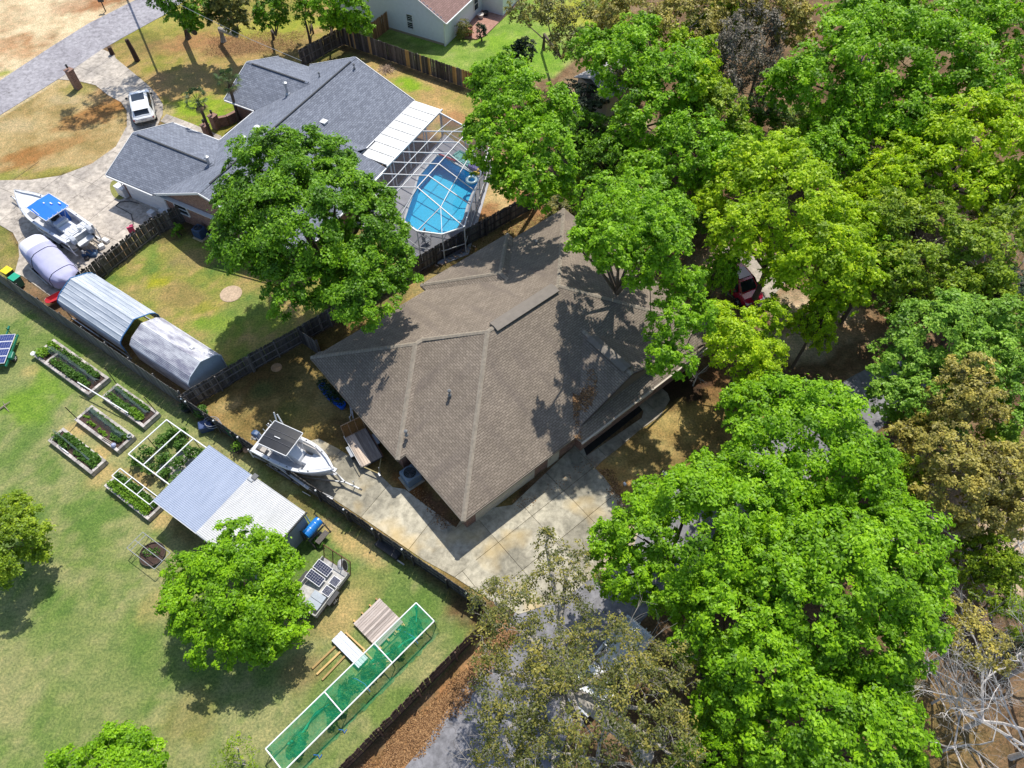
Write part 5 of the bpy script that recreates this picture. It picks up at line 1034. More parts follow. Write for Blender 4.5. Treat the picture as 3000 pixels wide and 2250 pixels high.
def pool_cage():
    t = thing('pool_cage', 'white-framed screen cage over the swimming pool, against the patio roof', 'screen enclosure', FN.w(0, 0), FN.a)
    SCR = screen_mat('cage_screen', (.10, .10, .125), .26); SCW = screen_mat('cage_wall_screen', (.06, .06, .07), .5); zt = 4.2; ze = 2.75
    ea = lambda b: 29.2 - .315 * (b - 8.2)
    rows = [9.1, 10.7, 12.3, 13.8, 15.4, 17.0]
    al = 19.95; rr = 24.6
    L = lambda b: Vector((al + .02, b, 2.66 if b > 11.5 else 2.6)); T_ = lambda b: Vector((rr, b, zt)); E_ = lambda b: Vector((ea(b), b, ze))
    R0 = T_(9.1); R1 = T_(17.0); F1 = Vector((22.9, 19.2, ze)); F2 = Vector((25.7, 18.9, ze)); N1 = Vector((26.2, 6.2, ze)); N2 = Vector((28.1, 6.8, ze)); N0 = Vector((22.2, 7.3, ze)); LN = Vector((al, 8.9, 2.6)); LF = Vector((al, 19.9, 2.68)); EF = Vector((26.4, 17.1, ze)); EN = Vector((29.2, 8.3, ze))
    wd, ht = .06, .085
    def bm(a, b, w=wd, h=ht, name='beam'): MB().beam(a, b, w, h).build(name, WHITE, t)
    fr1 = lambda a, b, f: a + (b - a) * f
    Ls = [L(b) for b in rows]; Ls[0] = LN; Es = [E_(b) for b in rows]; Ts = [T_(b) for b in rows]; Es[0] = EN
    for a, c, e in zip(Ls, Ts, Es): bm(a, c); bm(c, e)
    bm(Ts[0], Ts[-1]); 
    pur = {}
    for f in (.34, .67): pur[f] = [fr1(a, c, f) for a, c in zip(Ls, Ts)]
    q = [fr1(c, e, .5) for c, e in zip(Ts, Es)]
    endf = {.34: fr1(LF, F1, .5), .67: F1}
    for f in (.34, .67):
        P_ = pur[f]
        for i in range(len(P_) - 1): bm(P_[i], P_[i + 1], .045, .06, 'purlin')
        bm(P_[-1], endf[f], .045, .06, 'purlin'); bm(P_[0], fr1(LN, N0, .5) if f < .5 else N0, .045, .06, 'purlin')
    for i in range(len(q) - 1): bm(q[i], q[i + 1], .045, .06, 'purlin')
    bm(q[-1], F2, .045, .06, 'purlin'); bm(q[0], N1, .045, .06, 'purlin'); bm(R1, fr1(F1, F2, .5)); bm(R0, fr1(N0, N1, .5)); bm(q[0], N2, .045, .06, 'purlin')
    rim = [LF, F1, F2, EF] + Es[::-1][1:] + [N2, N1, N0, LN]
    for a, b in zip(rim, rim[1:]): bm(a, b, .09, .12, 'eave_beam')
    bm(LN, Ls[1], .09, .12, 'eave_beam')
    for i in range(len(rim) - 1):
        a, b = rim[i], rim[i + 1]; MB().box((a.x, a.y, a.z / 2), (.07, .07, a.z)).build('post', WHITE, t); bm(Vector((a.x, a.y, 1.0)), Vector((b.x, b.y, 1.0)), .05, .06, 'chair_rail')
        m = MB(); m.quad((a.x, a.y, .08), (b.x, b.y, .08), (b.x, b.y, b.z - .06), (a.x, a.y, a.z - .06)); m.build('screen_panel', SCW, t)
    for b in rows[1:]: MB().box((al + .06, b, 1.3), (.06, .06, 2.6)).build('post', WHITE, t)
    dz = Vector((0, 0, -.05))
    def pan(*p): MB().quad(*[Vector(x) + dz for x in p]).build('screen_panel', SCR, t)
    for i in range(len(rows) - 1):
        seq = [Ls, pur[.34], pur[.67], Ts, q, Es]
        for s0, s1 in zip(seq, seq[1:]): pan(s0[i], s0[i + 1], s1[i + 1], s1[i])
    pan(Ls[-1], LF, endf[.34], pur[.34][-1]); pan(pur[.34][-1], endf[.34], F1, pur[.67][-1]); pan(pur[.67][-1], F1, fr1(F1, F2, .5), Ts[-1]); pan(Ts[-1], fr1(F1, F2, .5), F2, q[-1]); pan(q[-1], F2, EF, Es[-1])
    pan(Ls[0], fr1(LN, N0, .5), pur[.34][0]); pan(pur[.34][0], fr1(LN, N0, .5), N0, pur[.67][0]); pan(pur[.67][0], N0, fr1(N0, N1, .5), Ts[0]); pan(Ts[0], fr1(N0, N1, .5), N1, q[0]); pan(q[0], N1, N2); pan(q[0], N2, Es[0])
pool_cage()
# ================================================================== VEHICLES
RUB = flat('rubber', (.018, .018, .018), .85); RIMM = flat('rim_silver', (.55, .55, .56), .35, metal=.5); PAINT_W = flat('white_car_paint', (.74, .75, .76), .25, var=.02, coat=.8); PAINT_R = flat('red_car_paint', (.42, .012, .05), .25, var=.06, coat=.8)
def wheel(t, x, y, r=.36, w=.24, rim=RIMM, side=1):
    o = MB().lathe([(r * .62, -w / 2), (r * .95, -w / 2), (r, -w * .35), (r, w * .35), (r * .95, w / 2), (r * .62, w / 2)], (0, 0, 0), 20, axis='y').build('wheel', RUB, t, loc=(x, y, r))
    m = MB().lathe([(r * .62, -w * .4), (r * .62, w * .42), (r * .5, w * .44), (r * .18, w * .36)], (0, 0, 0), 16, axis='y')
    for k in range(5):
        a = k * 2 * math.pi / 5; m.beam((0, side * w * .46, 0), (r * .58 * math.cos(a), side * w * .46, r * .58 * math.sin(a)), .05, .03, up=(0, 1, 0))
    m.build('rim', rim, o)
def car(label, cat, loc, rz, paint, L=4.75, W=1.92, H=1.62, kind='suv', name='parked_car'):
    t = thing(name, label, cat, loc, rz); hw = W / 2
    # lower body: x from tail (-) to nose (+)
    st = [(-L / 2, .70, .78, .95), (-L / 2 + .12, .88, .55, 1.02), (-L / 2 + .6, .98, .32, 1.06), (-L * .18, 1.0, .28, 1.03), (L * .12, 1.0, .28, 1.02), (L * .26, .99, .3, 1.0), (L / 2 - .5, .95, .34, .92), (L / 2 - .12, .82, .45, .78), (L / 2, .62, .55, .68)]
    rings = []
    for x, w, zb, zt in st:
        h = hw * w; r = [(x, -h * .92, zb), (x, -h, zb + .15), (x, -h, (zb + zt) / 2 + .05), (x, -h * .95, zt - .06), (x, -h * .82, zt), (x, 0, zt + .03), (x, h * .82, zt), (x, h * .95, zt - .06), (x, h, (zb + zt) / 2 + .05), (x, h, zb + .15), (x, h * .92, zb)]; rings.append(r)
    MB().loft(rings).build('body', paint, t, smooth=False, bevel=.02)
    if kind == 'suv':
        roof = [(-L * .46, .74, 1.08), (-L * .36, .74, H * .93), (-L * .2, .76, H), (L * .05, .75, H * .99), (L * .14, .70, H * .93), (L * .29, .74, 1.0)]
    else: roof = [(-L * .02, .76, 1.0), (-L * .0, .74, H * .96), (L * .06, .74, H), (L * .15, .72, H * .97), (L * .2, .72, H * .9), (L * .3, .78, 1.0)]
    rings = []
    for x, w, z in roof:
        h = hw * w; hb = hw * .92; rings.append([(x, -hb, .98), (x, -h * 1.03, z - .1), (x, -h * .85, z), (x, 0, z + .03), (x, h * .85, z), (x, h * 1.03, z - .1), (x, hb, .98)])
    MB().loft(rings).build('cabin', paint, t, bevel=.02)
    def panel(nm_, pts, off=.015, mat=GLS):
        ps = [Vector(p) for p in pts]; n = (ps[1] - ps[0]).cross(ps[2] - ps[0]).normalized(); c = sum(ps, Vector()) / len(ps)
        if n.dot(c - Vector((0, 0, .9))) < 0: n = -n
        m = MB(); k = len(ps); m.add([p + n * off for p in ps] + [p - n * .02 for p in ps], [tuple(range(k)), tuple(range(k, 2 * k))[::-1]] + [(i, i + k, (i + 1) % k + k, (i + 1) % k) for i in range(k)]); return m.build(nm_, mat, t)
    a, b, c_, d_, e_, f_ = roof
    def P2(r, y, dz=0): return (r[0], hw * r[1] * y, r[2] + dz)
    lerp = lambda p, q, f: tuple(p[i] + (q[i] - p[i]) * f for i in range(3))
    panel('windscreen', [lerp(P2(f_, -.9), P2(e_, -.88), .12), lerp(P2(f_, .9), P2(e_, .88), .12), P2(e_, .85, -.01), P2(e_, -.85, -.01)], .03)
    if kind == 'suv':
        panel('rear_window', [lerp(P2(a, -.86), P2(b, -.82), .2), lerp(P2(a, .86), P2(b, .82), .2), lerp(P2(a, .82), P2(b, .8), .96), lerp(P2(a, -.82), P2(b, -.8), .96)], .03)
        MB().box((L * .0 - .05, 0, H + .02), (L * .22, W * .56, .035)).build('sunroof', GLS, t)
        MB().box((-L * .37, 0, H * .95 + .01), (.28, W * .66, .04)).build('spoiler', paint, t, bevel=.01)
        for s in (-1, 1):
            MB().box((-L / 2 + .1, s * hw * .68, .86), (.1, .42, .14)).build('tail_light', flat('tail_red', (.25, .01, .01), .3), t); MB().box((-L / 2 + .03, s * hw * .58, .46), (.12, .38, .14)).build('exhaust_trim', DARKM, t)
        MB().box((-L / 2 - .005, 0, .8), (.04, .5, .12)).build('number_plate', flat('plate_grey', (.5, .5, .5), .5), t)
        sx0, sx1 = -L * .33, L * .22
    else:
        m = MB().box((-L * .24, 0, 1.0), (L * .44, W * .78, .06)); m.build('bed_floor', flat('bed_liner', (.03, .03, .03), .8), t)
        for s in (-1, 1): MB().box((-L * .25, s * hw * .9, 1.12), (L * .46, .12, .2)).build('bed_side', paint, t, bevel=.02)
        MB().box((-L * .475, 0, 1.12), (.1, W * .88, .2)).build('tailgate', paint, t, bevel=.02)
        sx0, sx1 = L * .03, L * .2
    for s in (-1, 1):
        z0, z1 = 1.06, H - .16; y0, y1 = s * hw * .935, s * hw * .80
        n = 3 if kind == 'suv' else 2; w = (sx1 - sx0) / n
        for i in range(n):
            xa, xb = sx0 + i * w + .04, sx0 + (i + 1) * w - .04; ta = .22 if i == 0 else 0; tb = .3 if i == n - 1 else 0
            panel('side_window', [(xa, y0, z0), (xb + tb * .3, y0, z0), (xb - tb, y1, z1), (xa + ta, y1, z1)], .03)
        MB().box((L * .2, s * (hw + .1), 1.08), (.14, .22, .14)).build('mirror', DARKM if kind == 'suv' else paint, t, bevel=.02)
        MB().box((L / 2 - .16, s * hw * .62, .72), (.22, .42, .12)).build('headlight', flat('lamp_glass', (.5, .5, .52), .1), t)
        for x in (-L * .31, L * .31): wheel(t, x, s * (hw - .12), side=s)
        MB().box((0, s * (hw - .03), .36), (L * .42, .1, .12)).build('sill', DARKM, t)
    return t
c0 = P(430, 335); c1 = P(415, 262); ang = math.atan2(c1.y - c0.y, c1.x - c0.x)
car('white coupe-style SUV with glass sunroof parked on the curved drive of the grey house', 'car', P(424, 328), ang, PAINT_W, L=5.1, W=2.05)
a = P(2140, 815); b = P(2195, 880); car('red hatchback parked under the trees on the sandy pad, roof reflecting the sky', 'car', P(2157, 845, 0), math.atan2(b.y - a.y, b.x - a.x), PAINT_R, L=4.6, H=1.7)
a = P(1730, 2010); b = P(1830, 1890); car('white pickup truck with a ladder rack, mostly hidden under the olive-leaved tree on the lane', 'truck', P(1780, 1960, 0), math.atan2(b.y - a.y, b.x - a.x) + math.pi, PAINT_W, L=5.7, W=2.0, H=1.85, kind='pickup', name='pickup_truck')
rk = thing('ladder_rack', 'white steel rack with ladders on the pickup truck under the trees', 'rack', P(1780, 1960, 0), math.atan2(b.y - a.y, b.x - a.x) + math.pi)
for x in (-2.2, -.4): 
    MB().tube([(x, -.9, 1.1), (x, -.9, 1.95), (x, .9, 1.95), (x, .9, 1.1)], .035, 6).build('hoop', WHITE, rk)
for y in (-.5, -.1, .35, .6): MB().beam((-2.6, y, 2.02), (.6, y, 2.02), .06).build('ladder_rail', WHITE, rk)
# ================================================================== BOATS
GELW = flat('white_gelcoat', (.64, .65, .67), .3, var=.03, coat=.5); DECKG = flat('cockpit_grey', (.48, .48, .49), .6, var=.08); PONT = flat('cushion_grey', (.55, .55, .57), .6)
def hull_rings(L, B, D, keel=.0, n=12, fl=.92):
    out = []
    for i in range(n + 1):
        u = i / n; w = B / 2 * (1 if u < .45 else (1 - ((u - .45) / .55) ** 2.3)) * (fl + (1 - fl) * min(1, u * 3)); w = max(w, .02); x = L * u
        rise = .28 * D * max(0, (u - .35) / .65) ** 2; kz = D * (.04 + .78 * max(0, (u - .6) / .4) ** 2.2); ch = D * (.38 + .3 * u * u)
        out.append((x, w, kz, ch + rise * .5, D + rise))
    return out
def hull(t, L, B, D, z, x0, deck_u=.62, mat=GELW, sole=.45, gw=.2, stripe=None):
    hr = hull_rings(L, B, D); rg = []
    for x, w, kz, ch, gz in hr:
        xx = x0 + x; rg.append([(xx, -w, z + gz), (xx, -w * .97, z + (gz + ch) / 2), (xx, -w * .84, z + ch), (xx, 0, z + kz), (xx, w * .84, z + ch), (xx, w * .97, z + (gz + ch) / 2), (xx, w, z + gz)])
    m = MB(); m.loft(rg, closed=False, cap=False); m.add(rg[0], [tuple(range(7))]); m.build('hull', mat, t, smooth=True)
    gm = MB(); a = []
    for x, w, kz, ch, gz in hr:
        wi = max(w - gw, .005); a.append([(x0 + x, -w - .03, z + gz - .03), (x0 + x, -w - .01, z + gz + .05), (x0 + x, -wi, z + gz + .05), (x0 + x, -wi, z + gz - .35 if x < L * .93 else z + gz)])
    gm.loft(a, closed=False, cap=False); gm.loft([[(p[0], -p[1], p[2]) for p in r][::-1] for r in a], closed=False, cap=False); gm.build('gunwale', mat, t)
    so = MB(); pts = [(x0 + x, -max(w - gw + .02, .01)) for x, w, *_ in hr]; pts2 = [(x0 + x, max(w - gw + .02, .01)) for x, w, *_ in hr][::-1]
    so.prism(pts + pts2, z + D * sole - .04, z + D * sole); so.build('cockpit_sole', DECKG, t)
    dk = MB(); r2 = []
    for x, w, kz, ch, gz in hr:
        if x >= L * deck_u: wi = max(w - gw + .01, .01); r2.append([(x0 + x, -wi, z + gz - .08), (x0 + x, 0, z + gz - .04), (x0 + x, wi, z + gz - .08)])
    dk.loft(r2, closed=False, cap=False); r0 = r2[0]; dk.quad((r0[0][0], r0[0][1], z + D * sole), (r0[2][0], r0[2][1], z + D * sole), r0[2], r0[1], r0[0]); dk.build('foredeck', mat, t)
    tr = MB().box((x0 + .12, 0, z + D * .78), (.24, B * .86, D * .5)).build('transom', mat, t, bevel=.02)
    return hr
def outboard(t, x, y, z, mat, name='outboard_motor'):
    o = MB(); o.loft([[(x - .62, y - .14, z + .25), (x - .62, y + .14, z + .25), (x - .55, y + .16, z + .62), (x - .55, y - .16, z + .62)], [(x - .3, y - .2, z + .18), (x - .3, y + .2, z + .18), (x - .3, y + .19, z + .78), (x - .3, y - .19, z + .78)], [(x + .02, y - .16, z + .25), (x + .02, y + .16, z + .25), (x + .0, y + .15, z + .72), (x, y - .15, z + .72)]]); c = o.build('motor_cowl', mat, t, bevel=.06)
    MB().loft([[(x - .32, y - .08, z + .2), (x - .32, y + .08, z + .2), (x - .1, y + .08, z + .2), (x - .1, y - .08, z + .2)], [(x - .6, y - .05, z - .45), (x - .6, y + .05, z - .45), (x - .4, y + .05, z - .52), (x - .4, y - .05, z - .52)]]).build('motor_leg', DARKM if mat is not GELW else flat('motor_grey', (.35, .35, .36), .5), t)
    MB().lathe([(.02, -.3), (.07, -.2), (.08, .05), (.04, .15)], (x - .62, y, z - .5), 8, axis='x').box((x - .92, y, z - .5), (.04, .3, .06)).box((x - .92, y, z - .5), (.04, .06, .3)).build('propeller', GALV, t)
def boat_trailer(label, loc, rz, L, W, tongue, wheels, z=.5, mat=GALV):
    t = thing('boat_trailer', label, 'trailer', loc, rz)
    for s in (-1, 1): MB().beam((-.2, s * W / 2, z), (L * .62, s * W / 2, z), .08, .12).build('frame_rail', mat, t); MB().beam((L * .62, s * W / 2, z), (L + tongue * .45, 0, z), .08, .12).build('frame_rail', mat, t)
    MB().beam((L + tongue * .4, 0, z), (L + tongue, 0, z), .09, .12).build('tongue', mat, t); MB().box((L + tongue + .08, 0, z), (.22, .1, .09)).build('coupler', DARKM, t)
    MB().tube([(L + tongue * .75, .12, .02), (L + tongue * .75, .12, z + .35)], .035, 6).tube([(L + tongue * .75 - .12, .12, z + .35), (L + tongue * .75 + .1, .2, z + .38)], .015, 5).build('jack', GALV, t)
    for x in (0.4, L * .35, L * .55): MB().beam((x, -W / 2, z), (x, W / 2, z), .07).build('cross_member', mat, t)
    for s in (-1, 1):
        for x in wheels:
            wheel(t, x, s * (W / 2 + .02), .32, .2, side=s); 
        MB().box(((wheels[0] + wheels[-1]) / 2, s * (W / 2 + .02), .70), (.85 + abs(wheels[-1] - wheels[0]), .26, .05)).build('mudguard', mat, t, bevel=.02)
        MB().tube([(-.15, s * (W / 2 + .08), z), (-.15, s * (W / 2 + .12), z + 1.1)], .045, 8).build('guide_post', WHITE, t)
        MB().beam((0, s * W * .22, z + .12), (L * .55, s * W * .22, z + .12), .1, .05).build('bunk', flat('bunk_carpet', (.12, .11, .1), .95), t)
    MB().beam((L + tongue * .3, 0, z), (L + tongue * .2, 0, z + .75), .08).build('winch_post', mat, t)
    return t
def center_console(label, loc, rz, L, B, D, z, top_mat, top_name, motors, mmat, extras):
    t = thing('boat', label, 'boat', loc, rz); hull(t, L, B, D, z, 0, deck_u=.66); zs = z + D * .45
    cx = L * .43; sc = B / 2.4
    MB().loft([[(cx - .45, -.42 * sc, zs), (cx - .45, .42 * sc, zs), (cx - .42, .4 * sc, zs + .95), (cx - .42, -.4 * sc, zs + .95)], [(cx + .2, -.42 * sc, zs), (cx + .2, .42 * sc, zs), (cx + .1, .38 * sc, zs + 1.05), (cx + .1, -.38 * sc, zs + 1.05)], [(cx + .95, -.42 * sc, zs), (cx + .95, .42 * sc, zs), (cx + .8, .38 * sc, zs + .55), (cx + .8, -.38 * sc, zs + .55)]]).build('console', GELW, t, bevel=.04)
    MB().quad((cx + .12, -.36 * sc, zs + 1.06), (cx + .12, .36 * sc, zs + 1.06), (cx - .1, .34 * sc, zs + 1.5), (cx - .1, -.34 * sc, zs + 1.5)).build('windscreen', glass_dark('tinted_acrylic', (.05, .06, .07)), t)
    MB().box((cx - .44, 0, zs + .78), (.05, .6 * sc, .3)).build('dash', DARKM, t); MB().lathe([(.17, 0), (.19, .02), (.17, .04)], (cx - .52, .1, zs + .75), 14, axis='x').build('steering_wheel', DARKM, t)
    MB().box((cx - 1.15, 0, zs + .4), (.5, .95 * sc, .75)).build('leaning_post', GELW, t, bevel=.04); MB().box((cx - 1.15, 0, zs + .82), (.45, .9 * sc, .12)).build('seat_cushion', PONT, t, bevel=.04)
    MB().box((cx + 1.15, 0, zs + .22), (.5, .75 * sc, .42)).build('console_seat', GELW, t, bevel=.04); MB().box((cx + 1.15, 0, zs + .46), (.46, .7 * sc, .08)).build('seat_cushion', PONT, t, bevel=.03)
    # hard top
    tz = zs + 1.95; tl = (.92 if L < 7 else 1.0) * sc + .15; tw = (.78 if L < 7 else .8) * sc + .12; tx = cx - .45
    m = MB(); n = 8; rings = []
    for i in range(n + 1):
        x = tx - tl + 2 * tl * i / n; rings.append([(x, -tw, tz - .02 - .05 * ((i / n - .5) * 2) ** 2), (x, 0, tz + .08 - .06 * ((i / n - .5) * 2) ** 2), (x, tw, tz - .02 - .05 * ((i / n - .5) * 2) ** 2), (x, tw, tz - .06), (x, -tw, tz - .06)])
    m.loft(rings); m.build(top_name, top_mat, t)
    fm = flat('aluminium_tube', (.62, .63, .65), .35, metal=.5)
    for s in (-1, 1):
        MB().tube([(tx - tl - .02, s * (tw + .02), tz - .04), (tx + tl + .02, s * (tw + .02), tz - .04)], .035, 6).build('top_rail', WHITE, t)
        for xa, xb in ((tx + tl * .85, cx + .5), (tx + tl * .3, cx + .1), (tx - tl * .6, cx - .55)): MB().tube([(xa, s * tw * .9, tz - .05), (xb, s * .5 * sc, zs + .1)], .025, 6).build('top_leg', fm, t)
        hr = hull_rings(L, B, D); pr = [(x, s * (w - .1), z + gz + .22) for x, w, kz, ch, gz in hr if x > L * .62 and w > .15]; pr = [(pr[0][0] - .2, pr[0][1], pr[0][2] - .2)] + pr + [(L * .99, 0, pr[-1][2])]; MB().tube(pr, .018, 5).build('bow_rail', fm, t)
    for x in (tx - tl - .03, tx + tl + .03): MB().tube([(x, -tw, tz - .04), (x, tw, tz - .04)], .03, 6).build('top_rail', WHITE, t)
    for k in range(5): MB().tube([(tx - tl - .06, -tw * .8 + tw * .4 * k, tz - .05), (tx - tl - .18, -tw * .8 + tw * .4 * k, tz + .18)], .025, 6).build('rod_holder', fm, t)
    for s in (-1, 1):
        for f in (.08, .3, .55, .75):
            hr = hull_rings(L, B, D, n=12); i = min(11, int(f * 12)); x, w, kz, ch, gz = hr[i]; MB().box((x, s * (w - .1), z + gz + .07), (.1, .05, .05)).build('cleat', DARKM, t)
    k = len(motors)
    for y in motors: outboard(t, 0.0, y, z + D * .72, mmat)
    extras(t, L, B, D, z, zs, cx, sc, tx, tl, tw, tz)
    return t
def ex_a(t, L, B, D, z, zs, cx, sc, tx, tl, tw, tz):
    MB().box((tx - .1, -.1, tz + .11), (.42, .05, .05)).build('light_bar', WHITE, t)
    for y in (-.35, .35): MB().box((tx, y * tw, tz + .07), (tl * 1.9, .012, .02)).build('panel_seam', flat('seam_grey', (.12, .12, .14), .5), t)
    m = MB(); a = Vector((cx + .65, .45, zs + .1)); m.add([a, a + Vector((1.5, -.05, .05)), a + Vector((.9, .12, 1.0)), a + Vector((0, .1, 1.15)), a + Vector((0, .05, 0)), a + Vector((1.5, 0, .05)), a + Vector((.9, .17, 1.0)), a + Vector((0, .15, 1.15))], [(0, 1, 2, 3), (7, 6, 5, 4), (0, 4, 5, 1), (1, 5, 6, 2), (2, 6, 7, 3), (3, 7, 4, 0)]); m.build('raised_hatch', flat('old_hatch', (.5, .46, .42), .7), t)
    MB().box((.62, -.55, z + D * .8), (.4, .7, .1)).build('stern_seat', flat('stained_cushion', (.40, .37, .34), .8), t, bevel=.03)
    MB().tube([(tx - tl, tw + .1, tz - .3), (tx - tl - .2, tw + .35, tz + .35)], .045, 6).tube([(tx - tl + .5, tw + .1, tz - .3), (tx - tl + .1, tw + .3, tz + .4)], .045, 6).build('rod_tubes', WHITE, t)
    MB().box((L * .98, 0, z + D * 1.2), (.55, .3, .12)).build('anchor_roller', GALV, t, bevel=.02)
a = P(745, 1292); b = P(957, 1362); an = math.atan2(b.y - a.y, b.x - a.x)
st0 = P(775, 1303, .55); rzA = an - R(6)
boat_trailer('galvanised trailer carrying the black-topped centre-console boat', (st0.x, st0.y, .02), rzA, 5.4, 1.9, 1.9, (1.6,), z=.42)
center_console('white centre-console fishing boat with black hard top and one blue outboard, beside the low fence', (st0.x, st0.y, 0), rzA, 5.7, 2.35, .95, .55, flat('black_canvas_top', (.010, .012, .018), .6, var=.35, scale=2), 'hard_top', (0,), flat('blue_grey_cowl', (.055, .10, .19), .3), ex_a)
def ex_b(t, L, B, D, z, zs, cx, sc, tx, tl, tw, tz):
    MB().box((tx - .1, -.35, tz + .12), (.28, .09, .06)).box((tx + .4, -.05, tz + .11), (.16, .1, .06)).box((tx - .6, -.75, tz + .1), (.3, .1, .05)).tube([(tx + .6, .9, tz + .1), (tx - .5, 1.0, tz + .14)], .03, 6).build('top_fittings', WHITE, t)
    m = MB().box((.75, 0, z + D * .96), (.7, B * .78, .06)); m.build('stern_deck', GELW, t)
    for k in range(6): MB().box((.8, -B * .33 + k * B * .132, z + D * .99 + .02), (.55, B * .105, .03)).build('hatch', flat('hatch_grey_white', (.58, .59, .62), .5), t, bevel=.01)
    MB().box((cx - 1.9, 0, zs + .35), (.9, 1.1, .5)).build('fish_box', GELW, t, bevel=.04); MB().tube([(cx - .5, -.75, zs), (cx - .5, -.72, zs + 1.3)], .28, 8).build('blue_cover', flat('blue_canvas', (.01, .10, .42), .6), t)
    for k, (x, y) in enumerate(((L * .72, -.38), (L * .72, .38), (L * .83, 0))): MB().box((x, y, z + D * 1.02 + .04), (.75, .5, .04)).build('hatch', flat('hatch_grey_white', (.58, .59, .62), .5), t, bevel=.01)
    MB().box((-.25, 0, z + D * .62), (.6, B * .5, .08)).build('motor_bracket', GELW, t); MB().lathe([(.14, 0), (.16, .3), (.1, .38)], (.3, -.3, z + D), 10).build('bait_bucket', GELW, t)
    for k in range(4): MB().tube([(-.15, -.5 + .3 * k, z + .1), (-.7, -.5 + .3 * k, z - .15)], .03, 5).build('ladder_rung', flat('rusty_tan', (.3, .22, .15), .6), t)
bl = flat('blue_canvas_top', (.005, .15, .74), .6, var=.06)
a = P(78, 590, 1.3); b = P(248, 700, 1.3); rzB = math.atan2(a.y - b.y, a.x - b.x); s0 = P(245, 703, 1.2)
boat_trailer('white trailer under the large twin-engine boat on the neighbour drive', (s0.x, s0.y, .04), rzB, 8.0, 2.2, 2.2, (2.2, 3.1), z=.45, mat=WHITE)
center_console('large white fishing boat with bright blue canopy and twin outboards on the neighbour drive', (s0.x, s0.y, 0), rzB, 8.3, 2.7, 1.25, .55, bl, 'canopy', (-.75, .75), flat('silver_cowl', (.42, .44, .48), .3), ex_b)
def covered_boat():
    a = P(92, 715, 1.2); b = P(190, 808, 1.0); t = thing('covered_boat', 'boat under a creased lavender-grey tarpaulin, between the larger boat and the bins', 'boat', (a.x, a.y, 0), math.atan2(b.y - a.y, b.x - a.x)); L = (b - a).length
    CV = flat('lavender_tarp', (.42, .42, .60), .7, var=.06, scale=2); CW = flat('white_tarp', (.66, .66, .72), .6, var=.04)
    L = 5.6; n = 44; rings = []; K = 18; rnd = random.Random(5)
    prof = [(0, .35, 1.6), (.03, .95, 2.0), (.14, 1.1, 2.25), (.30, 1.12, 2.28), (.40, 1.15, 2.05), (.6, 1.18, 1.75), (.8, 1.1, 1.55), (.93, .85, 1.4), (1.0, .35, 1.15)]
    for i in range(n + 1):
        u = i / n
        for (u0, w0, h0), (u1, w1, h1) in zip(prof, prof[1:]):
            if u0 <= u <= u1: f = (u - u0) / (u1 - u0); w = w0 + (w1 - w0) * f; h = h0 + (h1 - h0) * f; break
        r = []
        for k in range(K + 1):
            s = (k / K - .5) * 2; ang = s * math.pi / 2; e = 1.0 if u < .35 else .8
            y = w * (abs(math.sin(ang)) ** .65) * (1 if s > 0 else -1); z = .45 + (h - .45) * max(0, math.cos(ang)) ** (.35 if u < .36 else .62)
            cr = .035 * math.sin(k * 2.3 + u * (9 if u > .35 else 2) * (1 + .4 * math.sin(k))) * min(1, abs(s) * 1.6) * (1 if u > .33 else .4) + .02 * math.sin(u * 60 + k * 1.1) * abs(s)
            r.append((L * u + .25 * cr, y * (1 + cr * .8), z + cr * (1 - abs(s) * .5) - (.06 * math.sin(u * 24) if k in (0, K) else 0)))
        rings.append(r)
    m = MB(); m.loft(rings, closed=False, cap=False); cut = int(n * .34); mi = [(1 if i < cut and 4 <= k < K - 4 else 0) for i in range(n) for k in range(K)]; m.m = mi
    m.build('tarpaulin', [CV, CW], t, smooth=True)
    for u in (.42, .84):
        i = int(u * n); MB().tube([(p[0], p[1] * 1.01, p[2] + .015) for p in rings[i]], .022, 5).build('strap', DARKM, t)
    MB().loft([[(.2, -.8, .5), (.2, .8, .5), (.2, .8, 1.3), (.2, -.8, 1.3)], [(L * .9, -.4, .5), (L * .9, .4, .5), (L * .9, .4, 1.0), (L * .9, -.4, 1.0)]]).build('hull', GELW, t)
    for s in (-1, 1): MB().tube([(1.2, s * 1.3, .35), (4.0, s * 1.25, .4)], .05, 6).build('trailer_rail', GALV, t)
    for s in (-1, 1): wheel(t, 1.8, s * 1.15, .3, .2, side=s)
    MB().tube([(.15, .6, .4), (-.05, 1.2, 1.35)], .05, 6).build('guide_post', WHITE, t); MB().box((-.25, 0, .5), (.5, .25, .9)).build('motor_leg', DARKM, t)
covered_boat()
# ================================================================== TRAILERS
def solar_panel_mesh(w, l, cells, name='solar_panel'):
    f = MB().box((0, 0, 0), (l, w, .035)).mesh('panel_frame', flat('panel_frame_white', (.7, .7, .72), .4)); return f
CELL = flat('solar_cell', (.012, .016, .045), .15, var=.1, spec=.8); CELLB = flat('solar_cell_blue', (.03, .045, .17), .15, var=.15, spec=.8)
def solar(parent, loc, rot, l, w, nx, ny, cm, top=False):
    o = MB().box((0, 0, 0), (l, w, .035)).build('solar_panel', bpy.data.materials.get('panel_frame_white') or flat('panel_frame_white', (.7, .7, .72), .4), parent, loc=loc); o.rotation_euler = rot
    dx, dy = (l - .06) / nx, (w - .06) / ny; me = MB().box((0, 0, 0), (dx - .008, dy - .008, .004)).mesh('cell', cm)
    for i in range(nx):
        for j_ in range(ny): inst('cell', me, o, (-l / 2 + .03 + dx * (i + .5), -w / 2 + .03 + dy * (j_ + .5), .0195))
    return o
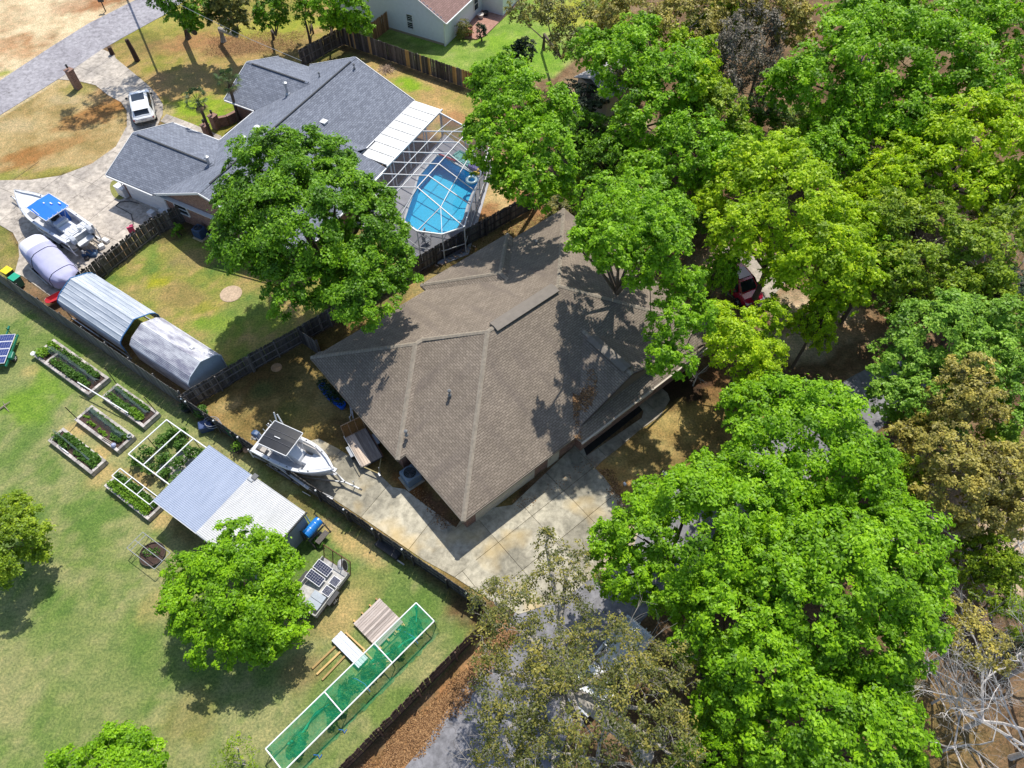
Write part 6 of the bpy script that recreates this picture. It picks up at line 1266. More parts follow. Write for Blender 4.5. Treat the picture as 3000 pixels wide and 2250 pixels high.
def solar_trailer():
    n = P(1003, 1672, .7); s = P(935, 1790, .7); e = P(1026, 1684, .7)
    a = P(928, 1812, .5); b = P(1026, 1684, .5); an = math.atan2(b.y - a.y, b.x - a.x); L = (b - a).length
    t = thing('flatbed_trailer', 'grey flatbed trailer with small solar panels and an open mesh gate beside the round tree', 'trailer', (a.x, a.y, 0), an); W = 2.0
    PLY = flat('weathered_ply', (.42, .41, .39), .9, var=.4, scale=2.5)
    MB().box((L / 2, W / 2, .55), (L, W, .05)).build('deck', PLY, t)
    for y in (.02, W - .02):
        for k in range(3): MB().box((L * (k + .5) / 3, y, .72), (L / 3 - .05, .05, .34)).build('side_board', flat('grey_side', (.38, .37, .34), .7), t)
    MB().box((.02, W / 2, .7), (.05, W - .1, .3)).build('side_board', flat('grey_side', (.38, .37, .34), .7), t)
    for y in (0, W): MB().beam((0, y, .47), (L, y, .47), .06, .1).build('frame_rail', DARKM, t)
    for y in (-.12, W + .12):
        for x in (L * .45,): wheel(t, x, y, .34, .22, WHITE, -1 if y < 0 else 1); MB().box((x, y, .78), (.9, .28, .04)).build('mudguard', DARKM, t)
    MB().beam((0, W * .25, .45), (-1.0, W / 2, .45), .07).beam((0, W * .75, .45), (-1.0, W / 2, .45), .07).build('tongue', DARKM, t)
    g = MB(); x0 = L + .02
    for y in (0, W * .33, W * .66, W): g.tube([(x0, y, .5), (x0 + .35, y, 1.75)], .03, 6)
    g.tube([(x0 + .35, 0, 1.75), (x0 + .35, W, 1.75)], .03, 6).tube([(x0, 0, .5), (x0, W, .5)], .03, 6); gg = g.build('ramp_gate', RUSTY, t)
    m = MB().quad((x0, 0, .5), (x0, W, .5), (x0 + .35, W, 1.75), (x0 + .35, 0, 1.75)).build('mesh_infill', screen_mat('expanded_mesh', (.05, .035, .03), .3), t)
    for x, y in ((L * .80, 1.45), (L * .57, 1.45)): solar(t, (x, y, .95), (R(14), 0, R(0)), .58, 1.05, 4, 7, CELL); MB().box((x, y + .3, .75), (.04, .04, .35)).box((x, y - .4, .68), (.04, .04, .2)).build('panel_leg', GALV, t)
    for x, y in ((L * .72, .38), (L * .50, .38)): solar(t, (x, y, .82), (R(6), 0, 0), .52, .55, 9, 1, CELL); MB().box((x, y, .68), (.06, .3, .22)).build('panel_leg', GALV, t)
    for x, y, h in ((L * .17, .55, .9), (L * .32, .6, .85)): MB().box((x, y, h - .12), (.42, .85, .3)).build('battery_box', flat('battery_grey', (.33, .37, .42), .5), t, bevel=.01)
    sp = thing('spare_wheel', 'white-walled spare wheel standing outside the trailer gate', 'wheel', (t.matrix_world @ Vector((0, 0, 0))), an)
    q = P(1010, 1655, .45); sp.location = (q.x, q.y, 0); MB().lathe([(.2, -.12), (.36, -.14), (.4, -.06), (.4, .06), (.36, .14), (.2, .12)], (0, 0, .4), 18, axis='y').build('tyre', flat('pale_tyre_cover', (.5, .5, .52), .6), sp); MB().lathe([(.3, -.16), (.2, -.17), (.05, -.15)], (0, 0, .4), 16, axis='y').build('rim', RUB, sp); sp.rotation_euler = (R(-20), 0, an + R(40))
solar_trailer()
def green_trailer():
    a = P(14, 1068, .6); b = P(46, 985, .6); an = math.atan2(b.y - a.y, b.x - a.x); L = (b - a).length + .1
    t = thing('solar_trailer', 'small green trailer roofed with blue solar panels at the left edge of the lawn', 'trailer', (a.x, a.y, 0), an); gm = flat('trailer_green', (.01, .16, .10), .45)
    for y in (-.05, 1.7): MB().beam((-.1, y, .5), (L + .1, y, .5), .09, .14).build('frame_rail', gm, t)
    for x in (0, L / 2, L): MB().beam((x, 0, .5), (x, 1.7, .5), .06).build('cross_member', gm, t)
    MB().beam((L, .8, .5), (L + .75, .8, .5), .08, .1).build('tongue', gm, t); MB().tube([(L + .6, .8, 0), (L + .6, .8, .8)], .03, 6).build('jack', gm, t); MB().box((L + .8, .8, .55), (.3, .12, .1)).build('coupler', gm, t)
    MB().box((L * .3, -.2, .55), (.6, .3, .28)).build('mudguard', gm, t, bevel=.05); wheel(t, L * .3, -.22, .28, .18, WHITE, -1); wheel(t, L * .3, 1.85, .28, .18, WHITE, 1)
    for k in range(4):
        x = L * (k + .5) / 4; solar(t, (x, .95, .74), (0, 0, 0), L / 4 - .02, 2.0, 2, 12, CELLB)
    for x in (.1, L - .1):
        for y in (.1, 1.6): MB().box((x, y, .62), (.04, .04, .2)).build('panel_leg', GALV, t)
green_trailer()
def utility_trailer():
    a = P(1012, 1283, .55); b = P(1060, 1368, .55); an = math.atan2(b.y - a.y, b.x - a.x); L = (b - a).length
    t = thing('utility_trailer', 'small plank-floored utility trailer with a rusty ramp gate raised, beside the brown house', 'trailer', (a.x, a.y, 0), an); W = 1.45
    PK = wood_mat('grey_plank', (.22, .17, .14), (.42, .36, .31), stretch=(.2, 3, 1), scale=2.2); PT = wood_mat('tan_plank', (.40, .31, .24), (.55, .46, .38), stretch=(.2, 3, 1), scale=2.2)
    for k in range(9): y = W * (k + .5) / 9; MB().box((L / 2, y, .53), (L, W / 9 - .012, .04)).build('plank', PT if k in (1, 2, 3) else PK, t)
    for y in (-.03, W + .03): MB().beam((0, y, .46), (L, y, .46), .06, .09).build('frame_rail', DARKM, t)
    for x, y in ((L + .02, W / 2), (-.02, W / 2)): MB().beam((x, 0, .46), (x, W, .46), .05, .1).build('cross_member', DARKM, t)
    MB().tube([(0, -.06, .82), (L, -.06, .82)], .03, 6).tube([(0, -.06, .5), (0, -.06, .82)], .025, 6).tube([(L, -.06, .5), (L, -.06, .82)], .025, 6).build('side_rail', flat('pale_rail', (.5, .48, .45), .5), t); MB().tube([(0, W + .06, .82), (L, W + .06, .82)], .03, 6).tube([(0, W + .06, .5), (0, W + .06, .82)], .025, 6).tube([(L, W + .06, .5), (L, W + .06, .82)], .025, 6).build('side_rail', RUSTY, t)
    for y in (-.18, W + .18): wheel(t, L * .48, y, .33, .2, WHITE, -1 if y < 0 else 1); MB().box((L * .48, y, .72), (.85, .26, .04)).build('mudguard', flat('dull_steel', (.28, .3, .33), .5), t)
    MB().beam((L, .1, .45), (L + .95, W / 2, .45), .06, .08).beam((L, W - .1, .45), (L + .95, W / 2, .45), .06, .08).build('tongue', flat('yellow_brown_steel', (.3, .24, .1), .7), t); MB().box((L + 1.05, W / 2, .46), (.25, .1, .1)).tube([(L + .75, W / 2 + .15, 0), (L + .75, W / 2 + .15, .8)], .03, 6).build('jack', GALV, t)
    g = MB()
    for y in (0, W * .33, W * .66, W): g.tube([(-.04, y, .5), (-.28, y, 1.65)], .022, 6)
    g.tube([(-.28, 0, 1.65), (-.28, W, 1.65)], .03, 6).tube([(-.04, 0, .52), (-.04, W, .52)], .022, 6); g.build('ramp_gate', flat('rust_pale', (.33, .22, .14), .8), t)
    MB().quad((-.04, 0, .5), (-.04, W, .5), (-.28, W, 1.65), (-.28, 0, 1.65)).build('mesh_infill', screen_mat('rusty_mesh', (.22, .11, .04), .7), t)
utility_trailer()
# ================================================================== SMALL THINGS
def ac_unit(px, label, mat, s=.85, h=.9, rz=.0):
    q = P(*px, h); t = thing('air_conditioner', label, 'air conditioner', (q.x, q.y, 0), rz)
    MB().box((0, 0, .04), (s + .25, s + .25, .08)).build('pad', CONC, t)
    b = MB().box((0, 0, h / 2 + .06), (s, s, h - .1)).build('case', mat, t, bevel=.04); m = MB()
    for k in range(12): m.box((0, 0, .18 + k * (h - .3) / 12), (s + .02, s + .02, .02))
    m.build('louvre', mat, t)
    MB().lathe([(s * .5, 0), (s * .5, .03), (s * .42, .05), (s * .40, -.02)], (0, 0, h), 24).build('fan_ring', mat, t); MB().lathe([(.001, -.04), (s * .40, -.04), (s * .4, -.03), (.001, -.03)], (0, 0, h + .06), 20).build('fan_well', flat('black_well', (.01, .01, .01), .9), t)
    m = MB()
    for k in range(3):
        a = k * 2.094; m.beam((0, 0, h + .05), (s * .36 * math.cos(a), s * .36 * math.sin(a), h + .04), .14, .01)
    m.lathe([(.09, 0), (.09, .06)], (0, 0, h + .03), 10).build('fan', DARKM, t); g = MB()
    for k in range(5): r = s * .4 * (k + 1) / 5; g.tube([(r * math.cos(u), r * math.sin(u), h + .1) for u in [2 * math.pi * q_ / 20 for q_ in range(21)]], .006, 4, cap=False)
    g.build('grille', mat, t)
ac_unit((1201, 1385), 'blue-grey air conditioner by the notch of the brown house', flat('ac_blue_grey', (.17, .23, .28), .5), 1.0, .95, R(38))
ac_unit((580, 668), 'dark blue air conditioner against the brick wall, behind the ragged fence', flat('ac_dark_blue', (.035, .07, .14), .5), .8, .95, R(-28))
def bin_(px, label, lid, body, rz):
    q = P(*px, 1.0); t = thing('wheeled_bin', label, 'bin', (q.x, q.y, .04), rz)
    MB().loft([[(-.24, -.24, .08), (.24, -.24, .08), (.24, .24, .08), (-.24, .24, .08)], [(-.31, -.33, .98), (.31, -.33, .98), (.31, .33, .98), (-.31, .33, .98)]]).build('body', body, t, bevel=.03); MB().box((0, 0, 1.02), (.68, .72, .07)).build('lid', lid, t, bevel=.03)
    MB().tube([(-.38, -.25, .95), (-.38, .25, .95)], .02, 6).build('handle', body, t)
    for s in (-1, 1): MB().lathe([(.12, -.03), (.12, .03)], (-.27, s * .25, .12), 12, axis='y').build('wheel', RUB, t)
gb = flat('bin_green', (.01, .12, .08), .5)
bin_((20, 793), 'wheeled bin with a bright yellow lid behind the plain grey fence', flat('lid_yellow', (.75, .58, .01), .5), flat('bin_dark_green', (.01, .06, .045), .5), R(60)); bin_((42, 813), 'wheeled bin with a sea-green lid next to the yellow-lidded one', flat('lid_green', (.01, .33, .20), .5), gb, R(60))
def wheelbarrow():
    q = P(157, 873, .6); t = thing('wheelbarrow', 'red wheelbarrow beside the end of the carport', 'wheelbarrow', (q.x, q.y, 0), R(40)); rm = flat('barrow_red', (.42, .02, .03), .4)
    o = [(.75, 0), (.55, .38), (-.45, .34), (-.62, .18), (-.62, -.18), (-.45, -.34), (.55, -.38)]; i = [(x * .6, y * .6) for x, y in o]; m = MB(); m.loft([[(x, y, .62) for x, y in o], [(x * .97, y * .95, .62) for x, y in o], [(x, y, .36) for x, y in i]], cap=False); m.add([(x, y, .36) for x, y in i], [tuple(range(7))]); m.build('tray', rm, t)
    MB().tube([(x, y, .63) for x, y in o + o[:1]], .02, 5).build('rim', flat('barrow_rim', (.2, .01, .02), .4), t)
    for s in (-1, 1): MB().tube([(.7, s * .05, .2), (-.3, s * .25, .38), (-1.1, s * .3, .6)], .022, 5).build('handle', WD_N, t); MB().tube([(-.35, s * .25, .36), (-.4, s * .25, .02)], .015, 5).build('leg', DARKM, t)
    MB().lathe([(.2, -.04), (.2, .04)], (.75, 0, .2), 14, axis='y').build('wheel', RUB, t)
wheelbarrow()
def barrel():
    a = P(900, 1568, .95); b = P(925, 1540, .95); t = thing('water_barrel', 'bright blue barrel lying on a wooden stand at the end of the flat-roofed shed', 'barrel', (a.x, a.y, 0), math.atan2(b.y - a.y, b.x - a.x)); L = 1.15
    MB().lathe([(.2, -.1), (.29, -.08), (.31, .1), (.30, .3), (.31, .34), (.30, .4), (.30, .7), (.31, .75), (.3, .8), (.31, 1.0), (.29, 1.12), (.2, 1.14)], (0, 0, 1.1), 20, axis='x').build('drum', flat('barrel_blue', (.01, .17, .52), .35), t, smooth=False)
    for x in (-.15, 1.15):
        MB().beam((x, -.6, .0), (x, .25, 1.5), .07).build('stand_leg', WD_D, t); MB().beam((x, .35, 0), (x, .3, 1.1), .07).build('stand_leg', WD_D, t)
    for y in (-.3, .3): MB().beam((-.2, y, .76), (1.2, y, .76), .08).build('stand_rail', WD_D, t)
    MB().box((.5, -.62, .5), (.9, .35, .05)).build('shelf', WD_G, t)
    s = thing('shrub', 'small dark plant at the foot of the barrel stand', 'shrub', P(935, 1590)); leaf_cloud('foliage', LV_VEG, [(0, 0, .3, .3), (.2, -.2, .25, .25)], s, 70, .08, 91, kind='stuff'); MB().tube([(0, 0, 0), (0, 0, .4)], .02, 5).build('stem', STAKE, s)
    g = MB().box((0, 0, .15), (.35, .25, .28)).lathe([(.1, 0), (.1, .35)], (.35, 0, 0), 10).build('pump_box', flat('pump_grey', (.22, .22, .22), .5)); g.location = P(925, 1568, 0); tag(g, 'small grey pump box under the blue barrel stand', 'pump')
barrel()
def pillar(px, top, label, h=1.6, w=.55, lamp=True, rz=0, cat='brick pillar'):
    q = P(*px); t = thing('brick_pillar', label, cat, q, rz); m = MB().box((0, 0, h / 2), (w, w, h)); m.build('shaft', BRICKM, t, uv=True); MB().box((0, 0, h + .04), (w + .1, w + .1, .08)).build('cap', BRICKM, t, uv=True)
    if lamp:
        l_ = MB().lathe([(.03, 0), (.03, .15), (.11, .2), (.09, .42), (.13, .44), (.02, .55)], (0, 0, h + .08), 8).build('lantern', DARKM, t)
pillar((230, 258), None, 'brick letterbox pillar with a lamp at the corner of the island lawn', 1.9, .6, rz=R(-28))
pillar((612, 398), None, 'brick pillar with a lantern left of the garden path, in front of the shorter palm', 1.15, .55, rz=R(-28)); pillar((636, 375), None, 'brick pillar with a lantern at the end of the curved garden wall', 1.3, .6, rz=R(-28))
def garden_wall():
    pts = [P(640, 372), P(672, 366), P(702, 350), P(735, 325)]; t = thing('garden_wall', 'low curved brick wall running from the lantern pillar to the grey house', 'wall', pts[0]); o = pts[0]
    for a, b in zip(pts, pts[1:]): MB().beam(a - o + Vector((0, 0, .45)), b - o + Vector((0, 0, .45)), .25, .9).build('wall_section', BRICKM, t, uv=True); MB().beam(a - o + Vector((0, 0, .94)), b - o + Vector((0, 0, .94)), .32, .08).build('coping', BRICKM, t, uv=True)
garden_wall()
def pot(px, label, r, h, mat, plant=None, cat='plant pot', grp=None, z=0.0, ps=.35, pn=70, base=None):
    q = P(*px, z); t = thing('plant_pot', label, cat, q, 0, grp); MB().lathe([(r * .7, 0), (r, h * .9), (r * 1.1, h * .92), (r * 1.1, h), (r * .9, h), (r * .88, h * .88)], (0, 0, 0), 14).build('pot', mat, t); MB().lathe([(.01, h * .85), (r * .88, h * .86)], (0, 0, 0), 12).build('soil', SOIL, t)
    if plant: leaf_cloud('foliage', plant, [(0, 0, h + ps * .7, ps), (.1, .05, h + ps * 1.2, ps * .7)], t, pn, .08, int(px[0]), kind='stuff')
TER = flat('terracotta', (.42, .17, .09), .8); BLP = flat('blue_pot', (.01, .08, .42), .4)
pot((1364, 103), 'terracotta urn at the corner of the brick terrace, left of two', .35, .75, TER, z=.1); pot((1377, 103), 'darker terracotta urn on the terrace corner, right of two', .33, .8, flat('terracotta_dark', (.30, .12, .07), .8), z=.1); pot((1408, 52), 'pale round pot further along the brick terrace', .32, .4, flat('pale_pot', (.55, .5, .45), .7), z=.1); pot((1423, 45), 'dark pot behind the pale one on the brick terrace', .3, .4, DARKM, z=.1)
for i, (x, y) in enumerate(((950, 1142), (962, 1158), (974, 1172), (986, 1182))): pot((x, y), 'dark blue tub with a shrub under the eave, %s in the row' % ('farthest back', 'second', 'third', 'next to the bright one')[i], .28, .45, BLP, LV_DK, grp='blue tubs along the house', ps=.4)
pot((1003, 1193), 'bright blue tub with a small shrub, sunniest of the row along the eave', .3, .45, flat('bright_blue_pot', (.01, .13, .70), .35), LV_DK, ps=.28, pn=40)
pot((550, 1204), 'black nursery pot with climbing greenery where the grey and low fences meet', .3, .4, DARKM, LV_DK); pot((600, 1222), 'shrub in a black tub against the low fence', .3, .35, DARKM, LV_VEG, ps=.5, pn=160)
pot((700, 1322), 'spiky potted plant at the foot of the low fence below the green netting', .3, .35, STAKE, LV_BR, ps=.4, pn=60)
def misc():
    def one(b, name, label, cat, px, z=0, mat=None, rz=0, **k):
        m = MB(); b(m); o = m.build(name, mat, **k); o.location = P(*px, z); o.rotation_euler = (0, 0, rz); return tag(o, label, cat)
    one(lambda m: m.box((0, 0, .3), (.9, .7, .6)), 'container_box', 'dark blue lidded box standing on the lawn by the low fence', 'box', (608, 1255), 0, flat('navy_box', (.04, .07, .17), .5), R(20), bevel=.1)
    one(lambda m: m.box((0, 0, .8), (1.1, .05, 1.0)), 'green_panel', 'bright green mesh panel leaning on the low fence', 'panel', (683, 1285), 0, flat('green_plastic', (.01, .20, .06), .6), R(-36))
    one(lambda m: m.tube([(math.cos(u) * .5, math.sin(u) * .35, .15 + .04 * u) for u in [q * .4 for q in range(40)]], .025, 5), 'hose_reel', 'coiled grey hose on the low fence beside the navy box', 'hose', (630, 1250), .3, flat('hose_grey', (.3, .3, .32), .5))
    one(lambda m: m.lathe([(.0, 0), (.2, 0), (.2, .18), (.0, .18)], n=14), 'log_round', 'pale log round at the foot of the low fence', 'log', (722, 1319), 0, wood_mat('cut_log', (.45, .28, .18), (.6, .4, .28)))
    one(lambda m: (m.box((0, 0, .15), (1.7, .8, .3)), m.box((0, .1, .33), (1.4, .12, .04)), m.box((.2, -.15, .33), (1.2, .1, .04))), 'storage_bin', 'black low storage bin with white slats against the low fence at the driveway end', 'bin', (1142, 1607), 0, DARKM, R(-34), bevel=.05)
    one(lambda m: m.tube([(-.9, 0, .05), (.9, 0, .05)], .05, 6), 'pole', 'grey pole on the grass below the black storage bin', 'pole', (1150, 1632), 0, GALV, R(-34))
    one(lambda m: (m.box((0, 0, .5), (1.0, .6, .9)), m.box((0, 0, .98), (1.1, .68, .06))), 'storage_chest', 'white storage chest at the corner of the garage', 'chest', (367, 572), .04, WHITE, R(-32), bevel=.04)
    one(lambda m: m.tube([(0, 0, 0), (-.9, .3, 0), (-1.7, .2, 0), (-1.9, -.3, 0), (-1.2, -.7, 0), (-.3, -1.3, 0), (.2, -2.4, 0), (.3, -3.6, 0)], .035, 6), 'garden_hose', 'dark hose snaking over the garage apron', 'hose', (408, 596), .09, DARKM)
    one(lambda m: (m.box((0, 0, .15), (1.1, .6, .3)), m.box((0, 0, .32), (1.0, .5, .05))), 'cool_box', 'blue tub with a pale rim behind the outboards of the large boat', 'tub', (266, 746), .04, flat('tub_blue', (.04, .1, .2), .4), R(5), bevel=.05)
    one(lambda m: m.box((0, 0, .12), (.35, .3, .24)), 'black_box', 'small black box next to the blue tub on the drive', 'box', (256, 760), .04, DARKM, R(20), bevel=.02)
    one(lambda m: m.box((0, 0, .15), (.5, .4, .3)), 'white_crate', 'small white box behind the twin outboards', 'box', (299, 726), .04, WHITE, R(40), bevel=.03)
    one(lambda m: m.box((0, 0, .14), (.6, .35, .28)), 'white_crate', 'white cooler lying right of the twin outboards', 'cooler', (312, 708), .04, GELW, R(-30), bevel=.05)
    one(lambda m: m.box((0, 0, .2), (.55, .5, .4)), 'white_crate', 'white box against the ragged fence by the garage', 'box', (447, 630), .04, WHITE, R(-30), bevel=.02)
    one(lambda m: m.box((0, 0, .15), (.9, .4, .3)), 'white_crate', 'long white box by the downpipe at the garage wall', 'box', (483, 624), .04, WHITE, R(-20), bevel=.02)
    one(lambda m: (m.box((0, 0, .3), (.5, .15, .6)), m.box((.15, .1, .5), (.3, .1, .3))), 'pink_toy', 'pink toy hanging on the ragged fence by the drive', 'toy', (388, 680), .1, flat('pink_plastic', (.6, .06, .16), .5), R(30), bevel=.04)
    one(lambda m: m.tube([(0, 0, 0), (.4, .3, .2), (.9, .1, .25), (1.2, -.3, .15), (.6, -.2, .3), (.2, -.4, .1)], .06, 6), 'scooter', 'tangled white and black ride-on toy in the shade of the brick wall', 'toy', (612, 692), .1, WHITE)
    one(lambda m: m.box((0, 0, .45), (.8, .06, .9)), 'plywood_sheet', 'square brown board leaning on the fence near the timber pile', 'board', (1364, 712), 0, wood_mat('ply_brown', (.16, .11, .07), (.26, .19, .13)), R(35))
    o = one(lambda m: [m.box((random.uniform(-.1, .1) + k * .32, random.uniform(-.12, .12), .08 + .05 * (k % 3)), (.3, .1, .1), rz=random.uniform(1.2, 1.9)) for k in range(12)], 'log_pile', 'row of split pale logs along the fence under the oak edge', 'logs', (1283, 782), 0, wood_mat('split_log', (.32, .20, .14), (.62, .48, .38)), R(38))
    # heap of branches
    m = MB(); rs = random.Random(8)
    for k in range(70):
        a = rs.uniform(0, 6.3); r = rs.uniform(0, .8); x, y = r * math.cos(a), r * math.sin(a); b = rs.uniform(0, 3.14); l_ = rs.uniform(.2, .5); z = rs.uniform(.02, .35) * (1 - r)
        m.tube([(x - l_ * math.cos(b), y - l_ * math.sin(b), z), (x + l_ * math.cos(b), y + l_ * math.sin(b), z + .05)], .018, 4)
    o = m.build('brush_heap', flat('dry_twigs', (.36, .26, .18), .9)); o.location = P(1133, 205); tag(o, 'round heap of pale twigs on the strip behind the grey house', 'brush heap')
    d = MB().lathe([(.01, .0), (.85, .02), (.8, .04)], n=18).build('dirt_ring', flat('dirt_pale', (.44, .33, .23), .95, var=.3, scale=6)); 
    d.location = P(677, 861, .0); d['kind'] = 'structure'
    d2 = MB().lathe([(.01, .0), (.4, .02), (.38, .03)], n=12).build('dirt_ring', flat('dirt_orange', (.40, .24, .12), .95, var=.3)); d2.location = P(810, 1077, 0); d2['kind'] = 'structure'
    one(lambda m: m.box((0, 0, .1), (.12, .2, .2)), 'white_bag', 'scrap of white paper on the dry front lawn', 'litter', (1830, 1420), 0, WHITE, .5)
    q = P(1955, 1422); t = thing('letterbox', 'grey post-mounted letterbox with a curved arm beside the big trees', 'letterbox', q, R(60)); lm = flat('box_grey_blue', (.33, .35, .42), .5)
    MB().tube([(0, 0, 0), (0, 0, 1.1)], .05, 8).build('post', lm, t); MB().box((0, .2, 1.2), (.25, .55, .25)).build('box', lm, t, bevel=.06); MB().tube([(0, -.1, 1.1), (-.1, -.5, 1.35), (-.15, -.8, 1.4), (0, -.95, 1.3)], .045, 6).build('arm', WHITE, t); MB().box((0, .55, 1.2), (.24, .06, .22)).build('door', DARKM, t)
    q = P(310, 34); t = thing('letterbox', 'dark post letterbox across the street at the top edge', 'letterbox', q, R(10)); MB().tube([(0, 0, 0), (0, 0, 1.1)], .06, 6).build('post', STAKE, t); MB().box((0, 0, 1.2), (.6, .25, .28)).build('box', DARKM, t, bevel=.05)
    q = P(403, 178); t = thing('tree_stump', 'tall charred trunk stump on the neighbour lawn near the street', 'stump', q); MB().tube([(0, 0, 0), (-.05, 0, 1.2), (-.2, .1, 2.2)], [.28, .24, .2], 9).build('stump', flat('charred_bark', (.05, .025, .018), .95, var=.5, scale=8), t)
    q = P(330, 160); t = thing('tree_stump', 'short dark stump at the shaded drive edge by the street', 'stump', q); MB().tube([(0, 0, 0), (0, 0, .8)], [.25, .2], 9).build('stump', flat('charred_bark', (.05, .025, .018), .95), t)
    # stored things under the eave
    for i, (x, y) in enumerate(((1030, 1215), (1036, 1228))): one(lambda m: m.tube([(0, 0, .1), (.1, .9, .3)], .035, 6), 'white_pipe', ('longer' if i else 'shorter') + ' white pipe leaning by the eave near the utility trailer', 'pipe', (x, y), 0, WHITE, R(20))
    one(lambda m: m.tube([(0, 0, 0), (0, 0, .5), (.1, .1, .62), (.15, .15, .5)], .05, 8), 'standpipe', 'bent white standpipe on the brown grass', 'pipe', (1028, 1233), 0, WHITE)
    # hoop frame over the small round bed
    q = FL.w(6.2, -8.3); t = thing('hoop_frame', 'grey tubular frame over a small dark bed in front of the shed', 'frame', P(452, 1628, 0), R(-33))
    for y in (-.6, 0, .6): MB().tube([(-1.2, y, .85), (1.2, y, .85)], .022, 6).build('rail', GALV, t)
    for x in (-1.2, -.9, 1.2): MB().tube([(x, -.6, 0), (x, -.6, .85), (x, .6, .85), (x, .6, 0)], .022, 6).build('hoop', GALV, t)
    b = thing('garden_bed', 'oval black-edged bed with ferny growth under the grey tubular frame', 'bed', P(450, 1626, 0), R(-33)); MB().lathe([(.74, 0), (.78, .2), (.72, .2), (.7, .12), (.01, .12)], n=20).build('edging', STAKE, b); MB().lathe([(.01, .125), (.7, .13)], n=16).build('soil', SOIL, b); leaf_cloud('foliage', LV_VEG, [(.1, .2, .25, .3), (-.3, -.1, .2, .28)], b, 90, .06, 50, kind='stuff')
misc()
# ================================================================== TREES
LIME = leaf_mat('leaf_lime', (.10, .23, .006), (.23, .46, .009), (.38, .64, .014), .42); YEL = leaf_mat('leaf_yellow_green', (.19, .32, .006), (.40, .60, .010), (.60, .76, .018), .45)
GRN = leaf_mat('leaf_deep_green', (.05, .13, .005), (.13, .30, .007), (.25, .47, .011), .35); LTG = leaf_mat('leaf_pale_green', (.11, .23, .02), (.23, .43, .035), (.38, .60, .07), .35)
GOLD = leaf_mat('leaf_gold', (.18, .16, .04), (.38, .34, .07), (.60, .50, .10), .3); OLV = leaf_mat('leaf_olive', (.06, .08, .02), (.17, .185, .038), (.42, .36, .07), .35); MOSS = leaf_mat('grey_moss', (.11, .095, .07), (.21, .18, .135), (.34, .30, .23), .25)
OLG = leaf_mat('leaf_olive_green', (.10, .18, .010), (.25, .38, .018), (.44, .56, .03), .4)
BARK = flat('bark_brown', (.10, .075, .055), .95, var=.35, scale=6, bump=.6, bscale=20); BARKG = flat('bark_pale_grey', (.34, .31, .27), .9, var=.25, scale=5); BARKW = flat('bark_white', (.55, .52, .50), .85, var=.2, scale=5)
NLEAF = [0]; LEAFK = 1.0
def crown_mesh(name, ells, mat, seed, leaf=.10, dens=1.0, subr=None, gap=.0, droop=0.0, flatk=.62, origin=Vector((0, 0, 0)), zmin=-.45):
    "puffs of leaves over the crown's ellipsoids; every puff is a lens of small leaves facing outwards"
    rs = np.random.RandomState(seed); E = np.array([[c.x, c.y, c.z, r, rz] for c, r, rz in ells]); PP = []; TT = []; OO = []; subs = []; leaf = leaf * LEAFK
    for i, (x, y, z, r, rz) in enumerate(E):
        sr = subr or min(.95, max(.36, r * .23)); A = 2 * math.pi * r * (r + rz) * .62; n = max(6, int(A / (sr * sr * 1.62)))
        d = rs.normal(size=(n * 3, 3)); d /= np.linalg.norm(d, axis=1)[:, None]; d = d[d[:, 2] > zmin][:int(n * 1.2)]
        k = rs.uniform(.66, 1.04, len(d)); inner = rs.rand(len(d)) < .25; k[inner] *= .62
        c = np.array([x, y, z]) + d * k[:, None] * np.array([r, r, rz])
        for j in range(len(E)):
            if j != i:
                q = (c - E[j, :3]) / np.array([E[j, 3], E[j, 3], E[j, 4]]); ok = np.linalg.norm(q, axis=1) > .66; c = c[ok]; d = d[ok]
        if gap > 0: ok = rs.rand(len(c)) > gap; c = c[ok]; d = d[ok]
        for cc, dd in zip(c, d): subs.append((cc, dd, sr * rs.uniform(.5, 1.25)))
    for cc, dd, sr in subs:
        ts = rs.normal(0, .19); ax = dd * .55 + np.array([0, 0, .85]) + rs.normal(0, .2, 3); ax /= np.linalg.norm(ax)
        nb = 7; bu = rs.normal(size=(nb, 3)); bu -= np.outer(bu @ ax, ax) * .55; bu /= np.linalg.norm(bu, axis=1)[:, None]; bt = rs.normal(0, .11, nb)
        m = max(14, int(dens * 3.7 * sr * sr / (leaf * leaf))); w = rs.randint(0, nb, m)
        u = rs.normal(size=(m, 3)); u /= np.linalg.norm(u, axis=1)[:, None]; du = u @ ax; u = u - np.outer(np.minimum(du, 0) * 1.5, ax); u /= np.linalg.norm(u, axis=1)[:, None]
        off = u * .46 * sr * (rs.rand(m)[:, None] ** .4) * (1 + .55 * np.abs(rs.normal(size=m))[:, None] * (rs.rand(m)[:, None] < .35)); p = cc + bu[w] * sr * .62 * rs.uniform(.5, 1.1, nb)[w][:, None] + off
        al = (p - cc) @ ax; p = p - np.outer(al * (1 - flatk), ax)
        if droop: p[:, 2] -= droop * sr * np.abs(rs.normal(size=m)) * .6
        PP.append(p); TT.append(np.clip(.5 + ts + bt[w] + rs.normal(0, .16, m), 0, 1)); OO.append(u * .65 + ax * .75)
    Pn = np.concatenate(PP); T = np.concatenate(TT); O = np.concatenate(OO); NLEAF[0] += len(Pn)
    Pn = Pn - np.array(origin)
    return leaves_mesh(name, Pn, T, leaf, mat, rs, up=.12, out=O, jit=.42), subs
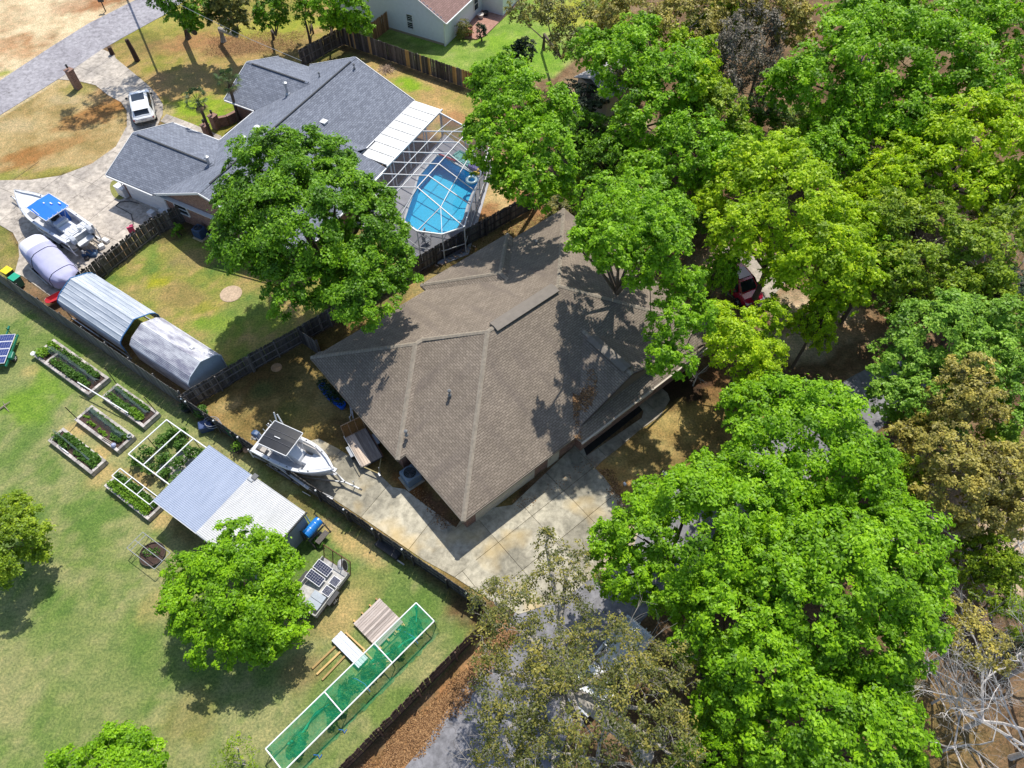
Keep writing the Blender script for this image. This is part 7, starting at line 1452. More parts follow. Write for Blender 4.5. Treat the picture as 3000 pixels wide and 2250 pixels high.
def tree(label, lobes, mat, seed, leaf=.10, dens=1.0, bark=None, gap=0.0, base=None, name='tree', trunk_r=None, twigs=1.0, droop=0.0, subr=None, cat='tree', group=None, zmin=-.45, trunk_lean=0.0):
    ells = []
    for px, py, z, rp, rz in lobes:
        c = P(px, py, z); ells.append((c, rp / pxm(py, z), rz))
    tot = sum(e[1] for e in ells); cx = sum(e[0].x * e[1] for e in ells) / tot; cy = sum(e[0].y * e[1] for e in ells) / tot
    b = P(*base) if base else Vector((cx, cy, 0)); t = thing(name, label, cat, b, 0, group)
    me, subs = crown_mesh('crown', ells, mat, seed, leaf, dens, subr, gap, droop, origin=b, zmin=zmin)
    o = bpy.data.objects.new('crown', me); COL.objects.link(o); o.parent = t; o['kind'] = 'stuff'
    rnd = random.Random(seed); top = max(e[0].z for e in ells); R_ = max(e[1] for e in ells); tr = trunk_r or max(.08, R_ * .06); bk = bark or BARK
    fork = Vector((cx - b.x, cy - b.y, top * .42)); m = MB(); m.tube([(0, 0, -.1), (tr * .3, 0, fork.z * .5), fork], [tr * 1.35, tr, tr * .85], 9); m.build('trunk', bk, t)
    lm = MB(); tw = MB()
    for c, r, rz in ells:
        q = c - b; mid = fork.lerp(q, .5) + Vector((rnd.uniform(-.4, .4), rnd.uniform(-.4, .4), rnd.uniform(-.2, .5))); lm.tube([fork, mid, q + Vector((0, 0, -rz * .2))], [tr * .6, tr * .42, tr * .25], 7)
    lm.build('limb', bk, t)
    nodes = [fork]; rad = [tr * .5]
    for c, r, rz in ells:
        q = c - b
        for f in (.45, .75, 1.0): nodes.append(fork.lerp(q + Vector((0, 0, -rz * .25)), f)); rad.append(tr * (.42 - .2 * f))
    sub = [(Vector(cc) - b, Vector(dd), sr) for cc, dd, sr in subs]; sub = [q for q in sub if rnd.random() <= twigs]; sub.sort(key=lambda q: (q[0] - fork).length)
    NA = np.array([tuple(n_) for n_ in nodes])
    for q, dd, sr in sub:
        k = int(np.argmin(np.linalg.norm(NA - np.array(q), axis=1) + .35 * np.linalg.norm(NA - np.array(fork), axis=1))); h = Vector(NA[k]); r0 = max(.012, min(rad[k] * .75, tr * .22)); r1 = max(.008, r0 * .5); L_ = (q - h).length
        m1 = h.lerp(q, .35) + Vector((rnd.uniform(-1, 1), rnd.uniform(-1, 1), rnd.uniform(-.4, .8))) * L_ * .13; m2 = h.lerp(q, .7) + Vector((rnd.uniform(-1, 1), rnd.uniform(-1, 1), rnd.uniform(-.2, .8))) * L_ * .13
        tw.tube([h, m1, m2, q, q + dd * sr * .5], [r0, r0 * .85, r1 * 1.1, r1, r1 * .3], 4 if r0 > .05 else 3, cap=False)
        for _ in range(2 if dens < .5 else 1): tw.tube([m2, m2 + Vector((rnd.uniform(-1, 1), rnd.uniform(-1, 1), rnd.uniform(-.2, .7))) * sr * .9], [r1 * .8, r1 * .2], 3, cap=False)
        NA = np.vstack([NA, [tuple(m2)], [tuple(q)]]); rad += [r1, r1 * .8]
    if tw.v: tw.build('branches', bk, t)['kind'] = 'stuff'
    return t
TREES = []
def T(label, lobes, *a, **k):
    if k.get('cat') != 'shrub': TREES.append((label.split(',')[0], lobes[0][0], lobes[0][1]))
    return tree(label, lobes, *a, **k)
T('large deep-green oak between the slate roof and the brown roof', [(890, 640, 9.6, 215, 3.6), (800, 505, 10.0, 125, 2.8), (735, 700, 8.0, 110, 3.0), (1070, 690, 8.8, 125, 3.0), (1050, 850, 8.0, 125, 2.6), (930, 480, 10.6, 110, 2.2), (1150, 780, 7.6, 80, 2.2), (880, 830, 7.2, 115, 2.6), (715, 590, 8.6, 80, 2.2), (900, 700, 8.0, 150, 2.4), (960, 800, 7.0, 120, 2.2), (980, 570, 10.4, 105, 2.2), (1090, 590, 9.4, 70, 1.8)], GRN, 1, .10, 1.25, base=(965, 890))
T('round bright maple-like tree in front of the flat-roofed shed and the flatbed trailer', [(700, 1735, 3.9, 165, 2.3), (590, 1765, 3.0, 105, 1.8), (800, 1690, 3.4, 92, 1.6), (700, 1625, 4.0, 100, 1.6), (640, 1860, 2.8, 95, 1.5), (810, 1820, 2.8, 95, 1.5), (760, 1900, 2.4, 60, 1.2), (560, 1690, 3.2, 75, 1.4)], LIME, 2, .085, 1.2, base=(735, 1790))
T('yellowish tree cut off by the left edge of the lawn', [(60, 1560, 3.2, 75, 2.0), (0, 1600, 3.4, 110, 2.2), (90, 1610, 2.4, 50, 1.2), (30, 1500, 3.2, 60, 1.3)], OLG, 3, .08, 1.0)
T('bushy tree cut off by the bottom edge of the lawn', [(350, 2250, 2.3, 120, 1.5), (230, 2290, 2.0, 110, 1.4), (430, 2230, 1.8, 65, 1.1), (170, 2300, 1.8, 60, 1.1)], LIME, 4, .075, 1.1)
T('thin half-bare sapling at the bottom edge near the netting tunnel', [(690, 2190, 1.8, 40, .7), (650, 2230, 1.5, 40, .6), (720, 2240, 1.4, 40, .6)], OLG, 5, .05, .22, bark=BARKG, gap=.3)
# bottom-right group
T('uppermost broad green tree of the lower right group, beside the dry front yard', [(2340, 1300, 7.6, 200, 3.2), (2230, 1200, 7.0, 90, 2.0), (2480, 1390, 7.2, 150, 2.8), (2200, 1330, 6.6, 110, 2.2), (2420, 1220, 7.0, 90, 2.0), (2560, 1480, 6.6, 90, 2.2), (2170, 1180, 6.0, 60, 1.6)], LIME, 6, .10, 1.1, gap=.06)
T('broad green tree overhanging the driveway slabs beside the letterbox', [(2060, 1560, 7.6, 190, 3.2), (1890, 1570, 6.6, 110, 2.2), (2210, 1480, 7.6, 150, 2.6), (1830, 1680, 5.8, 85, 1.8), (2060, 1420, 6.6, 90, 2.0), (1990, 1700, 6.2, 110, 2.2), (1780, 1590, 5.6, 60, 1.6), (1900, 1460, 5.8, 60, 1.4)], LIME, 7, .095, 1.1, gap=.08)
T('tallest green tree of the lower right group, next to the bare white branches', [(2480, 1700, 8.6, 210, 3.6), (2640, 1600, 7.6, 130, 2.6), (2350, 1800, 8.2, 150, 3.0), (2640, 1830, 7.2, 130, 2.6), (2540, 1900, 7.4, 130, 2.6), (2700, 1720, 6.8, 80, 2.0), (2330, 1640, 8.0, 130, 2.4)], LIME, 8, .10, 1.15, gap=.05)
T('green tree right of the pickup truck on the lane, middle of the group', [(2130, 1800, 7.4, 130, 2.6), (2230, 1960, 7.6, 150, 2.8), (2140, 2080, 6.2, 100, 2.0), (2040, 1890, 6.2, 80, 1.8), (2260, 1700, 8.2, 110, 2.2)], LIME, 9, .095, 1.1, gap=.07)
T('green tree cut off by the bottom edge, right of the olive-leaved tree', [(2420, 2130, 7.6, 170, 2.8), (2590, 2140, 7.0, 120, 2.4), (2280, 2190, 7.0, 110, 2.2), (2520, 2240, 7.2, 150, 2.4), (2640, 2230, 6.2, 70, 1.8), (2350, 2020, 6.6, 80, 1.8)], LIME, 10, .095, 1.15, gap=.05)
T('sparse olive-leaved live oak with pale limbs over the lane and the pickup', [(1560, 1850, 7.0, 160, 2.0), (1700, 2090, 8.2, 190, 2.6), (1490, 2130, 7.0, 120, 2.0), (1880, 2070, 7.6, 140, 2.2), (1660, 1680, 6.6, 95, 1.6), (1950, 2190, 7.2, 110, 2.2), (1450, 1760, 6.6, 75, 1.5), (1780, 1900, 7.4, 110, 1.8), (1640, 1940, 7.6, 110, 1.8), (1440, 1960, 6.2, 70, 1.4), (1620, 2230, 7.2, 120, 2.0), (1600, 1590, 6.0, 45, 1.1), (1960, 1960, 6.6, 80, 1.8)], OLV, 11, .065, .30, bark=BARKG, gap=.28, base=(1880, 2230), trunk_r=.34, droop=.3)
# over the right side of the brown roof
T('narrow bright tree leaning over the right corner of the brown roof', [(1960, 950, 9.6, 72, 1.7), (2000, 840, 9.8, 66, 1.6), (1935, 1050, 8.8, 48, 1.3), (2000, 1060, 8.6, 48, 1.2), (1905, 795, 9.2, 36, 1.0), (2050, 930, 9.0, 55, 1.4)], LIME, 12, .09, 1.0, gap=.08, base=(2120, 1015))
T('bright yellow-green tree right of the narrow tree, below the red hatchback', [(2160, 1000, 6.2, 95, 2.0), (2250, 930, 5.8, 60, 1.6), (2200, 1080, 5.4, 75, 1.7), (2110, 930, 5.6, 45, 1.2), (2260, 1040, 5.0, 45, 1.2)], YEL, 13, .09, 1.05, gap=.06)
T('bright green tree at the right end of the pool cage, nearest the back fence', [(1520, 320, 10.0, 125, 3.0), (1450, 450, 9.0, 85, 2.6), (1600, 460, 10.0, 100, 2.6), (1430, 250, 9.6, 65, 2.0), (1560, 540, 9.2, 80, 2.0), (1480, 230, 10.6, 75, 2.0), (1640, 540, 8.6, 60, 1.6), (1400, 380, 8.0, 40, 1.4), (1640, 330, 9.4, 60, 2.0), (1480, 540, 7.6, 45, 1.6)], LIME, 14, .125, 1.1, gap=.05, base=(1590, 570))
T('tall bright tree above the gap where a pale shed shows', [(1820, 190, 9.0, 110, 2.8), (1960, 230, 9.2, 100, 2.8), (1900, 340, 7.6, 105, 2.6), (2010, 320, 7.0, 70, 2.0), (1730, 150, 8.4, 70, 2.2), (1870, 110, 9.4, 80, 2.0), (2030, 190, 9.0, 55, 1.8), (1840, 420, 6.0, 70, 1.8)], LIME, 15, .13, 1.0, gap=.12)
T('yellow-tipped tree joined to the tall bright tree, right of it', [(2040, 240, 9.4, 60, 1.8), (2060, 160, 9.0, 50, 1.6), (1990, 130, 9.0, 45, 1.5)], YEL, 151, .12, 1.0, gap=.06)
T('dense green tree over the top corner of the brown roof', [(1830, 660, 12.0, 120, 2.8), (1700, 720, 13.0, 40, 1.4), (1765, 600, 9.6, 80, 2.2), (1920, 730, 12.5, 95, 2.4), (1790, 730, 13.2, 75, 1.9), (1880, 580, 10.0, 85, 2.0), (1960, 650, 11.0, 75, 2.0), (1730, 660, 10.6, 50, 1.6), (1880, 790, 12.0, 60, 1.6)], LIME, 16, .10, 1.1, base=(1945, 745), trunk_r=.2)

T('fresh green tree between the tall bright tree and the yellow-green one', [(2030, 440, 8.2, 115, 2.8), (1960, 520, 7.0, 90, 2.4), (2110, 500, 7.6, 90, 2.4), (1870, 500, 6.2, 60, 1.8)], LIME, 17, .12, 1.1, gap=.04)
T('large yellow-green tree above the red hatchback in the woods', [(2310, 600, 9.2, 150, 3.2), (2190, 520, 9.2, 100, 2.6), (2400, 740, 8.4, 130, 2.8), (2170, 680, 8.0, 100, 2.4), (2290, 470, 9.0, 80, 2.2), (2300, 790, 7.0, 65, 1.8), (2490, 830, 7.0, 90, 2.2), (2080, 600, 7.0, 55, 1.6), (2440, 870, 6.0, 55, 1.5)], YEL, 18, .12, 1.1, gap=.07)
T('big deep-green tree with a blue slide below it, at the upper right', [(2560, 160, 9.8, 170, 3.6), (2400, 230, 9.0, 130, 3.2), (2730, 150, 10, 150, 3.4), (2840, 260, 9.0, 110, 3.0), (2480, 340, 7.0, 110, 2.6), (2650, 330, 7.6, 130, 2.8), (2290, 260, 7.6, 70, 2.2), (2850, 60, 9.6, 90, 2.4), (2480, 60, 10, 90, 2.2)], LIME, 19, .135, 1.05, gap=.08)
T('yellow-green tree at the right edge below the big upper tree', [(2830, 390, 8.6, 130, 2.8), (2950, 460, 8.4, 110, 2.8), (2700, 500, 7.4, 90, 2.2), (2960, 330, 9.0, 70, 2.0), (2860, 560, 7.0, 90, 2.0), (2620, 450, 7.2, 55, 1.6)], YEL, 20, .125, 1.0, gap=.09)
T('mixed olive-green canopy tree in the right middle of the woods', [(2700, 690, 7.4, 130, 2.6), (2850, 760, 7.0, 120, 2.4), (2620, 800, 6.8, 90, 2.0), (2960, 680, 7.2, 80, 2.2), (2590, 640, 7.6, 80, 2.0), (2760, 860, 6.0, 75, 1.8)], OLG, 21, .11, .85, gap=.2)
T('pale green tree with broad rounded tufts at the right middle', [(2740, 980, 7.4, 130, 2.6), (2850, 1060, 7.0, 120, 2.4), (2640, 1060, 6.4, 85, 2.0), (2700, 1170, 6.0, 95, 2.0), (2600, 1170, 5.4, 60, 1.6), (2830, 930, 7.4, 80, 1.8), (2770, 1270, 5.4, 60, 1.4)], LTG, 22, .10, 1.1, gap=.06)
T('pale green tree cut off by the right edge beside the golden ones', [(2960, 960, 7.6, 90, 2.2), (2970, 1130, 7.0, 90, 2.4), (2990, 1260, 6.6, 70, 1.8)], LTG, 23, .10, 1.1, gap=.05)
T('golden-brown tree between the two pale green trees', [(2840, 1110, 8.0, 75, 1.8), (2800, 1180, 7.4, 75, 1.8), (2890, 1200, 7.2, 60, 1.6)], GOLD, 24, .085, .8, bark=BARKG, gap=.14)
T('wide golden olive tree above the bare white branches on the right', [(2760, 1330, 6.8, 90, 2.0), (2850, 1420, 7.0, 115, 2.2), (2940, 1370, 7.0, 85, 2.0), (2730, 1440, 6.0, 60, 1.6), (2960, 1500, 6.2, 80, 1.8), (2640, 1290, 5.6, 50, 1.4), (2860, 1530, 5.6, 60, 1.4)], GOLD, 25, .085, .72, bark=BARKG, gap=.2)
T('yellow-brown half-bare tree right of the tallest green tree', [(2860, 1880, 5.2, 80, 1.6), (2920, 1930, 4.8, 45, 1.2), (2810, 1800, 4.8, 50, 1.3)], GOLD, 26, .075, .45, bark=BARKW, gap=.25)
T('low golden bush at the lower right edge', [(2970, 1690, 4.2, 70, 1.6), (2980, 1800, 4.0, 60, 1.5), (2900, 1740, 3.8, 50, 1.2)], OLG, 27, .08, .6, gap=.2)
# top middle
T('sparse brown-green oak over the lawn of the white house', [(1600, 30, 7.2, 75, 2.2), (1700, 60, 7.0, 75, 2.2), (1660, 130, 5.6, 60, 1.8), (1520, 40, 5.2, 45, 1.6), (1760, 120, 5.6, 55, 1.8)], OLV, 28, .10, .5, gap=.3, base=(1592, 142), bark=BARK, droop=.3)
T('olive-gold tree top at the upper edge, left of the grey mossy tree', [(1880, 40, 9.0, 110, 2.6), (2010, 60, 9.4, 110, 2.6), (1800, 70, 7.6, 70, 2.2), (2070, 20, 9.6, 80, 2.2)], GOLD, 29, .12, .7, gap=.2, bark=BARKG)
T('grey moss-draped tree at the upper edge behind the yellow-tipped one', [(2150, 150, 8.4, 80, 3.2), (2120, 260, 6.2, 65, 3.0), (2220, 90, 8.6, 80, 3.0), (2230, 220, 6.2, 60, 2.6)], MOSS, 30, .10, .55, gap=.2, bark=BARKG, droop=1.2)
T('olive tree below the mossy one, above the yellow-green tree', [(2110, 330, 7.4, 80, 2.2), (2150, 400, 6.2, 60, 1.8), (2070, 300, 7.6, 50, 1.6)], OLG, 31, .11, .9, gap=.1)
T('gold-topped tree left of the big upper right tree', [(2280, 40, 9.6, 80, 2.4), (2190, 20, 9.6, 70, 2.2), (2340, 90, 8.4, 60, 2.0)], GOLD, 32, .12, .8, gap=.12)
T('tree cut off by the top right corner', [(2950, 90, 9.6, 90, 2.8), (2990, 200, 9.0, 70, 2.6), (2930, -20, 10, 90, 2.6)], LIME, 33, .135, .9, gap=.15)
CAN = [('yellow-green crown left of the pale green tuft tree', 2480, 690, 7.0, 110, 2.4, YEL), ('fresh green crown under the big upper right tree', 2420, 440, 6.0, 110, 2.4, LIME), ('green crown in the gap above the yellow-green right-edge tree', 2700, 400, 6.4, 110, 2.4, LIME), ('pale yellow crown at the right edge, upper of two', 2980, 560, 7.0, 90, 2.4, YEL), ('bright crown half covering the red hatchback', 2120, 775, 6.4, 48, 1.6, LIME), ('yellow-green crown over the sandy clearing', 2400, 930, 5.6, 60, 1.6, YEL), ('olive crown between the right middle trees', 2880, 860, 6.0, 90, 2.2, OLG), ('bright crown left of the mixed olive canopy', 2560, 780, 6.0, 90, 2.2, LIME), ('sunlit crown right of the yellow-green tree', 2600, 560, 7.0, 100, 2.4, YEL),
       ('green crown filling the gap behind the fresh green tree', 2150, 420, 5.6, 80, 2.2, LIME), ('deep green crown low between the two upper middle trees', 1700, 400, 4.6, 80, 2.2, GRN), ('shaded green crown above the dense green roof-corner tree', 1800, 480, 5.0, 80, 2.2, GRN), ('olive crown at the top edge right of the gold top', 2120, 60, 8.0, 90, 2.4, OLG), ('gold crown low at the right edge', 2960, 1420, 6.2, 90, 2.0, GOLD), ('golden crown beside the pale grey limbs', 2700, 1240, 5.6, 60, 1.8, GOLD), ('green crown between the two lower right trees', 2330, 1500, 6.4, 110, 2.4, LIME), ('green crown in the middle of the lower right group', 2180, 1640, 6.4, 100, 2.2, LIME), ('green crown low at the right of the lower group', 2560, 2030, 5.4, 100, 2.2, LIME), ('bright crown between the olive oak and the lower green trees', 2080, 2230, 5.6, 80, 2.0, LIME), ('olive-green crown above the white bare tree', 2640, 1390, 5.4, 60, 1.6, OLG), ('shaded olive crown at the lower right edge', 2890, 1640, 4.4, 80, 1.8, OLG), ('green crown at the top edge, right side', 2640, 20, 9.0, 110, 2.6, LIME), ('yellow-green crown behind the tall bright tree', 2070, 250, 7.6, 60, 2.0, YEL)]
_proto = {}
def fill_tree(label, x, y, z, r, rz, mt, i, dens, leaf, gap, name='tree', cat='tree', group=None, bark=None):
    "copies of a few crowns, turned and scaled"
    k = (mt.name, name, i % 2); c = P(x, y, z); rr = r / pxm(y, z)
    if k not in _proto:
        pr = []; R0 = 3.0
        for dx, dy, dz, q, qz in ((0, 0, 0, .8, 2.2), (.5, -.35, -.7, .55, 1.8), (-.55, -.3, -.5, .55, 1.8), (.1, .55, .1, .5, 1.7), (-.3, .6, -.6, .45, 1.5)):
            pr.append((Vector((dx * R0, dy * R0, 5.5 + dz)), q * R0, qz))
        me, subs = crown_mesh('crown', pr, mt, 900 + len(_proto), leaf, dens, None, gap); tr = MB().tube([(0, 0, -.1), (.1, 0, 2.4), (0, 0, 4.5)], [.24, .2, .14], 7).mesh('trunk', bark or BARK); lm = MB(); rn = random.Random(len(_proto))
        for cc, dd, sr in subs:
            if rn.random() < .5: q = Vector(cc); lm.tube([(0, 0, 3.8), Vector((0, 0, 4.4)).lerp(q, .6), q + Vector(dd) * .3], [.06, .035, .01], 3, cap=False)
        _proto[k] = (me, tr, lm.mesh('branches', bark or BARK))
    me, tr, lm = _proto[k]; t = thing(name, label, cat, (c.x, c.y, 0), (i * 2.4) % 6.28, group); sxy = rr / 2.9; sz = (z + rz) / 7.7
    for nm_, m_ in (('crown', me), ('trunk', tr), ('branches', lm)):
        o = inst(nm_, m_, t, scale=(sxy, sxy, sz))
        if nm_ != 'trunk': o['kind'] = 'stuff'
    return t
for i, (lb, x, y, z, r, rz, mt) in enumerate(CAN):
    TREES.append((lb.split(',')[0], x, y)); fill_tree(lb, x, y, z, r * 1.1, rz, mt, i, .9 if mt is not GOLD else .55, .115, .14, bark=BARKG if mt is GOLD else None)
# understory
US = [(1700, 430, 2.6, 70), (1750, 520, 2.6, 70), (1650, 620, 2.4, 55), (1700, 300, 3, 70), (2050, 640, 3, 70), (2350, 380, 2.6, 80), (2480, 430, 3, 70), (2560, 540, 3, 80), (2700, 600, 3, 70), (2560, 720, 3, 80), (2780, 830, 3, 80), (2920, 850, 3, 80), (2650, 900, 3, 70), (2180, 1170, 2, 35), (2900, 640, 3, 70), (2700, 1260, 3, 60), (2600, 1380, 3, 60), (2920, 1290, 3, 50), (2640, 2040, 2.2, 50), (2120, 1960, 3, 60), (2060, 2080, 2.6, 40), (2190, 2230, 3, 70), (2300, 1560, 4, 80), (2180, 1650, 4, 80), (2450, 1560, 4, 80), (1780, 30, 3, 60), (1850, 230, 4, 60), (1980, 420, 3, 60), (2230, 340, 3, 60), (2900, 1000, 4, 70), (2050, 900, 3, 40), (2950, 1900, 2, 40)]
_used = {}
def near_label(x, y, kind):
    for q in sorted(TREES, key=lambda q: math.hypot(q[1] - x, q[2] - y)):
        dx, dy = x - q[1], y - q[2]; d = ('right of' if dx > 0 else 'left of') if abs(dx) > abs(dy) else ('below' if dy > 0 else 'above')
        w = q[0].split(); nm_ = ' '.join(w[:8] if w[0] != 'bare' else w[:7])
        while nm_.split()[-1] in ('the', 'of', 'a', 'with', 'at', 'and', 'to', 'over', 'in', 'by', 'behind', 'above', 'below', 'between', 'off', 'where'): nm_ = ' '.join(nm_.split()[:-1])
        lb = '%s understory shrub %s the %s' % (kind, d, nm_)
        if lb not in _used: _used[lb] = 1; return lb
for i, (x, y, z, r) in enumerate(US):
    fill_tree(near_label(x, y, ('deep green', 'olive green', 'grey-olive', 'dark')[i % 4]), x, y, z * .6, r * 1.1, z * .5, (GRN, OLG, OLV, LV_DK)[i % 4], i, .6, .12, .1, 'shrub', 'shrub', 'understory shrubs of the woods')
T('dark green conifer-like bush beside the lawn of the white house', [(1510, 175, 1.6, 38, 1.6), (1540, 150, 2.4, 30, 1.3), (1495, 195, .9, 35, .9)], LV_DK, 40, .10, 1.2, name='shrub', cat='shrub', twigs=.2)
T('slim dark conifer at the terrace edge of the white house', [(1410, 95, .9, 14, 1.2)], LV_DK, 41, .07, 1.3, name='shrub', cat='shrub', twigs=.1, subr=.3)
T('wiry climber against the corner of the white house', [(1360, 85, 1.0, 22, 1.0), (1350, 100, .5, 16, .5)], OLV, 42, .06, .5, name='shrub', cat='shrub', subr=.3)
T('bright tropical plant in the corner behind the ragged fence', [(522, 676, .5, 16, .45)], GRN, 43, .09, 1.3, name='shrub', cat='shrub', twigs=.1, subr=.3)
# top-left group by the street
T('leafy oak nearest the street, top left group', [(530, 0, 6.0, 65, 2.2), (590, 20, 5.4, 55, 2.0), (480, -20, 6.6, 50, 1.8), (560, 60, 4.0, 35, 1.4)], GRN, 50, .12, 1.0, base=(552, 112), gap=.1, trunk_r=.28)
T('dark brown-green cedar with a pale trunk in the top left group', [(670, -10, 6.4, 55, 2.6), (690, 60, 4.2, 45, 2.0), (640, 40, 5.0, 40, 1.8)], OLV, 51, .11, 1.2, base=(655, 122), bark=BARKG, trunk_r=.26)
T('small rounded tree standing in leaf litter behind the slate roof', [(790, 25, 4.4, 45, 1.8), (775, 60, 3.6, 35, 1.3), (815, 55, 3.4, 30, 1.2)], GRN, 52, .10, 1.1, base=(802, 115), gap=.05, trunk_r=.14)
T('thin young tree with open crown between the rounded ones', [(890, 45, 3.8, 32, 1.3), (900, 20, 4.6, 30, 1.2)], GRN, 53, .10, .8, base=(918, 98), gap=.2, trunk_r=.09)
T('leaning tree with two bright tufts near the fence corner', [(950, 20, 5.0, 40, 1.6), (965, 60, 3.6, 30, 1.2)], LIME, 54, .10, 1.1, base=(974, 98), gap=.1, trunk_r=.12)
T('dense bright tree against the left end of the white house', [(1030, 20, 4.6, 55, 2.2), (1050, 70, 2.6, 45, 1.3), (1005, 55, 3.6, 40, 1.4)], LIME, 55, .11, 1.2, base=(1018, 92), trunk_r=.16)
T('olive-leaved tree behind the thin young tree, at the top edge', [(850, -20, 5.5, 60, 2.0), (900, -30, 5.0, 50, 1.8)], OLG, 56, .11, .7, gap=.25)
T('tall tree beyond the top edge that dapples the street with shade', [(400, -330, 15, 110, 2.0), (300, -380, 16, 120, 2.0), (200, -300, 15, 100, 1.8), (480, -260, 13, 60, 1.6)], OLV, 60, .15, .35, gap=.5, base=(330, -190), trunk_r=.12)
# ---- bare pale trees
def bare_tree(label, px, h, spread, seed, up=1.0, mat=None, n0=4, depth=6, r0=.13, lean=(0, 0)):
    b = P(*px); t = thing('bare_tree', label, 'tree', b); rnd = random.Random(seed); tr = MB(); br = MB()
    def grow(p, d, L, r, k, mb):
        pts = [p]; q = p; dd = d.copy(); ns = 3
        for i in range(ns):
            dd = (dd + Vector((rnd.uniform(-1, 1), rnd.uniform(-1, 1), rnd.uniform(-.6, .75))) * .23).normalized(); q = q + dd * L / ns; pts.append(q)
        mb.tube(pts, [r * (1 - .42 * i / ns) for i in range(ns + 1)], 4 if r > .025 else 3, cap=False)
        if k <= 0: return
        for j in range(rnd.choice((2, 3, 3)) if k > 1 else 3):
            i = rnd.choice((1, 2, 3, 3)); a = rnd.uniform(.35, 1.0); ax = Vector((rnd.uniform(-1, 1), rnd.uniform(-1, 1), rnd.uniform(-1, 1))).normalized(); nd = (Matrix.Rotation(a, 3, ax) @ dd); nd.z += .08 * up; nd.normalize()
            grow(pts[i], nd, L * rnd.uniform(.6, .85), r * .55, k - 1, br)
    for i in range(n0):
        a = 2 * math.pi * i / n0 + rnd.uniform(-.4, .4); d = Vector((math.cos(a) * spread + lean[0], math.sin(a) * spread + lean[1], 1)).normalized(); grow(Vector((0, 0, h * .25)), d, h * .42, r0 * .75, depth - 1, br)
    tr.tube([(0, 0, -.1), (.05, .05, h * .25)], [r0 * 1.3, r0], 8); tr.build('trunk', mat or BARKW, t); br.build('branches', mat or BARKW, t)['kind'] = 'stuff'
bare_tree('bare white-branched tree right of the broad upper green tree', (2690, 1540), 6.0, 1.1, 1, r0=.085); bare_tree('bare grey-white tree below the golden olive tree', (2790, 1640), 5.5, 1.1, 2, r0=.08)
bare_tree('bare white tree in the lower right corner', (2830, 2130), 6.5, 1.2, 3, r0=.12, n0=5); bare_tree('bare white tree cut off by the bottom right corner', (2960, 2220), 6.5, 1.2, 4, r0=.12, n0=5); bare_tree('tall bare pale trunk at the right edge above the corner ones', (2950, 1980), 6.5, .7, 5, r0=.13, n0=3)
bare_tree('low bare white tree between the golden bush and the corner', (2900, 1800), 5.0, 1.2, 21, r0=.07); bare_tree('pale leafless tree left of the bare corner tree', (2760, 2200), 5.0, 1.2, 22, r0=.07); bare_tree('bare tree low at the right edge under the golden crown', (2950, 1620), 5.0, 1.0, 23, r0=.07, n0=3)
bare_tree('bare twiggy tree tangled with the yellow-brown one', (2790, 1830), 4.5, 1.2, 6, r0=.07); bare_tree('small bare tree in the shade at the right end of the lower green trees', (2730, 2060), 4.0, 1.0, 7, r0=.06, n0=3, depth=5); bare_tree('bare grey branches showing in the right middle canopy', (2860, 900), 8.0, 1.0, 8, r0=.1, mat=BARKG, n0=4)
bare_tree('bare grey limbs under the olive-leaved live oak', (1740, 2240), 7.0, 1.1, 9, r0=.13, mat=BARKG, n0=4, depth=5); bare_tree('dark bare branches over the sandy clearing', (2380, 960), 3.5, 1.2, 10, r0=.06, mat=BARK, n0=3, depth=4); bare_tree('spindly bare tree beside the roof-leaning narrow tree', (2030, 1130), 4.5, .6, 11, r0=.05, mat=BARKG, n0=3, depth=4)
bare_tree('leafless shrub by the street hedge at the top middle', (2100, 330), 7, .8, 12, r0=.1, mat=BARKG, n0=4, depth=5)
# ---- palms
FR1 = leaf_mat('palm_leaf', (.015, .04, .008), (.04, .085, .014), (.12, .17, .04), .2); FR0 = flat('dead_frond', (.20, .14, .07), .9, var=.4)
def palm(label, base, top, z, seed):
    b = P(*base); c = P(*top, z); t = thing('palm_tree', label, 'palm tree', b); c = c - b; rnd = random.Random(seed)
    MB().tube([(0, 0, 0), (c.x * .4, c.y * .4, z * .45), tuple(c)], [.17, .13, .15], 9).build('trunk', BARK, t)
    for i in range(34):
        dead = i >= 24; az = i * 2.4 + rnd.uniform(-.2, .2); el = rnd.uniform(-.2, 1.1) if not dead else rnd.uniform(-1.35, -.8); L = rnd.uniform(.65, .95) if not dead else rnd.uniform(.4, .7)
        d = Vector((math.cos(az) * math.cos(el), math.sin(az) * math.cos(el), math.sin(el))); s = Vector((-math.sin(az), math.cos(az), 0)); n = s.cross(d); p = c + d * L; m = MB(); m.tube([c, p], .015, 4)
        for k in range(11):
            a = (k - 5) * .26; q = (d * math.cos(a) + s * math.sin(a)); ln = rnd.uniform(.42, .6) * (1 - .04 * abs(k - 5)); tip = p + q * ln + Vector((0, 0, -.16 - .1 * rnd.random())); w = (s * math.cos(a) - d * math.sin(a)) * .03; mid = p + q * ln * .55
            m.add([p, mid + w, tip, mid - w], [(0, 1, 2, 3)])
        o = m.build('frond', FR0 if dead else FR1, t)
        if not dead:
            at = o.data.attributes.new('tint', 'FLOAT', 'POINT'); v = rnd.random(); at.data.foreach_set('value', [min(1, max(0, v + rnd.uniform(-.2, .2))) for _ in o.data.vertices])
palm('shorter fan palm in front of the grey house between the brick pillars', (625, 410), (579, 296), 4.4, 1); palm('taller fan palm against the slate gable roof', (703, 362), (669, 238), 5.0, 2)
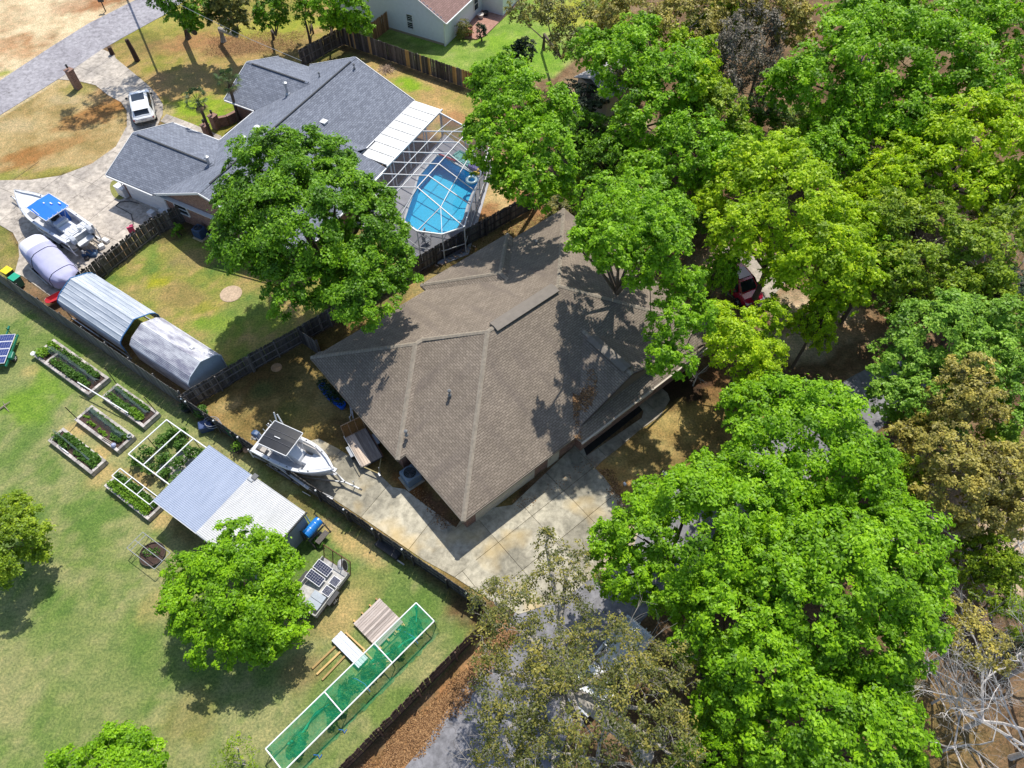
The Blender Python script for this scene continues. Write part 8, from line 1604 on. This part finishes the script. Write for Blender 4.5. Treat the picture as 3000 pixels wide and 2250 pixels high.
# ---- things half hidden in the woods
def hidden():
    q = P(2530, 140, 1.5); t = thing('play_slide', 'turquoise and blue playground slide glimpsed through the big upper right tree', 'slide', (q.x, q.y, 0), .6); cy = flat('turquoise_plastic', (.03, .45, .5), .4); bl_ = flat('blue_plastic', (.01, .12, .45), .4)
    MB().box((0, 0, 2.0), (1.6, 1.6, .1)).build('platform', cy, t); MB().box((0, 0, 2.9), (1.8, 1.8, .08)).build('roof', bl_, t)
    for x in (-.75, .75):
        for y in (-.75, .75): MB().tube([(x, y, 0), (x, y, 2.9)], .06, 6).build('post', bl_, t)
    MB().beam((.8, 0, 2.0), (3.2, -.3, .2), .7, .08).build('chute', cy, t)
    q = P(1785, 290, 0); t = thing('small_house', 'pale-walled shed with a grey roof seen through the trees at upper middle', 'shed', q, R(40)); MB().box((0, 0, 1.2), (5, 4, 2.4)).build('wall', BEIGE, t); poly_obj('roof', [[(-2.8, -2.3, 2.35), (2.8, -2.3, 2.35), (2.8, 0, 3.3), (-2.8, 0, 3.3)], [(-2.8, 2.3, 2.35), (2.8, 2.3, 2.35), (2.8, 0, 3.3), (-2.8, 0, 3.3)]], flat('roof_pale_grey', (.36, .34, .34), .8), t)
    q = P(1780, 38); t = thing('lawn_cart', 'small teal cart on the yellow lawn at the top edge', 'cart', q, .7); MB().box((0, 0, .45), (1.0, .6, .4)).build('tray', flat('teal_paint', (.01, .18, .14), .5), t, bevel=.04)
    for s in (-1, 1): MB().lathe([(.2, -.05), (.2, .05)], (0, s * .35, .2), 12, axis='y').build('wheel', RUB, t)
    a = P(590, 40, 7.5); b = P(862, 168, 3.0); c_ = P(480, -10, 8)
    o = MB().tube([c_, a + Vector((0, 0, -.2)), (a + b) / 2 + Vector((0, 0, -.3)), P(884, 178, 3.2)], .018, 4).build('power_cable', flat('cable_pale', (.5, .5, .5), .5)); tag(o, 'thin overhead cable running from the street trees to the grey house', 'cable')
hidden()
# ---- loose leaves (small, uncountable)
LITTER = leaf_mat('fallen_leaf', (.07, .035, .018), (.25, .13, .055), (.50, .30, .14), .1, .9)
def litter(name, polys, n, z, seed, size=.045, label=None, mat=LITTER):
    rs = np.random.RandomState(seed); out = []
    for poly, k in polys:
        xs = [p[0] for p in poly]; ys = [p[1] for p in poly]; X = rs.uniform(min(xs), max(xs), k * 3); Y = rs.uniform(min(ys), max(ys), k * 3); d = sdist(X, Y, poly) + (fbm(X, Y, .8) - .5) * 1.6 + rs.rand(len(X)) * .8; ok = d < .25
        Zf = z(X[ok], Y[ok]) if callable(z) else np.full(ok.sum(), z); out.append(np.stack([X[ok], Y[ok], Zf], -1)[:k])
    Pn = np.concatenate(out); o = leaves_obj(name, Pn, rs.rand(len(Pn)), size, mat, None, rs, 2.5, 'stuff')
    return o
litter('fallen_leaves', [(pp([(1470, 1850), (1540, 1830), (1480, 1920), (1300, 2110), (1180, 2260), (1030, 2270), (1250, 2060)]), 26000), (pp([(1290, 780), (1480, 650), (1650, 600), (1560, 690), (1330, 800)]), 5000), (pp([(600, 100), (900, 90), (880, 150), (600, 170)]), 6000),
    (pp([(1180, 1420), (1230, 1430), (1340, 1540), (1300, 1560)]), 2500), (pp([(1750, 1375), (1800, 1380), (1880, 1540), (1850, 1530)]), 2500), (pp([(1500, 1490), (1740, 1340), (1750, 1352), (1520, 1500)]), 900)], 0, .05, 3)
litter('fallen_leaves', [([tuple(FH.w(u, v)[:2]) for u, v in ((10.3, .7), (11.6, .9), (12.4, 2.6), (11.0, 1.9))], 700), ([tuple(FH.w(u, v)[:2]) for u, v in ((8.95, -.3), (9.25, -.3), (10.8, 1.9), (10.4, 1.9))], 450)],
    0, lambda X, Y: np.array([2.62 + .425 * (lambda l_: min(l_[0] - 9.1, 4.8) if l_[0] - 9.1 > l_[1] else l_[1])(FH.l((x, y))) + .05 for x, y in zip(X, Y)]), 4, .05)
print('LEAVES', NLEAF[0])
